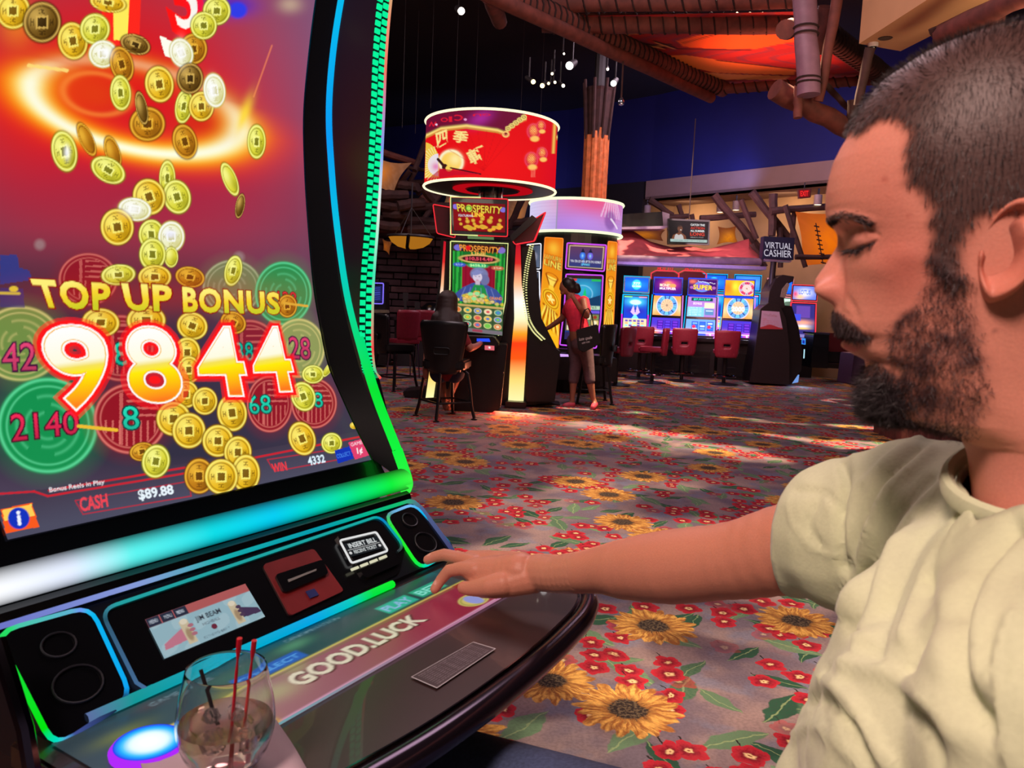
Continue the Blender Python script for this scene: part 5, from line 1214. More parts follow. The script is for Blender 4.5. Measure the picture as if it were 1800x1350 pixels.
# tower
YT = dc[1]
Yf = 9.32
M_edge_r = glow('edge_red', (250, 50, 60), 1.0); M_edge_y = glow('edge_yellow', (226, 236, 150), 1.0); M_edge_w = glow('edge_white', (240, 240, 250), 1.1)
px_poly('cabinet', [(800, 420), (900, 422), (940, 440), (952, 560), (985, 625), (975, 706), (868, 722), (780, 716), (786, 600)], Yf + .35, .8, M_cab, tower)
px_poly('base', [(800, 600), (892, 606), (880, 716), (862, 727), (790, 722)], Yf - .35, .68, M_cab, tower, bevel=.01)
px_poly('column_left', [(775, 420), (797, 426), (786, 600), (775, 706), (748, 700), (752, 640), (773, 480)], Yf + .3, .5, M_cab, tower)
b = MB()
def px_frame(name, pts, Yv, r, m, parent, closed=True, n=6):
    b = MB(); q = [Ypt(x, y, Yv) for x, y in pts]; q = rounded(q, .02, 3) if closed else q; b.tube(q, r, n, closed=closed); return obj(name, b, m, parent, True, w=True)
def px_pic(name, q, Yv, ni, nj, paint, parent, strength=1.0, depth_px=None):
    c = [Ypt(x, y, Yv) for x, y in q] if not hasattr(Yv, '__len__') else [Ypt(x, y, yy) for (x, y), yy in zip(q, Yv)]
    v, u = np.meshgrid(np.linspace(0, 1, nj), np.linspace(0, 1, ni), indexing='ij'); U_, V_ = u[..., None], v[..., None]
    P = c[0] * (1 - U_) * (1 - V_) + c[1] * U_ * (1 - V_) + c[2] * U_ * V_ + c[3] * (1 - U_) * V_
    return picture(name, P, paint, vglow('screen_%g' % strength, strength), parent, True, (u, v))
# main screen
def paint_pros(c):
    X, Y = c.X, c.Y
    c.c[:] = srgb(20, 110, 40); c.mix((np.sin(X * 70 + Y * 4) > 0) * ((X < .18) | (X > .82)) * .7, (50, 190, 70)); c.rect(.18, .24, .82, .62, (150, 14, 44)); c.mix((np.sin(X * 80) > .3) * (X > .2) * (X < .8) * (Y > .24) * (Y < .6) * .3, (90, 4, 20))
    c.rect(0, 0, 1, .09, (60, 16, 20)); c.disc(.10, .05, .08, .035, (120, 110, 210), .2); c.disc(.92, .06, .08, .035, (130, 110, 200), .2)
    c.text('PROSPERITY', [(.12, .015), (.90, .03), (.88, .10), (.14, .085)], (60, 10, 10), .06); c.text('PROSPERITY', [(.12, .015), (.90, .03), (.88, .10), (.14, .085)], (250, 160, 60), .01); c.disc(.29, .05, .05, .028, (230, 30, 30), .2)
    c.text('LINE', [(.36, .095), (.62, .10), (.62, .13), (.36, .125)], (250, 190, 90), .03)
    c.disc(.5, .17, .38, .05, (230, 190, 110), .2); c.disc(.5, .17, .34, .036, (60, 14, 24), .2); c.text('$10,514.49', [(.24, .15), (.76, .15), (.76, .19), (.24, .19)], (240, 80, 100), .03)
    c.disc(.13, .245, .12, .024, (60, 90, 200), .3); c.text('$25.49', [(.06, .235), (.20, .235), (.20, .255), (.06, .255)], (200, 220, 255)); c.disc(.48, .245, .20, .03, (20, 170, 110), .3); c.text('$658.33', [(.33, .23), (.63, .23), (.63, .26), (.33, .26)], (190, 255, 170), .03); c.disc(.86, .26, .12, .024, (200, 100, 70), .3); c.text('$15.49', [(.79, .25), (.93, .25), (.93, .27), (.79, .27)], (255, 230, 190))
    # caped figure with a heap of gold
    c.poly([(.05, .58), (.2, .5), (.4, .44), (.6, .44), (.85, .5), (.98, .58), (.95, .66), (.1, .66)], (60, 80, 150)); c.poly([(.3, .62), (.42, .46), (.6, .46), (.74, .62)], (30, 140, 70))
    c.disc(.51, .34, .17, .075, (120, 124, 170), .2); c.disc(.62, .40, .09, .06, (110, 112, 160), .2); c.disc(.48, .375, .09, .055, (214, 200, 220), .15); c.rect(.44, .41, .53, .46, (200, 180, 200)); c.poly([(.36, .33), (.46, .29), (.60, .31), (.52, .34), (.42, .36)], (130, 136, 190))
    c.rect(.43, .365, .46, .37, (60, 60, 90)); c.rect(.50, .363, .53, .37, (60, 60, 90)); c.rect(.455, .405, .50, .411, (190, 60, 90))
    for k in range(6): c.line(.15 + .14 * k, .64, .25 + .1 * k, .5, .012, (140, 150, 210), .6)
    rs = random.Random(2)
    for k in range(60):
        x = rs.gauss(.45, .18); y = .66 - max(0, .13 - abs(x - .45) * .3) * rs.random(); c.disc(x, y, .045, .018, (200 + rs.randint(0, 50), 196, 60 + rs.randint(0, 90)), .3); c.ring(x, y, .04, .016, .2, (140, 120, 20), .5)
    for (x, y) in ((.35, .57), (.48, .56), (.58, .58), (.42, .62)): c.disc(x, y, .05, .02, (150, 226, 150), .3)
    c.text('GRAND', [(.72, .585), (.97, .58), (.97, .61), (.72, .615)], (240, 150, 60), .02)
    c.rect(0, .69, 1, .715, (206, 170, 100)); c.rect(0, .715, 1, .955, (40, 70, 40))
    cols = [(226, 120, 60), (50, 160, 150), (230, 190, 60), (220, 90, 90), (90, 130, 200), (120, 200, 80), (240, 220, 180)]
    for i in range(5):
        for j in range(3):
            x, y = .1 + .2 * i, .755 + .078 * j; c.rect(x - .093, y - .036, x + .093, y + .036, (70, 96, 60)); c.disc(x, y, .075, .03, cols[(i * 2 + j * 3) % 7], .3); c.disc(x, y, .035, .014, cols[(i + j) % 7], .3); c.ring(x, y, .07, .028, .12, (250, 230, 170), .7)
    c.rect(0, .955, 1, 1, (120, 110, 120)); c.rect(.4, .963, .6, .99, (160, 60, 80))
px_poly('screen_housing', [(790, 420), (895, 424), (892, 530), (880, 600), (790, 584)], Yf, .35, M_cab, tower, bevel=.008)
px_pic('main_screen', [(796, 427), (889, 431), (883, 590), (795, 580)], [Yf - .012, Yf - .012, Yf - .15, Yf - .15], 96, 150, paint_pros, tower)
px_frame('light_frame', [(793, 424), (893, 428), (888, 530), (876, 590)], Yf - .02, .008, M_edge_y, tower, closed=False)
px_frame('light_frame', [(792, 424), (791, 500), (788, 585)], Yf - .02, .008, M_edge_y, tower, closed=False)
def paint_top(c):
    c.c[:] = srgb(120, 12, 22); c.blob(.5, .5, .4, .4, (190, 16, 20), .7)
    c.disc(.05, .16, .06, .09, (140, 110, 220), .2); c.disc(.96, .20, .06, .09, (130, 110, 210), .2)
    c.text('PROSPERITY', [(.07, .06), (.94, .10), (.92, .34), (.09, .32)], (90, 10, 10), .07); c.text('PROSPERITY', [(.07, .06), (.94, .10), (.92, .34), (.09, .32)], (240, 210, 70), .015); c.disc(.30, .2, .06, .10, (60, 150, 40), .2); c.disc(.3, .2, .04, .07, (180, 220, 80), .3)
    c.text('LINK', [(.36, .34), (.60, .34), (.60, .48), (.36, .48)], (250, 200, 60), .05); c.text('FEATURING', [(.10, .42), (.38, .42), (.38, .50), (.10, .50)], (220, 226, 240), .01)
    for (x, y, s) in ((.12, .6, .9), (.14, .76, .9), (.27, .66, 1.2), (.38, .62, 1.1), (.4, .74, .9), (.53, .66, 1), (.56, .54, 1.2), (.70, .62, 1.5), (.73, .5, 1), (.9, .58, 1), (.88, .74, 1.2), (.26, .56, .7)):
        c.disc(x, y, .035 * s, .06 * s, (226, 180, 60), .2); c.ring(x, y, .026 * s, .045 * s, .2, (160, 100, 20), .6)
    rs = random.Random(8)
    for k in range(26): x = rs.uniform(.12, .92); c.disc(x, .88 - .09 * abs(math.sin(x * 9)) + rs.uniform(0, .08), .045, .05, (210 + rs.randint(0, 40), 170, 50), .3)
px_poly('topper_housing', [(790, 345), (893, 349), (893, 417), (792, 413)], Yf + .02, .12, M_black, tower, bevel=.01)
px_pic('topper_screen', [(796, 355), (888, 359), (888, 409), (798, 405)], Yf, 110, 66, paint_top, tower)
px_frame('light_frame', [(791, 346), (893, 350), (892, 416), (793, 412)], Yf, .0075, M_edge_r, tower)
b = MB(); q = [Ypt(x, y, Yf - .01) for x, y in ((845, 347), (792, 346), (792, 412), (840, 414))]; b.tube(q, .009, 6); obj('light_frame', b, M_edge_y, tower, True, w=True)
px_poly('status_light', [(822, 415), (868, 417), (868, 421), (822, 419)], Yf, .05, glow('dim_green', (110, 140, 90), .8), tower)
for nm, pts in (('wing', [(761, 359), (800, 366), (800, 418), (768, 410)]), ('wing', [(960, 372), (940, 424), (906, 430), (898, 420), (935, 388)])):
    px_poly(nm, pts, Yf + .10, .08, M_cabr, tower); px_frame('wing_light', pts[:] if nm else pts, Yf + .09, .007, M_edge_r if pts[0][0] < 800 else M_edge_r, tower)
px_frame('wing_light', [(958, 374), (945, 408), (938, 424), (908, 429)], Yf + .05, .008, M_edge_r, tower, closed=False)
px_poly('wing_rib', [(945, 385), (900, 425), (896, 415), (935, 378)], Yf + .0, .06, M_cab, tower)
# tall glowing pylons
def paint_pyl(c):
    ts = [0, .12, .25, .38, .5, .6, .68, .78, .88, 1]; cs = [(190, 20, 40), (220, 40, 40), (255, 190, 140), (255, 255, 250), (255, 250, 200), (255, 170, 40), (250, 60, 20), (250, 90, 20), (255, 220, 120), (255, 250, 180)]
    c.c = np.stack([np.interp(c.Y, ts, [srgb(*q)[j] for q in cs]) for j in range(3)], -1) * 1.05
def strip_px(name, L, R_, Yv, parent, paint, nj=60, ni=6):
    P = []
    for k in range(nj):
        t = k / (nj - 1) * (len(L) - 1); i = min(int(t), len(L) - 2); f_ = t - i
        a = Ypt(L[i][0] * (1 - f_) + L[i + 1][0] * f_, L[i][1] * (1 - f_) + L[i + 1][1] * f_, Yv); c_ = Ypt(R_[i][0] * (1 - f_) + R_[i + 1][0] * f_, R_[i][1] * (1 - f_) + R_[i + 1][1] * f_, Yv)
        P.append([a * (1 - s) + c_ * s + np.array([0, -.03 * sin(pi * s), 0]) for s in np.linspace(0, 1, ni)])
    return picture(name, P, paint, vglow('screen_std', 1.0), parent, True)
strip_px('pylon_light', [(907, 430), (903, 500), (904, 560), (898, 620), (893, 710)], [(915, 431), (917, 500), (928, 560), (925, 620), (920, 710)], Yf + .28, tower, paint_pyl)
strip_px('pylon_light', [(780, 424), (775, 500), (768, 560), (758, 630), (748, 700)], [(784, 425), (780, 500), (776, 560), (772, 630), (762, 700)], Yf + .25, tower, paint_pyl)
px_poly('foot', [(888, 706), (926, 708), (924, 719), (888, 717)], Yf + .1, .3, M_cab, tower, bevel=.01); px_poly('foot', [(708, 688), (745, 684), (760, 706), (742, 704), (709, 697)], Yf + .7, .5, M_cab, tower, bevel=.01)
px_poly('foot', [(940, 700), (985, 712), (985, 717), (944, 713)], Yf + .6, .4, M_cab, tower); px_frame('kick_rail', [(857, 727), (872, 711)], Yf - .3, .018, mat('copper_rail', (150, 90, 80), .3, metal=.6), tower, closed=False)
px_poly('button_deck', [(800, 590), (868, 592), (878, 606), (868, 616), (800, 610)], Yf - .52, .5, M_cab, tower, bevel=.01)
px_pic('deck_lights', [(838, 595), (860, 595), (862, 601), (838, 600)], Yf - .53, 8, 5, lambda c: c.mix(np.ones(c.X.size), (40, 80, 255)), tower); px_pic('deck_lights', [(852, 607), (869, 608), (869, 616), (852, 615)], Yf - .53, 12, 8, lambda c: (c.mix(np.ones(c.X.size), (220, 100, 110)), c.rect(.4, .2, .6, .6, (255, 255, 255))), tower)
# curved line of bulbs on the right flank
q = smooth_curve([(932, 432), (924, 470), (920, 510), (924, 555), (935, 580), (952, 598)], 50)
for dx in (0, 5):
    b = MB()
    for x, y in q:
        p = Ypt(x + dx, y - dx * .4, Yf + .22); b.box(p, (.022, .02, .012))
    obj('bulb_line', b, glow('bulb_cream', (240, 236, 160), 1.1), tower, w=True, kind='stuff')
px_poly('flank', [(917, 430), (934, 432), (926, 500), (929, 556), (955, 598), (985, 618), (975, 706), (925, 706), (930, 560), (919, 500)], Yf + .25, .5, M_cab, tower)
area('pylon_spill', tuple(Ypt(905, 690, Yf - .3)), tuple(Ypt(880, 760, Yf - 1.2) * np.array([1, 1, 0])), .5, 26, (1.0, .25, .12), size_y=.5)

# ------------------------------------------------------------------ purple drum carousel
lux = thing('slot_carousel', 'round bank of gold train themed machines under the purple drum', 'slot machine', (atD(1014, 520, 12.0)[0], atD(1014, 520, 12.0)[1] + .25, 0))
lc_ = atD(1012, 385, 12.0); lR = 81 * 12.0 / FPX; zt2 = Ypt(1012, 360, lc_[1])[2]; zb2 = Ypt(1012, 414, lc_[1])[2]
dr2 = thing('drum_sign', 'pale purple and pink round sign above the carousel', 'sign', (lc_[0], lc_[1], zb2))
a_ = np.linspace(-pi, pi, 260); z_ = np.linspace(zt2, zb2, 60)
P = np.array([[(lc_[0] + lR * sin(a), lc_[1] - lR * cos(a), z) for a in a_] for z in z_])
v, u = np.meshgrid(np.linspace(0, 1, 60), np.linspace(0, 1, 260), indexing='ij')
def paint_d2(c):
    X, Y = c.X * 6, c.Y
    c.c[:] = srgb(178, 150, 226); c.mix((X < 2.55) * 1.0, (212, 208, 246)); c.mix((np.sin(Y * 60) > .6) * .12, (130, 110, 180))
    c.X = X; c.blob(3.3, .0, .9, .7, (236, 90, 140), 1.0); c.blob(2.8, .9, .6, .4, (160, 110, 220), .5); c.blob(3.1, .75, .5, .3, (196, 150, 240), .6)
    for k in range(8): c.line(3.55 + k * .05, .05, 3.45 + k * .09, .5, .03, (250, 220, 250), .7)
    c.disc(3.7, .6, .16, .3, (110, 60, 150), .4, 0, .6); c.line(3.72, .55, 3.95, .8, .06, (250, 235, 250), .8); c.mix((np.abs(X - 2.55) < .012), (150, 150, 170))
picture('picture', P, paint_d2, vglow('screen_std', 1.0), dr2, True, (u, v))
for z in (zt2, zb2):
    b = MB(); b.tube([(lR * 1.01 * cos(a), lR * 1.01 * sin(a), z - zb2) for a in np.linspace(0, 2 * pi, 61)[:-1]], .022, 6, closed=True); obj('light_ring', b, glow('lime_tube', (236, 246, 200), 1.3), dr2, True)
b = MB(); b.lathe([(0, .0), (lR * .98, .0)], (0, 0, 0), 48); b.lathe([(0, zt2 - zb2), (lR * .98, zt2 - zb2)], (0, 0, 0), 48); obj('cap', b, M_black, dr2)
b = MB(); b.lathe([(lR * .92, 0), (lR * .92, zb2 - .02), (0, zb2 - .02)], (lc_[0], lc_[1] + .02, 0), 40); obj('core', b, M_cab, lux, w=True)
YL = lc_[1] - lR * .92
px_poly('body', [(935, 600), (955, 625), (1085, 630), (1084, 672), (985, 668), (948, 664)], YL - .25, .6, M_cab, lux, bevel=.01)
def paint_lux(c):
    X, Y = c.X, c.Y
    c.c[:] = srgb(240, 150, 20); c.grad(0, 0, 0, 1, (230, 80, 10), (255, 210, 40), .6); c.blob(.5, .1, .3, .06, (255, 200, 60), .8)
    c.rect(0, .165, 1, .29, (230, 120, 20)); c.text('LUXURY', [(.04, .175), (.96, .175), (.96, .215), (.04, .215)], (90, 30, 0), .04); c.text('LUXURY', [(.04, .175), (.96, .175), (.96, .215), (.04, .215)], (255, 226, 90), .0)
    c.text('LINE', [(.04, .225), (.96, .225), (.96, .285), (.04, .285)], (90, 30, 0), .05); c.text('LINE', [(.04, .225), (.96, .225), (.96, .285), (.04, .285)], (255, 226, 90), .015)
    c.poly([(.2, .38), (.8, .38), (.62, .46), (.38, .46)], (255, 220, 90)); c.ring(.5, .375, .32, .03, .12, (180, 80, 10)); c.rect(.36, .46, .64, .50, (255, 206, 60)); c.line(.2, .38, .38, .46, .03, (150, 60, 0)); c.line(.8, .38, .62, .46, .03, (150, 60, 0))
    c.disc(.5, .59, .46, .09, (255, 200, 40), .05); c.ring(.5, .59, .40, .078, .06, (170, 80, 0)); c.disc(.5, .59, .28, .055, (240, 150, 20), .1); c.ring(.5, .59, .28, .055, .08, (160, 70, 0))
    a = np.arctan2((Y - .59) / .055, (X - .5) / .28); r = c.ell(.5, .59, .28, .055)[2]; c.mix((r < .5 + .25 * np.cos(5 * (a + pi / 2))) * 1.0, (255, 240, 140))
    c.rect(.1, .68, .9, .70, (180, 90, 0))
    for k in range(9): c.line(.5 + (k - 4) * .06, .70, .5 + (k - 4) * .12, .86, .045, (170, 70, 0) if k % 2 else (255, 230, 90))
    c.rect(.0, .88, 1, 1, (255, 190, 30)); c.ring(.5, .80, .45, .12, .05, (250, 200, 60), .4)
for q in ([(957, 417), (989, 419), (985, 560), (990, 690), (950, 640), (952, 560)], [(1069, 424), (1085, 426), (1084, 540), (1078, 655), (1062, 655), (1065, 540)]):
    c4 = [q[0], q[1], (985 if q[0][0] < 1000 else 1077, 684 if q[0][0] < 1000 else 600), (947 if q[0][0] < 1000 else 1060, 640 if q[0][0] < 1000 else 600)]
    if q[0][0] < 1000: c4 = [(958, 417), (990, 419), (981, 618), (947, 580)]
    px_poly('pillar', [(c4[0][0] - 1, c4[0][1] - 1), (c4[1][0] + 1, c4[1][1] - 1), (c4[2][0] + 1, c4[2][1]), (c4[3][0] - 1, c4[3][1])], YL - .10, .2, M_cab, lux)
    px_pic('pillar_picture', c4, YL - .115, 36, 150, paint_lux, lux)
    px_frame('pillar_light', c4, YL - .12, .007, glow('amber_edge', (255, 140, 50), 1.1), lux)
px_pic('pillar_foot', [(948, 590), (982, 612), (984, 652), (962, 622)], YL - .13, 12, 20, lambda c: (c.mix(np.ones(c.X.size), (255, 180, 20)), c.rect(.3, 0, .4, 1, (250, 230, 90))), lux); px_pic('pillar_foot', [(968, 622), (978, 623), (978, 630), (968, 628)], YL - .4, 12, 8, lambda c: (c.mix(np.ones(c.X.size), (255, 170, 40)), c.disc(.5, .5, .3, .3, (255, 90, 30))), lux)
M_purp = glow('edge_purple', (206, 80, 240), 1.1)
def paint_l1(c):
    c.c[:] = srgb(50, 60, 110); c.grad(0, 0, 0, 1, (110, 60, 90), (40, 60, 130), .8); c.ring(.5, .5, .62, .62, .05, (240, 210, 140), .0)
    for a in ((0, 0, 1, .04), (0, .96, 1, 1), (0, 0, .025, 1), (.975, 0, 1, 1)): c.rect(*a, (226, 200, 150), 1, .01)
    for x, col in ((.4, (50, 110, 230)), (.62, (110, 90, 220))): c.disc(x, .45, .08, .17, col, .2); c.poly([(x - .06, .3), (x, .1), (x + .06, .3)], (30, 30, 60)); c.blob(x, .45, .03, .08, (150, 220, 255), .9)
    c.text('YOU COULD WIN UP TO 7X A BONUS', [(.06, .66), (.94, .66), (.94, .76), (.06, .76)], (240, 244, 255), .01); c.text('SPINS!', [(.38, .80), (.62, .80), (.62, .89), (.38, .89)], (110, 220, 255), .02); c.line(.45, .6, .42, .9, .015, (80, 160, 255))
px_poly('topper_housing', [(996, 426), (1067, 430), (1063, 478), (993, 473)], YL - .05, .12, M_black, lux); px_pic('topper_screen', [(1001, 431), (1062, 434), (1059, 473), (998, 469)], YL - .065, 70, 46, paint_l1, lux); px_frame('light_frame', [(997, 427), (1066, 431), (1062, 477), (994, 472)], YL - .07, .011, M_purp, lux)
def paint_l2(c):
    X, Y = c.X, c.Y; c.c[:] = srgb(20, 60, 140); c.blob(.5, .18, .5, .2, (60, 190, 230), .8); c.ring(.45, .25, .3, .14, .06, (150, 220, 255), .7); c.poly([(.0, .36), (.3, .28), (.6, .33), (1, .26), (1, .44), (0, .44)], (20, 60, 100)); c.poly([(.45, .3), (.52, .14), (.58, .3)], (30, 200, 110))
    c.rect(0, 0, .25, .04, (226, 60, 50)); c.rect(.7, 0, 1, .04, (40, 190, 90)); c.rect(0, .44, 1, .50, (190, 220, 190)); c.text('$1234 98765', [(.1, .45), (.9, .45), (.9, .49), (.1, .49)], (20, 80, 40)); c.rect(.4, .52, 1, .56, (120, 90, 230))
    c.rect(0, .57, 1, .86, (90, 70, 70)); 
    for i in range(4):
        for j in range(3): c.rect(.04 + .24 * i, .585 + .09 * j, .25 + .24 * i, .665 + .09 * j, [(230, 200, 120), (200, 90, 60), (240, 230, 190), (120, 150, 90)][(i + j) % 4]); c.disc(.145 + .24 * i, .625 + .09 * j, .06, .03, [(160, 60, 40), (250, 240, 200), (60, 110, 150)][(i * 2 + j) % 3], .3)
    c.rect(0, .88, 1, 1, (50, 40, 90))
px_poly('screen_housing', [(993, 480), (1062, 483), (1057, 600), (1048, 640), (985, 634)], YL - .05, .15, M_black, lux); px_pic('main_screen', [(1000, 489), (1057, 491), (1052, 598), (992, 596)], YL - .065, 60, 110, paint_l2, lux); px_frame('light_frame', [(995, 482), (1060, 484), (1056, 560), (1048, 612), (984, 606), (992, 540)], YL - .07, .011, M_purp, lux)
def paint_l3(c): c.c[:] = srgb(60, 70, 96); c.grad(0, 0, 1, 1, (40, 44, 60), (110, 124, 150), .7); c.disc(.5, .5, .3, .2, (140, 140, 160), .5)
px_pic('side_screen', [(930, 433), (949, 431), (948, 470), (928, 470)], YL + .05, 14, 20, paint_l3, lux); px_frame('light_frame', [(926, 430), (951, 428), (950, 473), (925, 473)], YL + .04, .009, M_edge_w, lux)
px_pic('side_screen', [(925, 482), (947, 480), (944, 540), (934, 585), (924, 580)], YL + .05, 14, 30, paint_l3, lux) if False else px_pic('side_screen', [(922, 482), (946, 480), (938, 575), (926, 580)], YL + .05, 14, 30, paint_l3, lux)
px_frame('light_frame', [(948, 477), (949, 530), (938, 560), (935, 590)], YL + .04, .010, M_edge_w, lux, closed=False); px_frame('light_frame', [(922, 477), (948, 477)], YL + .04, .008, M_edge_w, lux, closed=False)
px_poly('shelf', [(968, 612), (1000, 614), (1000, 619), (972, 619)], YL - .35, .25, M_cab, lux); px_pic('violet_lamp', [(984, 622), (1000, 623), (1000, 627), (985, 627)], YL - .36, 6, 4, lambda c: c.mix(np.ones(c.X.size), (220, 170, 255)), lux)

# ------------------------------------------------------------------ row of wheel machines and neighbours
def R3(o, a): return np.array([o[0] * cos(a) - o[1] * sin(a), o[0] * sin(a) + o[1] * cos(a), o[2]])
def q_local(name, pts, m, parent, depth=(0, .05, 0), **k):
    b = MB(); b.prism([np.array(p, float) for p in pts], np.zeros(3), np.array(depth, float)); return obj(name, b, m, parent, **k)
def pic_local(name, c4, ni, nj, paint, parent, strength=1.6):
    c = [np.array(p, float) for p in c4]; v, u = np.meshgrid(np.linspace(0, 1, nj), np.linspace(0, 1, ni), indexing='ij'); U_, V_ = u[..., None], v[..., None]
    P = c[0] * (1 - U_) * (1 - V_) + c[1] * U_ * (1 - V_) + c[2] * U_ * V_ + c[3] * (1 - U_) * V_
    return picture(name, P, paint, vglow('screen_%g' % strength, strength), parent, False, (u, v))
def frame_local(name, pts, r, m, parent, closed=True):
    b = MB(); b.tube([Vector(p) for p in pts], r, 6, closed=closed); return obj(name, b, m, parent, True)
M_bluee = glow('edge_blue', (40, 70, 250), 1.2); M_pinke = glow('edge_pink', (230, 130, 240), 1.0); M_cyane = glow('edge_cyan', (20, 180, 240), 1.1); M_rede = glow('edge_hot', (250, 60, 80), 1.1)
def t_money(c): c.c[:] = srgb(56, 16, 120); c.blob(.55, .4, .3, .3, (220, 60, 130), 1); c.blob(.5, .3, .12, .12, (250, 160, 60), .8); c.text('MONEY', [(.2, .35), (.62, .38), (.62, .56), (.2, .54)], (250, 220, 190), .03); c.disc(.68, .48, .12, .14, (230, 150, 90), .3); c.text('MULTIPLIER', [(.2, .6), (.8, .62), (.8, .76), (.2, .75)], (246, 236, 255), .03)
def t_super(c):
    c.c[:] = srgb(60, 16, 100); rs = random.Random(1)
    c.blob(.12, .15, .15, .14, (230, 110, 80), .9); c.disc(.47, .48, .30, .36, (90, 130, 220), .1); c.disc(.47, .48, .24, .28, (120, 90, 210), .2)
    for k in range(12): c.disc(.3 + .055 * k + .02, .10 + .05 * rs.random() + .012 * k, .015, .03, (240, 236, 255), .3)
    c.text('SUPER', [(.16, .36), (.84, .40), (.84, .70), (.16, .66)], (110, 40, 20), .07, track=1.05); c.text('SUPER', [(.16, .36), (.84, .40), (.84, .70), (.16, .66)], (250, 214, 80), .02, track=1.05); c.disc(.1, .55, .07, .1, (160, 90, 160), .4); c.disc(.9, .55, .07, .1, (160, 90, 160), .4)
def wheel(c, cx, cy, R_, asp, outer=(90, 150, 230), inner=(236, 190, 150), seg=12):
    u, v, r = c.ell(cx, cy, R_, R_ * asp); a = np.arctan2(v, u)
    c.disc(cx, cy, R_ * 1.08, R_ * asp * 1.08, (220, 200, 220), .06); c.disc(cx, cy, R_, R_ * asp, outer, .06); c.mix((r < .95) * (r > .62) * (np.abs(((a / (2 * pi) * seg) % 1) - .5) < .12), (40, 50, 110)); c.mix((r < .95) * (r > .62) * (np.sin(a * 5) > .3) * .4, (120, 220, 240))
    c.disc(cx, cy, R_ * .62, R_ * asp * .62, inner, .06); c.mix((r < .58) * (((a / (2 * pi) * seg) % 1) < .5) * .6, (200, 140, 120)); c.disc(cx, cy, R_ * .12, R_ * asp * .12, (150, 130, 110), .2)
def t_wheel(c): c.c[:] = srgb(246, 170, 30); c.blob(.1, .5, .25, .5, (250, 110, 30), .9); c.blob(.35, .4, .12, .3, (190, 220, 60), .8); wheel(c, .76, .52, .26, 1.7, (226, 60, 90), (246, 200, 200), 18)
def u_wheel(c, txt=None):
    c.c[:] = srgb(250, 150, 70); c.blob(.0, .6, .2, .3, (255, 210, 170), .7); c.blob(1, .6, .2, .3, (255, 210, 170), .7); wheel(c, .5, .48, .36, 1.45)
    if txt: c.text(txt, [(.28, .42), (.72, .42), (.72, .64), (.28, .64)], (255, 245, 250), .03)
def u_info(c):
    c.c[:] = srgb(170, 120, 200); c.rect(0, .5, .6, 1, (120, 190, 220)); c.rect(.12, .04, .88, .2, (20, 60, 70)); c.text('$7,012.07', [(.2, .07), (.8, .07), (.8, .17), (.2, .17)], (60, 230, 190), .03); c.text('BONUS', [(.2, .27), (.5, .27), (.5, .38), (.2, .38)], (240, 220, 255), .02); c.rect(.6, .28, .95, .55, (250, 220, 180)); c.rect(.62, .6, .93, .9, (90, 130, 180)); c.rect(.66, .66, .9, .7, (220, 230, 250))
    for k in range(5): c.text('TOP AWARD 1234', [(.05, .52 + .09 * k), (.5, .52 + .09 * k), (.5, .56 + .09 * k), (.05, .56 + .09 * k)], (250, 250, 255))
def l_reels(c, blue=False):
    c.c[:] = srgb(70, 50, 190) if not blue else srgb(110, 160, 220); c.blob(.1, .9, .25, .25, (250, 140, 60), .9); c.blob(.9, .9, .25, .2, (230, 90, 200), .8)
    for k in range(3):
        x = .2 + .26 * k; c.rect(x, .12, x + .22, .72, (60, 24, 150) if not blue else (40, 90, 200)); 
        for a in ((x, .12, x + .22, .14), (x, .7, x + .22, .72)): c.rect(*a, (160, 110, 250))
        for j in range(3): c.rect(x + .03, .2 + .17 * j, x + .19, .30 + .17 * j, ((110, 50, 200), (90, 60, 220), (130, 200, 230))[(k + (1 if k == 2 else 0)) % 3] if not blue else ((120, 170, 240), (60, 110, 230), (200, 220, 250))[(j + k) % 3])
    if blue:
        for x in (.28, .80): c.disc(x, .46, .06, .10, (240, 50, 90), .2)
    c.rect(0, .82, 1, .86, (220, 210, 255)); c.rect(.4, .88, .7, .98, (60, 80, 230)); c.disc(.85, .93, .03, .05, (250, 250, 255), .3)
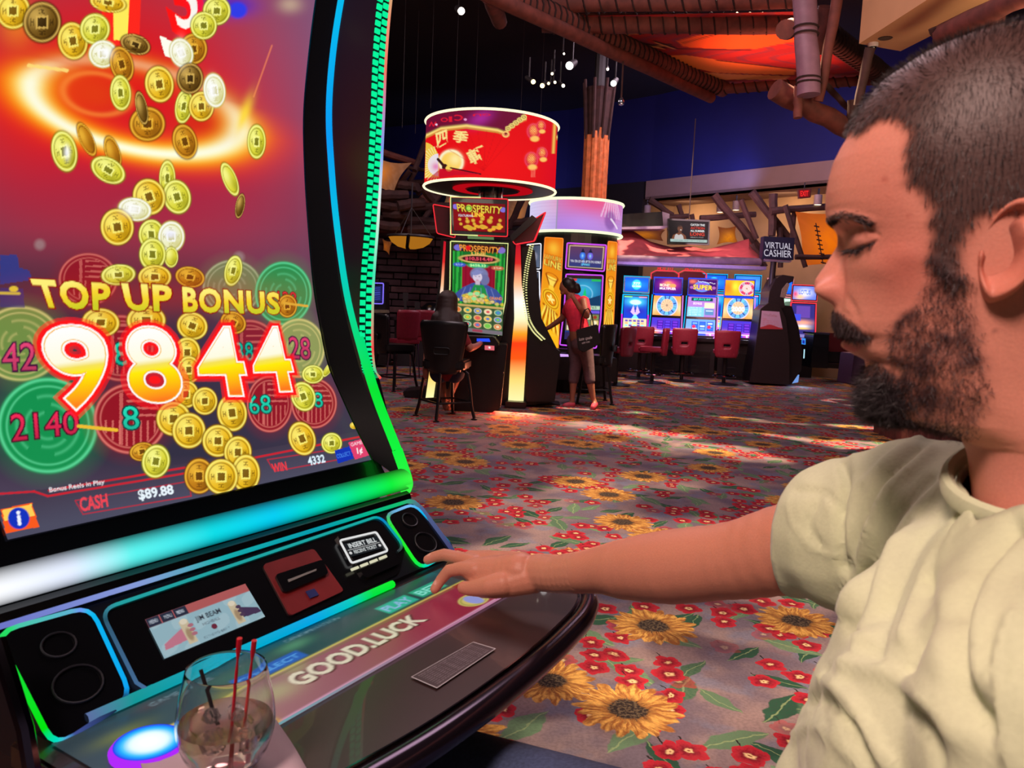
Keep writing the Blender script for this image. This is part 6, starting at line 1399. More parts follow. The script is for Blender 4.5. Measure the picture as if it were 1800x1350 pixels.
def wheel_machine(label, loc, rz, top, upper, lower):
    t = thing('slot_machine', label, 'slot machine', loc, rz, 'wheel slot machines in the back row')
    q_local('cabinet', [(-.32, 0, 0), (.32, 0, 0), (.32, 0, .74), (.31, 0, .86), (.28, 0, 1.62), (-.28, 0, 1.62), (-.31, 0, .86), (-.32, 0, .74)], M_cab, t, (0, .55, 0), bevel=.006)
    b = MB(); b.box((0, -.12, .76), (.60, .26, .07)); obj('button_deck', b, M_black, t, bevel=.01)
    pic_local('deck_buttons', [(-.26, -.19, .798), (.26, -.19, .798), (.26, -.25, .797), (-.26, -.25, .797)], 12, 4, lambda c: (c.mix(np.ones(c.X.size), (40, 50, 110)), c.rect(.05, .2, .2, .8, (230, 230, 255)), c.rect(.8, .2, .95, .8, (240, 240, 255))), t)
    pic_local('reel_screen', [(-.28, -.02, 1.16), (.28, -.02, 1.16), (.29, -.10, .84), (-.29, -.10, .84)], 64, 36, lower, t)
    pic_local('upper_screen', [(-.27, -.012, 1.60), (.27, -.012, 1.60), (.28, -.014, 1.21), (-.28, -.014, 1.21)], 64, 44, upper, t)
    b = MB(); b.box((0, -.03, 1.185), (.56, .05, .045)); obj('divider', b, M_black, t)
    b = MB(); b.box((0, -.02, 1.80), (.58, .09, .34)); obj('topper_housing', b, M_black, t, bevel=.01)
    pic_local('topper_screen', [(-.265, -.068, 1.945), (.265, -.068, 1.945), (.265, -.068, 1.655), (-.265, -.068, 1.655)], 70, 40, top, t)
    frame_local('topper_light', [(-.285, -.065, 1.965), (.285, -.065, 1.965), (.285, -.065, 1.635), (-.285, -.065, 1.635)], .013, M_bluee, t)
    frame_local('side_light', [(.305, -.02, 1.62), (.315, -.03, 1.2), (.325, -.10, .86), (.27, -.14, .80)], .013, M_pinke, t, False); frame_local('side_light', [(-.305, -.02, 1.62), (-.315, -.03, 1.2), (-.325, -.10, .86)], .011, M_cyane, t, False)
    b = MB(); b.box((0, -.02, 1.615), (.5, .06, .02)); obj('ledge_light', b, M_bluee, t)
    b = MB(); b.box((0, -.01, .3), (.46, .03, .45)); obj('base_door', b, M_black, t)
    return t
rz_ = -radians(16)
def fl_(px, D): return np.array([(px - 900) / FPX * D * 1.0, D, 0])
def bgloc(px, py, D):
    p = atD(px, py, D); return np.array([p[0], p[1], 0])
wheel_machine('left wheel slot machine in the back row, purple topper', bgloc(1171, 560, 15.6), rz_, t_money, lambda c: u_wheel(c), lambda c: l_reels(c))
wheel_machine('middle slot machine in the back row, SUPER topper', bgloc(1232, 560, 15.35), rz_, t_super, u_info, lambda c: l_reels(c, True))
wheel_machine('right wheel slot machine in the back row, orange wheel topper', bgloc(1296, 562, 15.1), rz_, t_wheel, lambda c: u_wheel(c, '2000'), lambda c: l_reels(c))
def video_machine(label, loc, rz, edge1, edge2, main, top, s=1.0, grp='single-screen video slot machines'):
    t = thing('slot_machine', label, 'slot machine', loc, rz, grp); t.scale = (s, s, s)
    q_local('cabinet', [(-.29, 0, 0), (.29, 0, 0), (.30, 0, .74), (.27, 0, 1.62), (-.27, 0, 1.62), (-.30, 0, .74)], M_cab, t, (0, .5, 0), bevel=.006)
    b = MB(); b.box((0, -.12, .74), (.56, .26, .06)); obj('button_deck', b, M_black, t, bevel=.01)
    pic_local('main_screen', [(-.235, -.02, 1.57), (.235, -.02, 1.57), (.245, -.12, .86), (-.245, -.12, .86)], 44, 70, main, t)
    frame_local('light_frame', [(-.26, -.02, 1.60), (.26, -.02, 1.60), (.27, -.06, 1.2)], .016, edge1, t, False); frame_local('light_frame', [(.27, -.06, 1.2), (.27, -.13, .83), (-.27, -.13, .83), (-.27, -.06, 1.2)], .016, edge2, t, False); frame_local('light_frame', [(-.27, -.06, 1.2), (-.26, -.02, 1.60)], .016, edge1, t, False)
    b = MB(); b.box((0, -.0, 1.81), (.54, .08, .34)); obj('topper_housing', b, M_black, t, bevel=.01)
    pic_local('topper_screen', [(-.24, -.045, 1.95), (.24, -.045, 1.95), (.24, -.045, 1.67), (-.24, -.045, 1.67)], 44, 28, top, t)
    frame_local('topper_light', [(-.265, -.04, 1.975), (.265, -.04, 1.975), (.265, -.04, 1.645), (-.265, -.04, 1.645)], .012, edge1, t)
    return t
def m_blue(c):
    X, Y = c.X, c.Y
    c.c[:] = srgb(20, 60, 190); c.blob(.5, .15, .4, .12, (80, 220, 230), .9); c.disc(.5, .17, .24, .07, (190, 240, 230), .3); c.blob(.5, .42, .35, .10, (60, 20, 150), .8); c.poly([(.3, .45), (.42, .25), (.5, .5), (.58, .25), (.7, .45), (.55, .55), (.45, .55)], (200, 170, 240)); c.poly([(.35, .64), (.5, .50), (.65, .64)], (120, 240, 230))
    c.rect(0, .64, 1, 1, (214, 200, 160))
    for j in range(4):
        for i in range(5): c.rect(.08 + .17 * i, .68 + .07 * j, .20 + .17 * i, .73 + .07 * j, [(90, 60, 170), (240, 170, 120), (130, 220, 240), (250, 220, 120)][(i * j + j) % 4])
    c.rect(.0, .94, .5, 1, (120, 220, 60)); c.rect(.5, .94, 1, 1, (250, 110, 190)); c.rect(0, 0, .35, .03, (140, 240, 90)); c.rect(.65, 0, 1, .03, (240, 150, 160))
def tp_blue(c): c.c[:] = srgb(20, 80, 210); c.blob(.5, .5, .5, .3, (40, 140, 240), .8); c.disc(.5, .5, .2, .36, (60, 200, 230), .2); c.text('777', [(.36, .34), (.64, .34), (.64, .5), (.36, .5)], (236, 250, 255), .03); c.text('OCEAN', [(.32, .55), (.68, .55), (.68, .68), (.32, .68)], (236, 250, 255), .03)
def m_dark(c): c.c[:] = srgb(46, 40, 110); c.rect(.2, .05, .8, .4, (90, 60, 150)); c.blob(.5, .55, .4, .08, (240, 160, 130), .9); c.blob(.5, .66, .3, .05, (240, 240, 250), .8); c.blob(.5, .72, .3, .03, (250, 200, 90), .9); c.rect(0, .9, 1, 1, (120, 110, 170)); c.rect(.1, .3, .4, .5, (60, 70, 200))
def tp_col(c): c.c[:] = srgb(90, 110, 200); c.blob(.5, .5, .3, .3, (240, 240, 250), .9); c.blob(.3, .8, .2, .2, (250, 190, 120), .9); c.text('LOTUS', [(.25, .3), (.75, .3), (.75, .6), (.25, .6)], (40, 90, 200), .03); c.blob(.1, .6, .1, .2, (230, 60, 90), .9)
def m_pink(c): c.c[:] = srgb(120, 150, 240); c.grad(0, 0, 0, 1, (240, 180, 210), (100, 160, 250), .8); c.blob(.5, .3, .3, .12, (250, 250, 250), .8); c.blob(.5, .5, .3, .05, (110, 60, 190), .8)
for args in (('blue and purple lit video machine left of the back row', (1115, 560, 15.9), .0, M_cyane, glow('edge_magenta', (220, 50, 240), 1.1), m_blue, tp_blue, 1.0),
             ('video machine behind the kiosk with a red-edged dark screen', (1410, 560, 16.5), -.1, M_rede, M_rede, m_dark, tp_col, 1.0),
             ('short video machine nearest the man\'s nose', (1462, 570, 18.0), -.1, M_rede, M_rede, m_pink, lambda c: (c.mix(np.ones(c.X.size), (200, 60, 200)), c.rect(0, .6, 1, 1, (230, 230, 130))), .86),
             ('pale video machine seen behind the kiosk sign pole', (1366, 560, 17.4), -.1, glow('edge_rose', (240, 150, 160), 1.0), M_pinke, lambda c: (c.mix(np.ones(c.X.size), (190, 230, 200)), c.rect(.2, .2, .8, .5, (30, 180, 90))), tp_blue, 1.08),
             ('hidden-bodied video machine behind the SUPER topper', (1250, 560, 17.4), -.1, M_cyane, M_bluee, m_blue, tp_blue, 1.10),
             ('video machine behind the orange wheel topper', (1309, 560, 17.2), -.1, M_cyane, M_bluee, m_blue, lambda c: (c.mix(np.ones(c.X.size), (40, 120, 220)), c.blob(.5, .5, .4, .3, (130, 190, 240), .7), c.text('OCEAN', [(.2, .3), (.8, .3), (.8, .5), (.2, .5)], (90, 140, 230), .02)), 1.10)):
    video_machine(args[0], bgloc(*args[1]), *args[2:])
# red neon hats behind the first two machines
for i, (px, lab) in enumerate(((1164, 'left red neon machine topper behind the purple topper'), (1212, 'right red neon machine topper behind the SUPER topper'))):
    t = thing('neon_topper', lab, 'sign', bgloc(px, 560, 17.0), -.1, 'red neon toppers'); zz = Ypt(px, 476, t.location.y)[2]
    q_local('machine_body', [(-.28, 0, 0), (.28, 0, 0), (.28, 0, zz - .2), (-.28, 0, zz - .2)], M_cab, t, (0, .4, 0))
    frame_local('neon', [(-.3, -.03, zz - .18), (-.3, -.03, zz - .06), (-.2, -.03, zz), (.2, -.03, zz), (.3, -.03, zz - .06), (.3, -.03, zz - .18)], .014, M_rede, t, False)
    q_local('panel', [(-.28, 0, zz - .2), (.28, 0, zz - .2), (.28, 0, zz - .08), (.18, 0, zz - .02), (-.18, 0, zz - .02), (-.28, 0, zz - .08)], mat('neon_panel', (120, 20, 30), .5), t, (0, .03, 0))
    text_obj('lettering', 'HOT 777', (0, -.04, zz + .05), (1, 0, 0), (0, 0, 1), .34, .10, glow('neon_text', (255, 40, 60), 1.2), t, .02)
# chips of side lights between machines
sm = thing('slot_machine', 'half hidden machine with violet rim at far left by the stone wall', 'slot machine', Ypt(666, 560, 14.4) * np.array([1, 1, 0]), 0)
px_poly('cabinet', [(640, 495), (676, 495), (680, 640), (640, 640)], 14.45, .5, M_cab, sm); px_pic('screen', [(646, 504), (671, 502), (671, 530), (646, 532)], 14.43, 24, 24, lambda c: (c.mix(np.ones(c.X.size), (26, 30, 90)), [c.rect(.5, .1 + .14 * k, .9, .16 + .14 * k, (60, 70, 170)) for k in range(6)]), sm); px_frame('light_frame', [(640, 497), (674, 498), (673, 534), (640, 533)], 14.42, .012, glow('edge_violet', (130, 110, 250), 1.1), sm)
px_poly('shelf', [(640, 544), (679, 545), (680, 550), (640, 550)], 14.2, .3, mat('tan_shelf', (120, 110, 90), .6), sm)

# ------------------------------------------------------------------ virtual cashier kiosk
YK = 14.2
kk = thing('cashier_kiosk', 'dark curved cashier kiosk with paper notice and VIRTUAL CASHIER sign', 'kiosk', Ypt(1352, 600, YK) * np.array([1, 1, 0]))
M_kio = mat('kiosk_brown', (44, 34, 36), .4, var=.1)
px_poly('side_panel', [(1337, 543), (1352, 532), (1370, 536), (1382, 560), (1388, 610), (1388, 677), (1318, 672), (1328, 610)], YK, .06, M_kio, kk, bevel=.006)
px_poly('body', [(1340, 545), (1352, 534), (1392, 538), (1404, 575), (1411, 620), (1409, 650), (1391, 676), (1320, 671), (1330, 610)], YK + .06, .55, M_cab, kk, bevel=.006)
px_poly('hood', [(1350, 536), (1353, 512), (1364, 490), (1376, 483), (1396, 486), (1395, 494), (1384, 500), (1378, 520), (1380, 540), (1366, 546)], YK + .05, .5, M_kio, kk, bevel=.006)
px_poly('mirror', [(1384, 497), (1388, 500), (1380, 524), (1372, 522), (1375, 508)], YK + .03, .05, mat('beige_mirror', (150, 136, 120), .4), kk)
P, XY = quad3([(1339, 546), (1370, 548), (1376, 579), (1336, 578)], lambda x, y: Ypt(x, y, YK - .008), 50, 44)
def paint_note(c):
    c.c[:] = srgb(206, 176, 206); c.mix(((c.Y > .84 + .08 * np.sin(c.X * 6 + 2))) * 1.0, (190, 60, 70)); c.text('Virtual', [(.1, .12), (.45, .16), (.45, .30), (.1, .26)], (170, 150, 170)); c.text('Cashier', [(.45, .14), (.86, .18), (.84, .32), (.45, .28)], (180, 120, 130))
    for k in range(4): c.text('Play with cash or card' if k else 'EASY', [(.1, .42 + .1 * k), (.3 if k == 0 else .86, .42 + .1 * k), (.3 if k == 0 else .86, .48 + .1 * k), (.1, .48 + .1 * k)], (210, 90, 90))
picture('paper_notice', P, paint_note, vpaint('paper', .8), kk, True, XY)
px_pic('card_reader', [(1409, 594), (1416, 595), (1416, 606), (1409, 605)], YK + .2, 8, 12, lambda c: (c.mix(np.ones(c.X.size), (60, 150, 250)), c.rect(.25, .3, .75, .9, (30, 40, 160))), kk)
px_pic('slot_light', [(1413, 614), (1415, 614), (1414, 630), (1412, 630)], YK + .2, 3, 8, lambda c: c.mix(np.ones(c.X.size), (190, 240, 255)), kk)
px_poly('foot_glow', [(1393, 662), (1405, 659), (1403, 672), (1393, 674)], YK + .1, .3, glow('pale_blue_light', (120, 160, 230), .9), kk)
area('kiosk_foot_light', tuple(Ypt(1412, 660, YK + .1)), tuple(Ypt(1400, 684, YK - .3) * np.array([1, 1, 0])), .2, 3, (.5, .75, 1.0))
b = MB(); p0, p1 = Ypt(1352, 540, YK + .25), Ypt(1362, 455, YK + .25); b.tube([(p0[0], p0[1], p0[2]), (p0[0] + .02, p0[1], p1[2])], .055, 10); obj('sign_pole', b, M_kio, kk, True, w=True)
px_poly('sign_box', [(1343, 415), (1397, 418), (1395, 457), (1340, 454)], YK + .15, .2, mat('sign_navy', (26, 26, 56), .5), kk, bevel=.005); px_poly('sign_base', [(1344, 455), (1392, 458), (1390, 461), (1345, 459)], YK + .18, .15, mat('pale_ledge', (150, 130, 150), .5), kk)
for tx, q in (('VIRTUAL', [(1345, 425), (1392, 428), (1391, 439), (1345, 436)]), ('CASHIER', [(1343, 438), (1391, 441), (1391, 453), (1343, 450)])):
    c = [Ypt(x, y, YK + .14) for x, y in q]; ux = (c[1] - c[0]); uz = (c[0] - c[3]); o_ = sum(c) / 4
    text_obj('lettering', tx, o_, ux / np.linalg.norm(ux), uz / np.linalg.norm(uz), np.linalg.norm(ux), np.linalg.norm(uz), glow('sign_white', (214, 206, 222), .9), None, .0).parent = None
    o = bpy.data.objects['lettering' if tx == 'VIRTUAL' and 'lettering' in bpy.data.objects else 'lettering'] if False else [q_ for q_ in bpy.data.objects if q_.name.startswith('lettering') and q_.parent is None][-1]
    o.data.transform(pmat(kk).inverted()); o.parent = kk
# low dark cabinets at far right
t = thing('side_cabinet', 'plain black cabinet standing right of the kiosk', 'cabinet', Ypt(1440, 620, 15.0) * np.array([1, 1, 0])); px_poly('cabinet', [(1431, 586), (1458, 588), (1456, 648), (1425, 646)], 15.0, .5, M_black, t, bevel=.01); px_poly('top', [(1430, 584), (1459, 586), (1459, 589), (1430, 587)], 14.97, .55, M_chrome, t)
t = thing('side_cabinet', 'low maroon-black cabinet behind the man\'s mouth', 'cabinet', Ypt(1480, 620, 15.6) * np.array([1, 1, 0])); px_poly('cabinet', [(1457, 585), (1510, 588), (1508, 648), (1455, 645)], 15.6, .5, M_cabr, t, bevel=.01); px_poly('base', [(1458, 618), (1510, 620), (1508, 650), (1455, 647)], 15.5, .1, M_black, t); px_frame('foot_rail', [(1458, 638), (1505, 641)], 15.4, .012, M_chrome, t, closed=False)
t = thing('side_cabinet', 'dark purple cabinet beside the man\'s chin', 'cabinet', Ypt(1520, 640, 9.0) * np.array([1, 1, 0])); px_poly('cabinet', [(1502, 622), (1560, 622), (1560, 690), (1495, 676)], 11.5, .5, mat('violet_black', (58, 36, 62), .4), t, bevel=.01)

# ------------------------------------------------------------------ stools
M_vin = mat('black_vinyl', (24, 23, 25), .35, var=.1)
M_vin2 = mat('grey_vinyl', (92, 70, 74), .4, var=.1)
M_redv = mat('maroon_vinyl', (140, 34, 56), .4, var=.12)
M_leg = mat('black_metal', (34, 30, 33), .35, metal=.3)
def shell_mesh(w_top, w_bot, z0, z1, y0, lean, curve, thick, m, parent, name='backrest', hole=None, n=14, rnd=.35):
    b = MB(); F_ = []; rows = []
    for j in range(n + 1):
        t = j / n; z = z0 + (z1 - z0) * t; w = w_bot + (w_top - w_bot) * (t ** .6)
        e = min(t, 1 - t) * n; w *= (1 - .10 * max(0, 1 - e / 1.4) ** 2)
        rows.append([(w / 2 * u, y0 - lean * t + curve * (u * u), z) for u in np.linspace(-1, 1, n + 1)])
    for r in rows: b.v.extend(r)
    m1 = n + 1
    for j in range(n):
        for i in range(n):
            if hole and hole[0] <= (j + .5) / n <= hole[1] and abs((i + .5) / n - .5) < hole[2]: continue
            b.f.append((j * m1 + i, j * m1 + i + 1, (j + 1) * m1 + i + 1, (j + 1) * m1 + i))
    me = bpy.data.meshes.new(name); me.from_pydata(b.v, [], b.f); bm = bmesh.new(); bm.from_mesh(me)
    bmesh.ops.recalc_face_normals(bm, faces=bm.faces); bmesh.ops.solidify(bm, geom=bm.faces[:], thickness=thick); bm.to_mesh(me); bm.free()
    return link(name, me, m, parent, True)
def black_stool(label, loc, rz, lr_=0.0):
    t = thing('bar_stool', label, 'stool', loc, rz, 'black four-legged gaming stools')
    b = MB(); b.rbox((0, .02, .60), (.48, .46, .10), .07); obj('seat', b, M_vin, t, True, bevel=.02)
    b = MB(); b.rbox((0, .02, .54), (.36, .36, .04), .05); obj('swivel_plate', b, M_leg, t)
    o = shell_mesh(.54, .30, .50, 1.07, -.25, .04, .09, .045, M_vin, t)
    b = MB()
    for a in ((-.08, 0), (.08, 0)): pass
    q = rounded([np.array(p) for p in ((-.085, -.285, .715), (.085, -.285, .715), (.085, -.29, .785), (-.085, -.29, .785))], .025, 5); b.tube(q, .009, 6, closed=True); b.prism(q, np.zeros(3), np.array([0, .006, 0])); obj('handle_recess', b, mat('recess_black', (8, 8, 9), .5), o, True)
    for sx, sy in ((-1, -1), (1, -1), (1, 1), (-1, 1)):
        b = MB(); b.tube([(sx * .13, sy * .13, .54), (sx * .17, sy * .17, .50), (sx * .19, sy * .19, .36), (sx * .21, sy * .21, .15), (sx * .235, sy * .235, .02)], .019, 8); b.lathe([(0, 0), (.035, 0), (.035, .012), (0, .02)], (sx * .235, sy * .235, 0), 10); o = obj('leg', b, M_leg, t, True); o.rotation_euler = (0, 0, lr_)
    b = MB(); z = .19; k = .208
    for p, q in (((-k, -k), (k, -k)), ((k, -k), (k, k)), ((k, k), (-k, k)), ((-k, k), (-k, -k))): b.tube([(p[0], p[1], z), (q[0], q[1], z)], .012, 6)
    obj('foot_ring', b, M_leg, t, True).rotation_euler = (0, 0, lr_)
    return t
s1 = black_stool('black four-legged stool with the long-haired woman seated on it', bgloc(783, 700, 8.45), -.12, .72)
black_stool('empty black stool nearest the big machine edge at left', bgloc(694, 640, 11.0), -1.15, .5)
black_stool('black stool behind the standing woman in the red top', bgloc(1040, 700, 10.5), 1.15, .5)
def red_stool(label, loc, rz):
    t = thing('pedestal_stool', label, 'stool', loc, rz, 'maroon pedestal stools by the back row')
    b = MB(); b.rbox((0, .03, .60), (.44, .44, .09), .08); obj('seat', b, M_redv, t, True, bevel=.02)
    b = MB(); b.box((0, -.20, .62), (.30, .05, .16)); obj('back_bracket', b, M_redv, t, bevel=.01)
    shell_mesh(.47, .38, .50, .99, -.235, .03, .04, .06, M_redv, t, hole=(.36, .50, .17), n=14)
    b = MB(); b.tube([(0, 0, .0), (0, 0, .56)], .035, 10); obj('pedestal', b, M_leg, t, True)
    b = MB(); b.lathe([(0, 0), (.25, 0), (.25, .015), (.06, .04), (0, .04)], (0, 0, 0), 24); obj('base', b, M_leg, t, True)
    b = MB(); b.tube([(.21 * cos(a), .21 * sin(a), .16) for a in np.linspace(0, 2 * pi, 25)[:-1]], .012, 6, closed=True)
    for a in (0, 2.1, 4.2): b.tube([(0, 0, .15), (.21 * cos(a), .21 * sin(a), .16)], .009, 5)
    obj('foot_ring', b, M_chrome, t, True)
    return t
red_stool('maroon stool facing the left wheel machine, farthest left of four', bgloc(1126, 600, 14.5), -.1)
red_stool('maroon stool turned sideways with its seat pointing left', bgloc(1150, 600, 13.7), 1.25)
red_stool('maroon stool in front of the SUPER topper machine', bgloc(1202, 600, 14.3), -.15)
red_stool('maroon stool in front of the orange wheel topper machine', bgloc(1277, 600, 14.0), -.2)
red_stool('maroon stool half hidden behind the black stool by the carousel', bgloc(1086, 600, 13.0), .9)
def table_chair(label, loc, rz):
    t = thing('side_chair', label, 'chair', loc, rz, 'red chairs by the dark tables')
    shell_mesh(.42, .36, .62, 1.12, -.2, .06, .05, .05, M_redv, t, n=10, rnd=.5)
    b = MB(); b.rbox((0, 0, .60), (.44, .42, .07), .06); obj('seat', b, M_redv, t, True, bevel=.015)
    for sx, sy in ((-1, -1), (1, -1), (1, 1), (-1, 1)):
        b = MB(); b.tube([(sx * .18, sy * .17, .57), (sx * .21, sy * .21, 0)], .012, 6); obj('leg', b, M_chrome, t, True)
    return t
table_chair('red upholstered chair visible past the empty black stool', bgloc(710, 600, 12.8), .5)
table_chair('red chair just left of the seated woman\'s hair', bgloc(749, 600, 13.9), .1)
tb = thing('gaming_table', 'dark low table in front of the stone wall', 'table', bgloc(766, 600, 15.1))
b = MB(); b.rbox((0, 0, .92), (1.8, .6, .06), .1); obj('table_top', b, mat('table_dark', (40, 28, 36), .3), tb, bevel=.01); b = MB(); b.box((0, .1, .45), (1.6, .4, .88)); obj('table_base', b, M_dark2, tb)
for i, (px, z_, lab) in enumerate(((712, 1.35, 'thin dark monitor post left on the low table'), (733, 1.18, 'short dark post right on the low table'))):
    c = bgloc(px, 600, 15.1); b = MB(); b.box((c[0], c[1] - .1, .95 + (z_ - .95) / 2), (.04 if i else .05, .05, z_ - .95)); b.box((c[0], c[1] - .1, z_), (.1, .04, .16)); tag(obj('monitor_post', b, M_dark2), lab, 'post')
c = bgloc(757, 600, 15.0); t = thing('card_shuffler', 'rounded black device with pale screen on the low table', 'machine', (c[0], c[1], .95))
b = MB(); b.lathe([(.24, 0), (.24, .10), (.20, .22), (.10, .30), (0, .32)], (0, 0, 0), 20); obj('housing', b, M_black, t, True); b = MB(); b.box((.12, -.2, .16), (.16, .02, .08), rx=-.5); obj('screen', b, glow('pale_screen', (150, 156, 160), .8), t)

# ------------------------------------------------------------------ figures: continuous bodies grown from tapered chains
def sphere_pts(p, r, n=8):
    V = []; F = []
    for j in range(n + 1):
        th = pi * j / n
        for i in range(n * 2): ph = pi * i / n; V.append((p[0] + r * sin(th) * cos(ph), p[1] + r * sin(th) * sin(ph), p[2] + r * cos(th)))
    m = n * 2
    for j in range(n):
        for i in range(m): F.append((j * m + i, j * m + (i + 1) % m, (j + 1) * m + (i + 1) % m, (j + 1) * m + i))
    return V, F
_SU, _SF = sphere_pts((0, 0, 0), 1.0, 8); _SU = np.array(_SU)
def flesh(chains, voxel, smooth=6, ell=()):
    """chains: lists of (point, radius); ell: (centre, (rx,ry,rz) , rotation matrix or None). One welded surface."""
    V = []; F = []; n0 = 0
    def put(P): 
        nonlocal n0
        V.append(P); F.append(np.array(_SF) + n0); n0 += len(P)
    for ch in chains:
        for (p, r), (q, s) in zip(ch[:-1], ch[1:]):
            p, q = np.array(p, float), np.array(q, float); L = np.linalg.norm(q - p); k = max(2, int(L / (min(r, s) * .35)) + 1)
            for t in np.linspace(0, 1, k): put(_SU * (r * (1 - t) + s * t) + p * (1 - t) + q * t)
    for e in ell:
        c, rr = e[0], np.array(e[1]); P = _SU * rr
        if len(e) > 2 and e[2] is not None: P = P @ np.array(e[2]).T
        put(P + np.array(c))
    me = fast_mesh('tmp', np.vstack(V), np.vstack(F)); o = bpy.data.objects.new('tmp', me); COL.objects.link(o)
    m = o.modifiers.new('r', 'REMESH'); m.mode = 'VOXEL'; m.voxel_size = voxel; m.use_smooth_shade = True
    if smooth: m = o.modifiers.new('s', 'SMOOTH'); m.factor = .5; m.iterations = smooth
    dg = bpy.context.evaluated_depsgraph_get(); dg.update(); out = bpy.data.meshes.new_from_object(o.evaluated_get(dg))
    bpy.data.objects.remove(o); bpy.data.meshes.remove(me)
    return out
def figure_part(name, me, m, parent, w=True, label=None):
    me.name = name; me.materials.clear(); o = link(name, me, m, parent, True, w)
    if label: o['label'] = label
    return o
def skin_m(name, rgb): return mat(name, rgb, .5, var=.06, scale=12)
Sk1 = skin_m('skin_warm', (176, 112, 92)); Sk2 = skin_m('skin_brown', (158, 96, 74))
M_hairb = mat('hair_dark_brown', (44, 24, 22), .45, var=.4, scale=60, stretch=(6, 6, .6), bump=.4); M_hairk = mat('hair_black', (22, 16, 18), .4, var=.3, scale=60, bump=.3)
def pa(x, y, D): return atD(x, y, D)
# seated woman at the red machine
p1 = thing('person', 'long-haired woman in a dark red top seated at the red drum machine', 'person', (pa(784, 640, 8.5)[0], pa(784, 640, 8.5)[1], .64))
D1 = 8.56
body = flesh([[(pa(786, 640, D1), .15), (pa(786, 605, D1), .13), (pa(786, 578, D1), .12)], [(pa(786, 575, D1), .06), (pa(786, 556, D1), .05), (pa(787, 540, D1), .075)],
              [(pa(765, 583, D1), .06), (pa(808, 584, D1), .06)], [(pa(762, 586, D1), .055), (pa(751, 620, D1 - .05), .042), (pa(747, 650, D1 - .12), .032), (pa(748, 662, D1 - .1), .03)],
              [(pa(811, 588, D1), .055), (pa(826, 612, D1 + .0), .045), (pa(838, 608, D1 + .15), .035), (pa(849, 600, D1 + .3), .026)], [(pa(849, 600, D1 + .3), .022), (pa(856, 600, D1 + .36), .012)], [(pa(849, 602, D1 + .3), .02), (pa(855, 603, D1 + .34), .010)],
              [(pa(775, 645, D1), .09), (pa(776, 640, D1 + .32), .07), (pa(776, 672, D1 + .34), .055), (pa(780, 700, D1 + .22), .035), (pa(783, 716, D1 + .2), .035), (pa(784, 719, D1 + .3), .025)],
              [(pa(797, 645, D1), .09), (pa(800, 640, D1 + .32), .07), (pa(800, 670, D1 + .34), .055), (pa(790, 698, D1 + .26), .035), (pa(786, 716, D1 + .24), .035), (pa(790, 719, D1 + .34), .025)]], .014, 4, ell=[(pa(787, 535, D1 + .02), (.078, .095, .11))])
figure_part('body', body, Sk1, p1)
figure_part('top', flesh([[(pa(786, 645, D1), .165), (pa(786, 605, D1), .145), (pa(786, 580, D1), .125)], [(pa(764, 583, D1), .073), (pa(809, 584, D1), .073)], [(pa(762, 586, D1), .068), (pa(757, 604, D1), .06)], [(pa(811, 588, D1), .068), (pa(820, 603, D1), .06)]], .016, 4), mat('dark_red_cloth', (128, 26, 34), .85), p1)
figure_part('shorts', flesh([[(pa(773, 655, D1), .12), (pa(774, 648, D1 + .25), .10)], [(pa(799, 655, D1), .12), (pa(801, 648, D1 + .25), .10)]], .02, 3), mat('denim', (46, 54, 80), .9), p1)
figure_part('hair', flesh([[(pa(787, 528, D1 - .01), .118), (pa(785, 550, D1 - .03), .125), (pa(784, 575, D1 - .10), .13), (pa(782, 596, D1 - .14), .11)], [(pa(770, 560, D1 - .08), .08), (pa(760, 590, D1 - .12), .05), (pa(757, 602, D1 - .12), .03)], [(pa(801, 560, D1 - .08), .08), (pa(808, 588, D1 - .12), .055), (pa(808, 600, D1 - .12), .03)]], .013, 3), M_hairb, p1)
# standing woman
p2 = thing('person', 'standing woman in a red top and grey capri trousers leaning toward the carousel', 'person', onZ(1022, 716, 0))
D2 = 9.85
legs = [[(pa(1027, 600, D2 - .05), .095), (pa(1034, 640, D2 - .06), .066), (pa(1037, 668, D2 - .06), .056), (pa(1043, 702, D2 - .04), .034), (pa(1046, 708, D2 - .04), .034), (pa(1042, 716, D2 - .14), .022)], [(pa(1010, 600, D2 + .1), .095), (pa(1012, 640, D2 + .1), .066), (pa(1008, 668, D2 + .1), .056), (pa(1006, 700, D2 + .1), .034), (pa(1006, 708, D2 + .1), .034), (pa(993, 713, D2 + .08), .022)]]
arms = [[(pa(1003, 533, D2 + .16), .052), (pa(988, 560, D2 + .22), .042), (pa(966, 575, D2 + .3), .032), (pa(958, 579, D2 + .34), .028)], [(pa(958, 579, D2 + .34), .024), (pa(951, 582, D2 + .36), .012)], [(pa(958, 577, D2 + .34), .018), (pa(950, 577, D2 + .37), .010)],
        [(pa(1026, 530, D2 - .16), .052), (pa(1031, 555, D2 - .28), .044), (pa(1019, 541, D2 - .4), .035), (pa(1010, 527, D2 - .42), .03), (pa(1006, 519, D2 - .42), .022)], [(pa(1008, 524, D2 - .42), .018), (pa(1001, 521, D2 - .42), .010)], [(pa(1010, 524, D2 - .42), .018), (pa(1004, 515, D2 - .42), .010)]]
body = flesh([[(pa(1020, 592, D2), .14), (pa(1015, 565, D2), .115), (pa(1011, 540, D2), .12), (pa(1007, 528, D2), .08), (pa(1002, 516, D2), .052), (pa(997, 508, D2), .07)]] + legs + arms, .013, 4, ell=[(pa(995, 504, D2), (.085, .075, .10)), (pa(985, 508, D2), (.022, .015, .016)), (pa(989, 515, D2), (.035, .035, .025))])
figure_part('body', body, Sk2, p2)
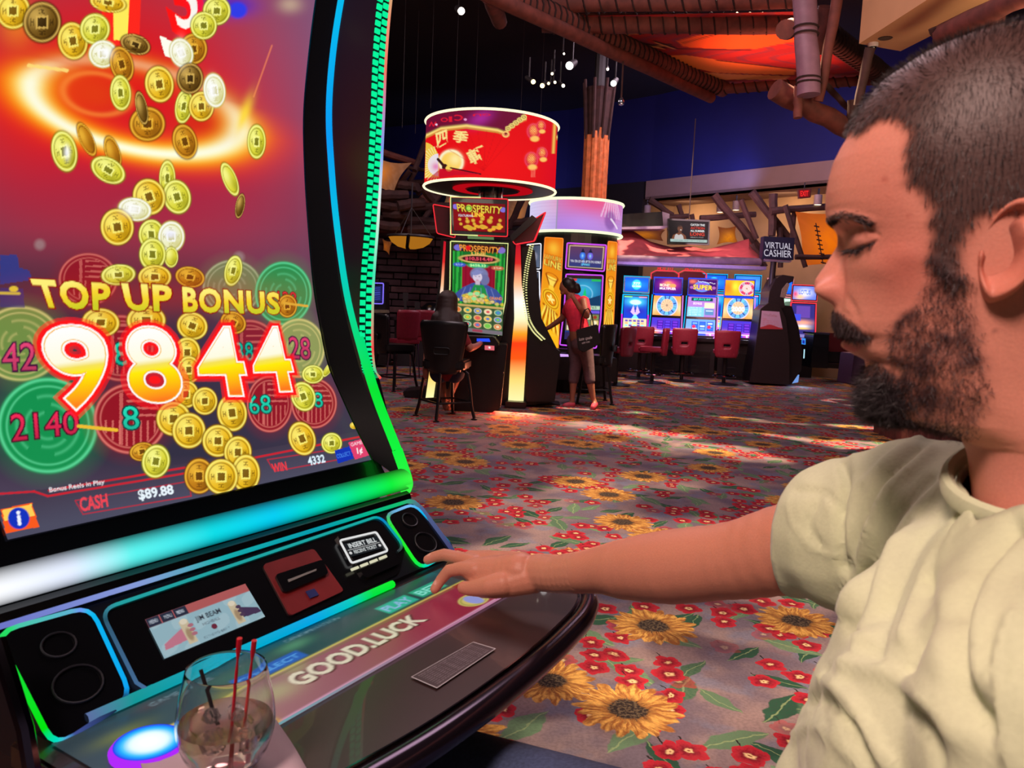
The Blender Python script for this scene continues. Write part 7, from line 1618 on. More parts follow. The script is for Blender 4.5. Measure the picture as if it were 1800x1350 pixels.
figure_part('top', flesh([[(pa(1021, 590, D2), .135), (pa(1015, 566, D2), .135), (pa(1009, 542, D2), .14), (pa(1011, 530, D2), .10)], [(pa(1003, 533, D2 + .14), .072), (pa(995, 548, D2 + .18), .062)], [(pa(1026, 530, D2 - .12), .075), (pa(1030, 545, D2 - .2), .066)]], .015, 4), mat('coral_cloth', (226, 42, 74), .85, var=.1), p2)
figure_part('trousers', flesh([[(pa(1022, 596, D2), .145), (pa(1022, 604, D2), .14)]] + [[(p_, r_ + .014) for p_, r_ in l[:3]] for l in legs], .015, 3), mat('grey_cloth', (104, 76, 84), .9), p2)
figure_part('hair', flesh([[(pa(999, 500, D2), .098), (pa(1003, 506, D2), .088)], [(pa(1012, 505, D2), .062), (pa(1014, 509, D2), .055)]], .012, 3), M_hairk, p2)
for l, nm in ((legs[0], 'shoe'), (legs[1], 'shoe')): figure_part('shoe', flesh([[(l[-2][0] - np.array([0, 0, .02]), .042), (l[-1][0] - np.array([0, 0, .0]), .034)]], .01, 3), mat('pink_shoe', (214, 70, 92), .6), p2)
hb = thing('handbag', 'black tote handbag with white lettering on the standing woman\'s arm', 'bag', pa(1034, 620, D2 - .35))
px_poly('bag_body', [(1013, 580), (1051, 570), (1056, 604), (1026, 620), (1017, 615)], pa(1034, 600, D2 - .38)[1], .10, M_vin, hb, bevel=.012)
b = MB(); yb = pa(1034, 600, D2 - .36)[1]; b.tube([Ypt(x, y, yb) for x, y in ((1020, 579), (1022, 560), (1028, 545), (1034, 542), (1040, 552), (1044, 574))], .008, 6); obj('strap', b, M_vin, hb, True, w=True)
for tx, q in (('kate spade', [(1018, 594), (1041, 590), (1041, 597), (1018, 601)]), ('NEW YORK', [(1023, 602), (1037, 599), (1037, 602), (1023, 605)])):
    c = [Ypt(x, y, pa(1034, 600, D2 - .38)[1] - .008) for x, y in q]; ux = c[1] - c[0]; uz = c[0] - c[3]
    V, T = text_unit(tx, 0.0); Pp = c[3] + np.outer(V[:, 0], ux) + np.outer(V[:, 1], uz); o = link('lettering', fast_mesh('lettering', Pp, T), mat('print_white', (220, 214, 214), .6), hb, False, True)

# ------------------------------------------------------------------ the man playing
man = thing('person', 'bearded man in a pale green t-shirt pressing the big machine button', 'person', W(.62, .06, 0))
TH = radians(29.0)
FH = np.array([-cos(TH), sin(TH), 0]); LH = np.array([-sin(TH), -cos(TH), 0])    # forward, and his left (towards the camera side)
HO = np.array([.2943, .5457, 0.0])
def HX_(x, y):
    p = onP(x, y, HO, LH); return (p - HO) @ FH, p[2]
def HW(X, Yl, Z): return HO + FH * X + LH * Yl + np.array([0, 0, 1.0]) * Z
prof = [(1800, 62), (1744, 66), (1700, 78), (1656, 93), (1611, 116), (1578, 139), (1550, 159), (1522, 193), (1506, 217), (1496, 239), (1478, 268), (1465, 295), (1457, 325), (1453, 350), (1453, 372), (1457, 388), (1466, 404), (1474, 420), (1479, 440), (1480, 470), (1477, 500), (1471, 530), (1468, 545), (1469, 562), (1476, 580), (1487, 590), (1492, 600), (1494, 610), (1502, 622), (1518, 632), (1523, 645), (1519, 665), (1517, 690), (1522, 708), (1532, 722), (1552, 734), (1600, 742), (1660, 744), (1688, 752), (1694, 775), (1700, 800), (1706, 850), (1712, 920)]
pr = np.array([HX_(*p) for p in prof]); pz = pr[:, 1]; px_ = pr[:, 0]
ztop = pz[0] + .004
o_ = np.argsort(pz); pzs, pxs = pz[o_], px_[o_]
NZ, NT = 330, 288
tz = np.linspace(0, 1, NZ); zlev = pz[-1] + (ztop - pz[-1]) * (1 - (1 - tz) ** 1.35)
def ip(z, tab): return np.interp(z, [t[0] for t in tab], [t[1] for t in tab])
Xf = np.interp(zlev, pzs, pxs)
zc = HX_(1520, 690)[1]; ze = HX_(1500, 430)[1]; zj = HX_(1735, 685)[1]; zt_ = ztop
Xe = HX_(1775, 450)[0]; Xn = HX_(1702, 810)[0] - .056                                             # ear position front-back (negative = behind)
Xb = ip(zlev, [(pz[-1], Xn - .060), (zc - .03, Xn - .056), (zc + .02, Xn - .046), (ze - .02, Xe - .068), (ze + .05, Xe - .088), (zt_ - .03, Xe - .080), (zt_ - .012, Xe - .055), (zt_ - .004, Xe - .02), (zt_, Xe + .012)])
Xf = np.where(zlev > pz[1], np.interp(zlev, [pz[1], ztop], [px_[1], Xe + .02]), Xf)
hw = ip(zlev, [(pz[-1], .062), (zc - .035, .056), (zc - .012, .057), (zc, .059), (zc + .03, .063), (zc + .06, .067), (ze, .073), (ze + .05, .076), (zt_ - .07, .074), (zt_ - .035, .062), (zt_ - .015, .044), (zt_ - .004, .022), (zt_, .001)])
nf = ip(zlev, [(pz[-1], 2.0), (zc - .01, 2.0), (zc + .01, 1.75), (zc + .05, 1.9), (ze - .02, 2.15), (ze + .03, 2.35), (zt_ - .05, 2.1), (zt_, 2.0)])
th = np.linspace(-pi, pi, NT + 1)[:-1]; th = th - .35 * np.sin(th) * 1.0      # denser at the face
V = np.zeros((NZ, NT, 3))
Xc = np.interp(zlev, [zc - .04, zc - .015, zc + .01], [Xn, Xn + .012, Xe + .012])
def _sm(a, k=17): return np.convolve(np.pad(a, k // 2, mode='edge'), np.ones(k) / k, 'valid')
low_ = zlev < zc + .03
for _a in (Xb, hw, nf): _a[low_] = _sm(_a)[low_]
up_ = (zlev >= zc + .03) & (zlev < zt_ - .008)
for _a in (Xb, hw, nf):
    _b = _sm(_sm(_a, 41), 31); _a[up_] = _b[up_]
Xc = _sm(Xc)
_nk = zlev < zc - .012
Xf[_nk] = _sm(Xf, 11)[_nk]
for j in range(NZ):
    c, s_ = np.cos(th), np.sin(th); e = 2.0 / nf[j]
    X = np.where(c > 0, Xc[j] + (Xf[j] - Xc[j]) * np.abs(c) ** e, Xc[j] - (Xc[j] - Xb[j]) * np.abs(c) ** (2 / 2.1))
    Yl = hw[j] * np.sign(s_) * np.abs(s_) ** np.where(c > 0, e, 2 / 2.1)
    V[j, :, 0] = X; V[j, :, 1] = Yl; V[j, :, 2] = zlev[j]
def to_px(Vh):
    P = HO + Vh[..., :1] * FH + Vh[..., 1:2] * LH + Vh[..., 2:] * np.array([0, 0, 1.0]); v = P - CP; dz = v @ cF
    return 900 + FPX * (v @ cR) / dz, 675 - FPX * (v @ cU) / dz
def normals(V):
    du = np.roll(V, -1, 1) - np.roll(V, 1, 1); dv = np.gradient(V, axis=0); n = np.cross(du, dv); n /= np.linalg.norm(n, axis=-1, keepdims=True) + 1e-9; return n
near = V[..., 1] >= 0
mir = (-np.arange(NT)) % NT
# mirror index: th symmetric about 0 -> index NT//2 + k <-> NT//2 - k
mir = (NT - np.arange(NT)) % NT
def sym(Fv): return np.where(near, Fv, Fv[:, mir])
def gpx(PX, PY, x, y, sx, sy, rot=0.0):
    a = radians(rot); dx, dy = PX - x, PY - y; u = (dx * cos(a) + dy * sin(a)) / sx; v = (-dx * sin(a) + dy * cos(a)) / sy
    return np.exp(-(u * u + v * v))
def seg_px(PX, PY, pts, w):
    best = np.full(PX.shape, 1e9)
    for (x0, y0), (x1, y1) in zip(pts[:-1], pts[1:]):
        dx, dy = x1 - x0, y1 - y0; t = np.clip(((PX - x0) * dx + (PY - y0) * dy) / (dx * dx + dy * dy + 1e-9), 0, 1)
        best = np.minimum(best, np.hypot(PX - x0 - t * dx, PY - y0 - t * dy))
    return np.exp(-(best / w) ** 2)
def inpoly(PX, PY, pts):
    ins = np.zeros(PX.shape, bool); n = len(pts)
    for i in range(n):
        (x1, y1), (x2, y2) = pts[i], pts[(i + 1) % n]
        if y1 == y2: continue
        ins ^= ((y1 > PY) != (y2 > PY)) & (PX < (x2 - x1) * (PY - y1) / (y2 - y1) + x1)
    return ins
# nose: a narrow ridge pushed forward from the base profile
nz_px = [(1457, 388), (1462, 402), (1466, 415), (1467, 433), (1461, 448), (1452, 465), (1441, 480), (1433, 492), (1431, 505), (1435, 516), (1446, 526), (1462, 533), (1471, 540)]
nr = np.array([HX_(*p) for p in nz_px]); no = np.argsort(nr[:, 1])
nose_x = np.interp(zlev, nr[no, 1], nr[no, 0], left=-9, right=-9); nd = np.clip(nose_x - Xf, 0, None)
ztip = HX_(1433, 500)[1]; zbr = HX_(1465, 410)[1]; zba = HX_(1460, 531)[1]
sg = ip(zlev, [(zba - .004, .014), (ztip, .0135), ((ztip + zbr) / 2, .0105), (zbr, .011), (zbr + .02, .016)])
Yl = V[..., 1]
fr_ = (np.cos(th)[None] > .3)
V[..., 0] += nd[:, None] * np.exp(-(np.abs(Yl) / sg[:, None]) ** 2.6) * fr_
# wings of the nose
wing = np.exp(-((zlev[:, None] - HX_(1475, 513)[1]) / .0085) ** 2) * np.exp(-((np.abs(Yl) - .0155) / .0060) ** 2) * fr_
V[..., 0] += wing * .0115; V[..., 1] += np.sign(Yl) * wing * .0050
gro = np.exp(-((zlev[:, None] - HX_(1480, 510)[1]) / .012) ** 2) * np.exp(-((np.abs(Yl) - .0235) / .0035) ** 2) * fr_; V[..., 0] -= gro * .0020
# lips and chin
def band(px, py, sz, amp, sy, y0=0.0):
    global V
    z0 = HX_(px, py)[1]; V[..., 0] += amp * np.exp(-((zlev[:, None] - z0) / sz) ** 2) * np.exp(-((np.abs(Yl) - y0) / sy) ** 2) * fr_
band(1470, 572, .006, .0015, .016); band(1494, 608, .0055, .0060, .018); band(1490, 592, .0018, -.0022, .022); band(1516, 632, .006, -.001, .02); band(1500, 690, .014, .001, .02)
N = normals(V); PX, PY = to_px(V)
D_ = np.zeros(PX.shape)
def push(x, y, sx, sy, amp, rot=0.0):
    global D_
    D_ += amp * gpx(PX, PY, x, y, sx, sy, rot)
push(1492, 420, 34, 26, -.0048)            # eye socket
push(1508, 424, 24, 16, .0046)             # closed lid over the eyeball
push(1495, 384, 34, 9, .0030, 8)           # brow ridge
push(1475, 452, 9, 14, -.0015); push(1540, 470, 45, 26, .0022, 15); push(1590, 450, 40, 24, .0018)  # cheekbone
push(1560, 545, 50, 40, -.0012); push(1516, 575, 26, 22, .0016, 30); push(1500, 540, 6, 24, -.0010, -28); push(1527, 596, 8, 6, -.0012)
push(1660, 640, 60, 40, .0022); push(1620, 330, 30, 50, -.0015)
D_ += -.0012 * seg_px(PX, PY, [(1487, 440), (1503, 441), (1525, 431), (1541, 424)], 3.0); D_ += -.0010 * seg_px(PX, PY, [(1482, 408), (1505, 401), (1530, 405), (1545, 415)], 3.5)
D_ = sym(np.where(N @ np.array([0, 1.0, 0]) > -.2, D_, 0))
V += N * D_[..., None]
N = normals(V); PX, PY = to_px(V)
# colouring: skin, hair, beard, brows, lips
jit = np.array([[mnoise.noise(Vector((a[0] * 130, a[1] * 130, a[2] * 130))) for a in row] for row in V[::2, ::2]]).repeat(2, 0).repeat(2, 1)[:NZ, :NT]
jit2 = np.array([[mnoise.noise(Vector((a[0] * 45, a[1] * 45, a[2] * 45 + 9))) for a in row] for row in V[::2, ::2]]).repeat(2, 0).repeat(2, 1)[:NZ, :NT]
qx, qy = PX + jit * 11 + jit2 * 7, PY + jit2 * 11 - jit * 7
hair_poly = [(1480, 20), (1490, 242), (1515, 232), (1545, 216), (1575, 214), (1600, 232), (1596, 262), (1588, 290), (1594, 317), (1617, 341), (1636, 363), (1640, 405), (1634, 470), (1660, 505), (1705, 505), (1690, 470), (1690, 428), (1722, 385), (1762, 366), (1900, 355), (2200, 520), (2200, -100)]
beard_poly = [(1636, 450), (1630, 500), (1612, 535), (1592, 556), (1568, 585), (1556, 604), (1566, 622), (1586, 642), (1592, 664), (1570, 660), (1545, 640), (1527, 640), (1512, 662), (1500, 690), (1510, 780), (1690, 780), (1726, 712), (1738, 680), (1728, 630), (1714, 575), (1706, 520), (1698, 470)]
must_poly = [(1455, 545), (1475, 547), (1492, 560), (1512, 574), (1528, 592), (1524, 600), (1502, 597), (1484, 591), (1465, 582), (1455, 570)]
hairm = inpoly(qx, qy, hair_poly).astype(float); beardm = inpoly(qx, qy, beard_poly).astype(float); mustm = inpoly(PX + jit * 4, PY + jit * 4, must_poly).astype(float)
backm = (V[..., 0] < Xe - .02) & (V[..., 2] > HX_(1775, 520)[1]); hairm = np.maximum(hairm, backm)
hairm *= (V[..., 2] > HX_(1640, 512)[1])
beardm *= (V[..., 2] > zc - .03)
def blur(m, k):
    for _ in range(k): m = .5 * m + .125 * (np.roll(m, 1, 0) + np.roll(m, -1, 0) + np.roll(m, 1, 1) + np.roll(m, -1, 1))
    return m
lipm = inpoly(PX, PY, [(1480, 594), (1500, 597), (1518, 601), (1514, 612), (1500, 620), (1485, 618)]).astype(float)
browm = seg_px(PX, PY, [(1458, 388), (1468, 381), (1482, 377), (1502, 380), (1518, 386), (1530, 392)], 6.0)
lashm = seg_px(PX, PY, [(1487, 441), (1503, 442), (1523, 433), (1538, 426)], 2.6)
nosm = np.exp(-((V[..., 2] - (zba + .0025)) / .0028) ** 2) * np.exp(-((np.abs(V[..., 1]) - .0085) / .004) ** 2) * (V[..., 0] > Xf[:, None] + .002)
hairm, beardm, mustm, lipm, browm, lashm = [sym(q) for q in (hairm, beardm, mustm, lipm, browm, lashm)]
hs, bs, ms = blur(hairm, 5), blur(beardm, 8), blur(mustm, 3)
C = np.tile(srgb(214, 142, 122), (NZ, NT, 1))
def cmix(m, rgb):
    global C
    m = np.clip(m, 0, 1)[..., None]; C = C * (1 - m) + srgb(*rgb) * m
cmix(sym(gpx(PX, PY, 1590, 470, 60, 70)) * .55, (190, 96, 84)); cmix(sym(gpx(PX, PY, 1560, 340, 50, 60)) * .3, (196, 108, 92)); cmix(sym(gpx(PX, PY, 1465, 505, 26, 24)) * .35, (196, 100, 88)); cmix(sym(gpx(PX, PY, 1505, 425, 26, 18)) * .3, (176, 110, 106))
cmix(sym(gpx(PX, PY, 1555, 315, 5, 5)) * .6, (160, 70, 60)); cmix(sym(gpx(PX, PY, 1597, 379, 4, 4)) * .5, (160, 70, 60)); cmix(sym(gpx(PX, PY, 1751, 582, 4, 4)) * .7, (90, 50, 50))
cmix(lipm * .95, (216, 112, 112)); cmix(nosm * .9, (60, 24, 24)); cmix(sym(seg_px(PX, PY, [(1490, 592), (1510, 597), (1526, 598)], 2.5)) * .6, (110, 50, 50))
cmix(hs * .92, (44, 35, 36)); cmix(bs * np.clip(.62 + .9 * jit2 + .5 * jit, .12, .9), (52, 34, 38)); cmix(ms * .85, (56, 42, 46)); cmix(browm * .85, (54, 42, 44)); cmix(lashm * .85, (50, 34, 38))
cmix(sym(gpx(PX, PY, 1556, 700, 44, 44)) * beardm * .8, (26, 20, 24))
# thicken hair and beard volume
V += N * (blur(hs, 6) * .0025 + blur(bs, 6) * .0012 * (1 + .8 * jit) + blur(ms, 2) * .0012 + browm * .0012)[..., None]
V += N * (sym(gpx(PX, PY, 1548, 705, 42, 36)) * beardm * .003)[..., None]
N = normals(V)
headV = (HO + V[..., :1] * FH + V[..., 1:2] * LH + V[..., 2:] * np.array([0, 0, 1.0])).reshape(-1, 3)
headF = grid_faces(NZ, NT, True); headF = headF[:, ::1]; headC = C.reshape(-1, 3)
# ears ---------------------------------------------------------------
def ear(side):
    nr_, na_ = 26, 72
    r = np.linspace(0, 1, nr_)[:, None]; a = np.linspace(0, 2 * pi, na_ + 1)[:-1][None]
    # outline in (forward, up) metres around the ear centre, egg-shaped with lobe
    ox = .0165 * np.cos(a) * (1 + .10 * np.sin(a)); oz = .0315 * np.sin(a); lob = np.exp(-((a - 1.5 * pi) / .55) ** 2); ox = ox * (1 - .22 * lob) + .003 * lob; 
    x = r * ox; z = r * oz
    h = .010 + .0065 * np.exp(-((r - .86) / .10) ** 2) * (1 - .75 * np.exp(-((a - 1.5 * pi) / .5) ** 2) - .5 * np.exp(-((a - .05) / .5) ** 2)) - .0110 * np.exp(-(((x - .002) / .0085) ** 2 + ((z + .004) / .0115) ** 2)) + .0045 * np.exp(-(((x + .004) / .0035) ** 2 + ((z - .010) / .012) ** 2)) + .005 * np.exp(-(((x - .0115) / .0035) ** 2 + ((z + .004) / .005) ** 2)) - .003 * np.exp(-((r - .62) / .09) ** 2) * (np.sin(a) > -.1)
    h = h + .003 * np.exp(-(((x - .002) / .010) ** 2 + ((z + .024) / .009) ** 2))
    h = np.where(r > .93, h - (r - .93) * .10, h); tilt = -x * .55                     # stands off at the back
    ex, ez = HX_(1797, 456); ex += .012
    X = ex + x + .08 * z * 0 - z * .12; Z = ez + z; Yl = .0655 + h + tilt
    # rim back edge row folding toward the head
    X2 = ex + ox * .93 - oz * .12; Z2 = ez + oz * .93; Y2 = np.full_like(X2, .060)
    G = np.stack([np.vstack([X, X2]), np.vstack([Yl, Y2]) * side, np.vstack([Z, Z2])], -1)
    P = HO + G[..., :1] * FH + G[..., 1:2] * LH + G[..., 2:] * np.array([0, 0, 1.0])
    c = np.tile(srgb(206, 128, 108), (nr_ + 1, na_, 1)); dk = np.clip(np.exp(-(((x - .004) / .008) ** 2 + ((z + .003) / .010) ** 2)) + .7 * np.exp(-(((x - .002) / .004) ** 2 + ((z - .014) / .008) ** 2)), 0, 1)[..., None]; dk = np.vstack([dk, np.zeros((1, na_, 1))]); c = c * (1 - .75 * dk) + srgb(96, 44, 44) * .75 * dk  # dk: shade in the ear hole and upper crease, painted into the skin
    F = grid_faces(nr_ + 1, na_, True)
    if side < 0: F = F[:, ::-1]
    return P.reshape(-1, 3), F, c.reshape(-1, 3)
# right arm and hand ------------------------------------------------
import time as _t
def kx(px):
    u = (px - 900) / FPX; return (1.10 * u - .05) / (.317 + .387 * u)
def armp(px, py, dd=0.0):
    k = kx(px); return onP(px, py, (0, 1.10 - .387 * k + dd, 0), np.array([0, 1.0, 0]))
def rad(px_r, P): return px_r * ((P - CP) @ cF) / FPX
chain = []
for x, y, r in ((948, 1006, 33), (985, 1009, 34), (1020, 1006, 37), (1060, 1001, 43), (1100, 1000, 54), (1140, 998, 61), (1180, 996, 66), (1220, 992, 67), (1260, 988, 67), (1310, 982, 71), (1370, 968, 79), (1440, 952, 86)):
    P = armp(x, y); chain.append((P, rad(r, P)))
chain.append((W(.80, -.03, 1.065), .066))
tip = onZ(764, 1044, .7985)
def fp(px, py, Yv): return onP(px, py, (0, Yv, 0), np.array([0, 1.0, 0]))
wr = chain[0][0]; yw = wr[1]
fing = [
    [(fp(915, 1004, yw + .01), .029), (fp(880, 1008, yw + .03), .028), (fp(845, 1006, yw + .045), .024), (fp(822, 1000, yw + .05), .014)],
    [(fp(905, 992, yw + .035), .020), (fp(860, 988, yw + .07), .0190), (fp(828, 984, yw + .085), .0155)],
    [(fp(935, 1014, yw + .0), .0255), (fp(905, 1022, yw + .0), .0225), (fp(875, 1030, yw + .004), .0185), (fp(850, 1034, yw + .014), .015)],
    # thumb
    [(fp(885, 1026, yw - .005), .0185), (fp(862, 1030, yw - .002), .0165), (fp(842, 1033, yw + .008), .0138), (fp(826, 1034, yw + .016), .0118), (fp(815, 1033, yw + .022), .0100)],
    # index: bent, tip on the button
    [(fp(835, 1002, yw + .035), .0125), (fp(812, 999, yw + .048), .0110), (fp(789, 1003, yw + .055), .0098), (fp(776, 1018, yw + .056), .0088), (np.array(tip) + np.array([0, 0, .0080]), .0078)],
    # middle: stretched
    [(fp(835, 988, yw + .065), .0120), (fp(808, 981, yw + .080), .0110), (fp(781, 975, yw + .088), .0100), (fp(763, 979, yw + .09), .0090), (fp(752, 984, yw + .09), .0080)],
    # ring and little: curled beyond
    [(fp(838, 986, yw + .085), .0115), (fp(812, 984, yw + .105), .0092), (fp(795, 990, yw + .112), .0080), (fp(786, 1001, yw + .112), .0070)],
    [(fp(845, 986, yw + .10), .0105), (fp(822, 988, yw + .122), .0082), (fp(808, 996, yw + .128), .0072), (fp(800, 1006, yw + .128), .0062)]]
arm_me = flesh([chain], .0030, 34)
hand_me = flesh([[chain[0], chain[1], chain[2]]] + fing, .0019, 8)
def grab(me):
    n = len(me.vertices); v = np.empty(n * 3, np.float32); me.vertices.foreach_get('co', v); me.calc_loop_triangles()
    t = np.empty(len(me.loop_triangles) * 3, np.int32); me.loop_triangles.foreach_get('vertices', t); return v.reshape(-1, 3).astype(float), t.reshape(-1, 3)
torso_me = flesh([[(W(.62, .07, .70), .13), (W(.62, .065, .90), .13), (W(.62, .055, 1.00), .12)], [(W(.47, .06, 1.05), .05), (W(.79, .0, 1.06), .055)], [(HW(Xn, 0, 1.02), .060), (HW(Xn, 0, 1.11), .052)],
                  [(W(.46, .06, 1.05), .045), (W(.43, .065, .80), .034), (W(.47, -.16, .74), .032)], [(W(.47, -.16, .74), .030), (W(.48, -.23, .725), .024)]] +
                 [[(W(.48 + .012 * k, -.23, .725), .009), (W(.478 + .014 * k, -.27, .722), .008), (W(.478 + .014 * k, -.295, .710), .007)] for k in range(-1, 3)] + [[(W(.465, -.19, .735), .012), (W(.50 + .02, -.215, .728), .009)]], .010, 4)
allV, allF, allC = [headV], [], [headC]
tri = np.vstack([headF[:, [0, 1, 2]], headF[:, [0, 2, 3]]]); allF.append(tri); n0 = len(headV)
for sd in (1, -1):
    ev, ef, ec = ear(sd); allF.append(np.vstack([ef[:, [0, 1, 2]], ef[:, [0, 2, 3]]]) + n0); allV.append(ev); allC.append(ec); n0 += len(ev)
for me, sh in ((arm_me, 0), (hand_me, 0), (torso_me, 0)):
    v_, t_ = grab(me); c = np.tile(srgb(204, 136, 112), (len(v_), 1))
    if me is hand_me:
        for tp_ in (tip + np.array([0, 0, .006]), fing[5][-1][0], fing[3][-1][0]):
            d = np.linalg.norm(v_ - np.array(tp_), axis=1); m = np.exp(-(d / .012) ** 2)[:, None] * .45; c = c * (1 - m) + srgb(226, 140, 128) * m
        for f_ in fing[3:6]:
            a = np.array(f_[-1][0]); b0 = np.array(f_[-2][0]); dr = (a - b0) / np.linalg.norm(a - b0); nl = a + np.array([0, 0, .0065]) - dr * .003
            d = np.linalg.norm((v_ - nl) * 1.0, axis=1); m = (d < .0050)[:, None] * .6; c = c * (1 - m) + srgb(240, 190, 180) * m
    allV.append(v_); allF.append(t_ + n0); allC.append(c); n0 += len(v_); bpy.data.meshes.remove(me)
me = fast_mesh('body', np.vstack(allV), np.vstack(allF), np.vstack(allC))
bm = bmesh.new(); bm.from_mesh(me); bmesh.ops.recalc_face_normals(bm, faces=bm.faces); bm.to_mesh(me); bm.free()
link('body', me, vpaint('man_skin', .48, bump=.15, scale=500, sss=.12, spec=.4), man, True, True)

# short hair, beard, brows and lashes as fine blades
def blades(name, roots, dirs, length, width, rgb, parent, curl=.0, seed=1, rnd=.2):
    r = np.random.default_rng(seed); n = len(roots); L = length * r.uniform(.6, 1.25, n)[:, None]
    d = dirs / np.linalg.norm(dirs, axis=1, keepdims=True) + r.normal(0, rnd, (n, 3)); d /= np.linalg.norm(d, axis=1, keepdims=True)
    side = np.cross(d, r.normal(0, 1, (n, 3))); side /= np.linalg.norm(side, axis=1, keepdims=True) + 1e-9
    bend = side * curl; w = side * width
    w2 = np.cross(d, side) * width * .5
    a, b_, c, e, t = roots - w, roots + w, roots + d * L * .55 + bend * L * .4 + w * .8, roots + d * L * .55 + bend * L * .4 - w * .8, roots + d * L * .9 + bend * L * 1.3
    V = np.stack([a, b_, c, e, t], 1).reshape(-1, 3); i = np.arange(n)[:, None] * 5
    F = np.concatenate([i + [0, 1, 2], i + [0, 2, 3], i + [3, 2, 4]], 0)
    sh = r.uniform(.6, 1.5, n)[:, None]; C = np.repeat(np.clip(srgb(*rgb) * sh, 0, 1), 5, 0)
    o = link(name, fast_mesh(name, V, F, C), vpaint('hair_fibre', .55), parent, False, True); o['kind'] = 'stuff'; return o
flat = V.reshape(-1, 3); Nw = (N[..., :1] * FH + N[..., 1:2] * LH + N[..., 2:] * np.array([0, 0, 1.0])).reshape(-1, 3)
if (Nw.reshape(NZ, NT, 3)[NZ // 2, NT // 2 + NT // 4] @ LH) < 0: Nw = -Nw
headW = (HO + V[..., :1] * FH + V[..., 1:2] * LH + V[..., 2:] * np.array([0, 0, 1.0])).reshape(-1, 3)
area_w = (np.linalg.norm(np.cross(np.roll(V, -1, 1) - V, np.gradient(V, axis=0)), axis=-1)).ravel()
def pick(mask, n, seed):
    w = mask.ravel() * area_w; w = w / w.sum(); r = np.random.default_rng(seed); i = r.choice(len(w), n, p=w)
    return i, headW[i] + r.normal(0, .0005, (n, 3))
vis = (Nw @ (-LH) < .4)[:, None].reshape(NZ, NT) * 1.0
i, R_ = pick(hs * (hs > .35), 26000, 3); fl_dir = Nw[i] * .20 + FH * .25 * np.clip((headW[i] - HO) @ FH * 10, -1, 1)[:, None] - np.array([0, 0, .75]) * (1 - np.clip((headW[i][:, 2] - ze - .05) / .06, 0, 1))[:, None] - LH * 0
blades('hair', R_, fl_dir, .0055, .00015, (44, 36, 37), man, .1, 4, .14)
i, R_ = pick(np.clip(bs - .10, 0, 1) * (V[..., 2] > zc - .022), 12000, 5); blades('beard', R_, Nw[i] * .35 - np.array([0, 0, .7]), .0055, .00015, (52, 36, 40), man, .6, 6, .4)
i, R_ = pick(np.clip(sym(gpx(PX, PY, 1552, 706, 40, 36)) * beardm, 0, 1), 9000, 7); blades('chin_beard', R_, Nw[i] * .4 - np.array([0, 0, .7]), .0085, .00022, (34, 26, 30), man, .6, 8, .35)
i, R_ = pick(ms, 2600, 9); blades('moustache', R_, Nw[i] * .25 - np.array([0, 0, .8]) - FH * .3, .0050, .00018, (54, 40, 44), man, .3, 10)
i, R_ = pick(np.where(browm > .35, browm, 0), 1600, 11); blades('eyebrow', R_, Nw[i] * .25 - FH * .8 - np.array([0, 0, .15]), .0045, .00020, (50, 40, 42), man, .1, 12)
i, R_ = pick(np.where(lashm > .5, lashm, 0), 260, 13); blades('eyelash', R_, Nw[i] * .6 + FH * .4 - np.array([0, 0, .7]), .0060, .00026, (34, 24, 28), man, .2, 14)

# t-shirt -------------------------------------------------------------
SHR = W(.80, -.03, 1.065)
cuffc = armp(1420, 944)
sh = flesh([[(W(.62, .06, .70), .168), (W(.62, .06, .84), .160), (W(.62, .065, .93), .158), (W(.62, .065, 1.00), .140)],
            [(W(.53, .055, .78), .145), (W(.54, .055, .97), .130)], [(W(.72, .05, .78), .135), (W(.71, .055, .97), .120)],
            [(W(.50, .055, 1.065), .070), (W(.62, .06, 1.085), .070), (W(.74, .015, 1.080), .076), (SHR, .080)],
            [(SHR, .082), (armp(1500, 940), .080), (armp(1430, 947), rad(101, armp(1430, 947))), (armp(1392, 956), rad(98, armp(1392, 956)))],
            [(W(.46, .06, 1.055), .075), (W(.425, .065, .90), .070), (W(.425, .06, .80), .066)],
            [(HW(Xn - .005, 0, 1.09), .072), (HW(Xn, 0, 1.150), .0655)], [(HW(Xn, -.045, 1.118), .052), (W(.74, .01, 1.085), .068), (SHR, .078)], [(HW(Xn, .045, 1.112), .052), (W(.49, .06, 1.065), .068)], [(W(.66, .03, .98), .10), (W(.65, .005, .90), .108), (W(.64, -.01, .80), .120)]], .0055, 10)
sv, stt = grab(sh); bpy.data.meshes.remove(sh)
def vnormals(v, f):
    n = np.zeros_like(v); fn = np.cross(v[f[:, 1]] - v[f[:, 0]], v[f[:, 2]] - v[f[:, 0]]); [np.add.at(n, f[:, k], fn) for k in range(3)]; return n / (np.linalg.norm(n, axis=1, keepdims=True) + 1e-12)
sn_ = vnormals(sv, stt); vv_ = sv - CP; dz = vv_ @ cF; SX = 900 + FPX * (vv_ @ cR) / dz; SY = 675 - FPX * (vv_ @ cU) / dz
facing = np.clip(-(sn_ * (vv_ / np.linalg.norm(vv_, axis=1, keepdims=True))).sum(1) * 3 + .3, 0, 1)
FD = np.zeros(len(sv))
def fold(pts, w, amp):
    global FD
    pts = [tuple(p) for p in smooth_curve(np.array(pts, float), max(8, len(pts) * 4))]
    FD += amp * seg_px(SX, SY, pts, w) * facing
fold([(1476, 812), (1486, 854), (1476, 907), (1479, 1000)], 8, -.0075); fold([(1500, 800), (1506, 850), (1494, 910), (1494, 980)], 9, .004)
fold([(1662, 752), (1610, 800), (1547, 859), (1508, 950), (1490, 1008)], 9, -.006); fold([(1640, 790), (1570, 850), (1526, 930), (1505, 1010), (1480, 1080)], 9, .006)
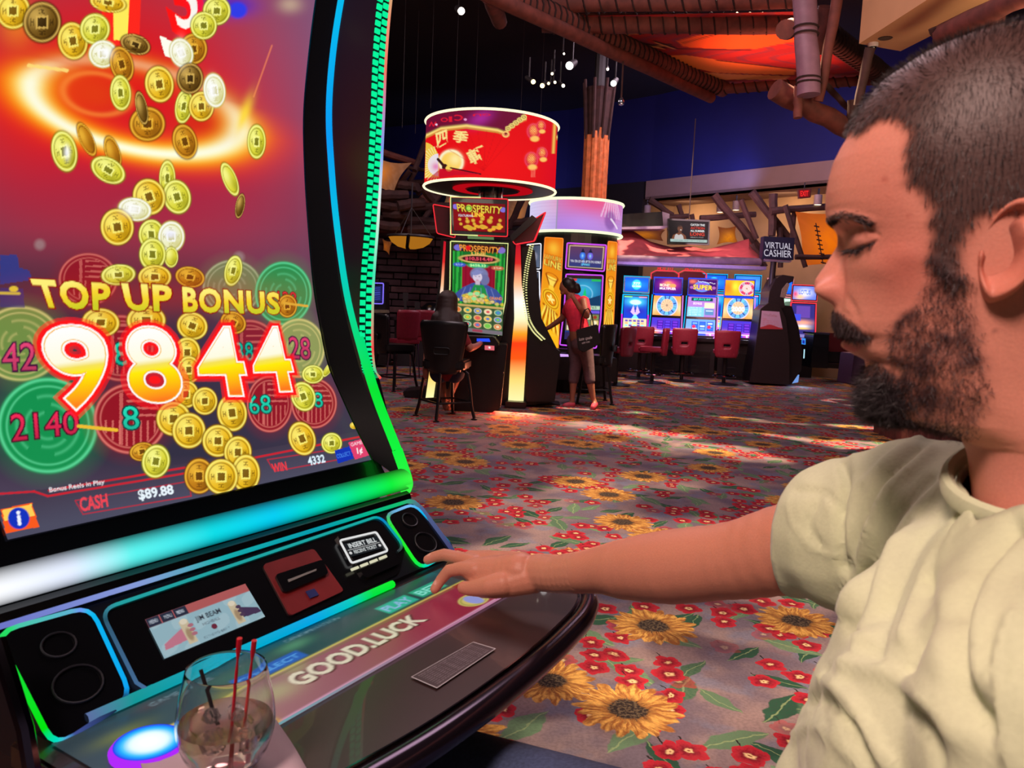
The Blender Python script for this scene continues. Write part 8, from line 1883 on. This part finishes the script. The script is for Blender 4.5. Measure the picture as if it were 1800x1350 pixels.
fold([(1633, 835), (1580, 893), (1545, 970), (1520, 1037), (1494, 1109)], 8, -.005); fold([(1655, 850), (1600, 910), (1562, 985), (1537, 1060), (1510, 1130)], 10, .006)
fold([(1700, 860), (1630, 930), (1590, 999), (1556, 1085), (1540, 1157)], 10, -.0045); fold([(1730, 890), (1657, 965), (1616, 1040), (1590, 1120)], 12, .006)
fold([(1778, 925), (1701, 1013), (1674, 1109), (1684, 1206), (1735, 1275)], 20, -.010); fold([(1800, 960), (1740, 1030), (1712, 1110), (1720, 1190)], 14, .004)
fold([(1452, 1196), (1500, 1240), (1548, 1320), (1570, 1350)], 10, .006); fold([(1420, 1232), (1460, 1236), (1510, 1290), (1530, 1350)], 9, -.006); fold([(1480, 1170), (1560, 1185), (1640, 1240), (1680, 1300)], 14, .005)
fold([(1440, 880), (1420, 920), (1440, 960)], 6, -.003); fold([(1385, 880), (1395, 925), (1430, 965), (1475, 985)], 4, .0015); fold([(1520, 850), (1560, 810), (1620, 770)], 7, .004); fold([(1400, 862), (1450, 868), (1480, 900)], 7, -.003)
fold([(1690, 905), (1640, 1000), (1630, 1090), (1600, 1180)], 7, -.004); fold([(1395, 1290), (1440, 1280), (1500, 1330)], 8, .004); fold([(1600, 1240), (1640, 1300), (1650, 1350)], 9, -.005); fold([(1780, 1080), (1760, 1150), (1762, 1260), (1780, 1350)], 12, .006)
fold([(1520, 1120), (1500, 1160), (1480, 1200)], 12, .004); fold([(1460, 1075), (1500, 1100), (1530, 1150)], 6, -.003)
wob_ = np.array([mnoise.noise(Vector((p[0] * 14, p[1] * 14, p[2] * 9))) for p in sv]); FD += wob_ * .0035
ns_ = np.array([mnoise.noise(Vector((p[0] * 38, p[1] * 38, p[2] * 20))) for p in sv]); FD += ns_ * .0010
sv2 = sv + sn_ * FD[:, None]
# openings: neck, both cuffs, hem
cen = sv[stt].mean(1)
nc = HW(Xn, 0, 0)[:2]; dxy = cen[:, :2] - nc
fwd = dxy @ FH[:2]; lat = dxy @ LH[:2]; col_z = 1.152 - .15 * fwd - .30 * lat
cut = (np.hypot(fwd, lat) < .080) & (cen[:, 2] > col_z)
c_p = armp(1410, 950); ax_ = (armp(1370, 965) - armp(1480, 942)); ax_ /= np.linalg.norm(ax_); tl = np.array([0, 0, 1.0]) * .38
nrm_c = ax_ + tl; nrm_c /= np.linalg.norm(nrm_c)
cut |= ((cen - armp(1411, 945)) @ nrm_c > 0) & ((cen - SHR) @ ax_ > .04) & (np.linalg.norm(cen - armp(1400, 955), axis=1) < .19)
cut |= ((cen - W(.425, .06, .80)) @ np.array([0, 0, -1.0]) > .01) & (np.linalg.norm((cen - W(.425, .06, .80))[:, :2], axis=1) < .075) & (cen @ AX < .455)
keep = stt[~cut]
me = fast_mesh('t_shirt', sv2, keep)
bm = bmesh.new(); bm.from_mesh(me); bmesh.ops.delete(bm, geom=[v for v in bm.verts if not v.link_faces], context='VERTS')
for _ in range(6):
    bv = [v for v in bm.verts if v.is_boundary]; pos = {}
    for v in bv:
        nb = [e.other_vert(v).co for e in v.link_edges if e.is_boundary]
        if len(nb) == 2: pos[v] = v.co * .4 + (nb[0] + nb[1]) * .3
    for v, p in pos.items(): v.co = p
bmesh.ops.solidify(bm, geom=bm.faces[:], thickness=.0022); bmesh.ops.recalc_face_normals(bm, faces=bm.faces); bm.to_mesh(me); bm.free()
M_shirt = mat('pale_green_jersey', (206, 216, 178), .9, var=.03, scale=300, bump=.06, sheen=.15)
link('t_shirt', me, M_shirt, man, True, True)
cb = MB(); cb.tube([HW(Xn + .0680 * cos(a), .0655 * sin(a), 1.152 - .15 * .068 * cos(a) - .30 * .0655 * sin(a)) for a in np.linspace(0, 2 * pi, 41)[:-1]], .0050, 8, closed=True, flat=1.6)
obj('collar', cb, M_shirt, man, True, w=True)
# jeans, shoes and the stool he sits on
figure_part('jeans', flesh([[(W(.62, .07, .70), .135), (W(.70, .0, .665), .098), (W(.76, -.30, .655), .082), (W(.80, -.54, .622), .066), (W(.80, -.60, .50), .060), (W(.80, -.50, .12), .045)],
                            [(W(.54, .0, .665), .098), (W(.50, -.28, .640), .084), (W(.49, -.50, .630), .066), (W(.50, -.56, .50), .060), (W(.52, -.48, .12), .045)]], .010, 6), mat('navy_denim', (66, 80, 114), .9, var=.25, scale=220), man)
for s_ in (.80, .52): figure_part('shoe', flesh([[(W(s_, -.46, .06), .042), (W(s_, -.62, .045), .036)]], .01, 3), mat('dark_shoe', (30, 28, 32), .6), man)
black_stool('black stool the bearded man is sitting on', W(.62, .07, 0), radians(59), .0)
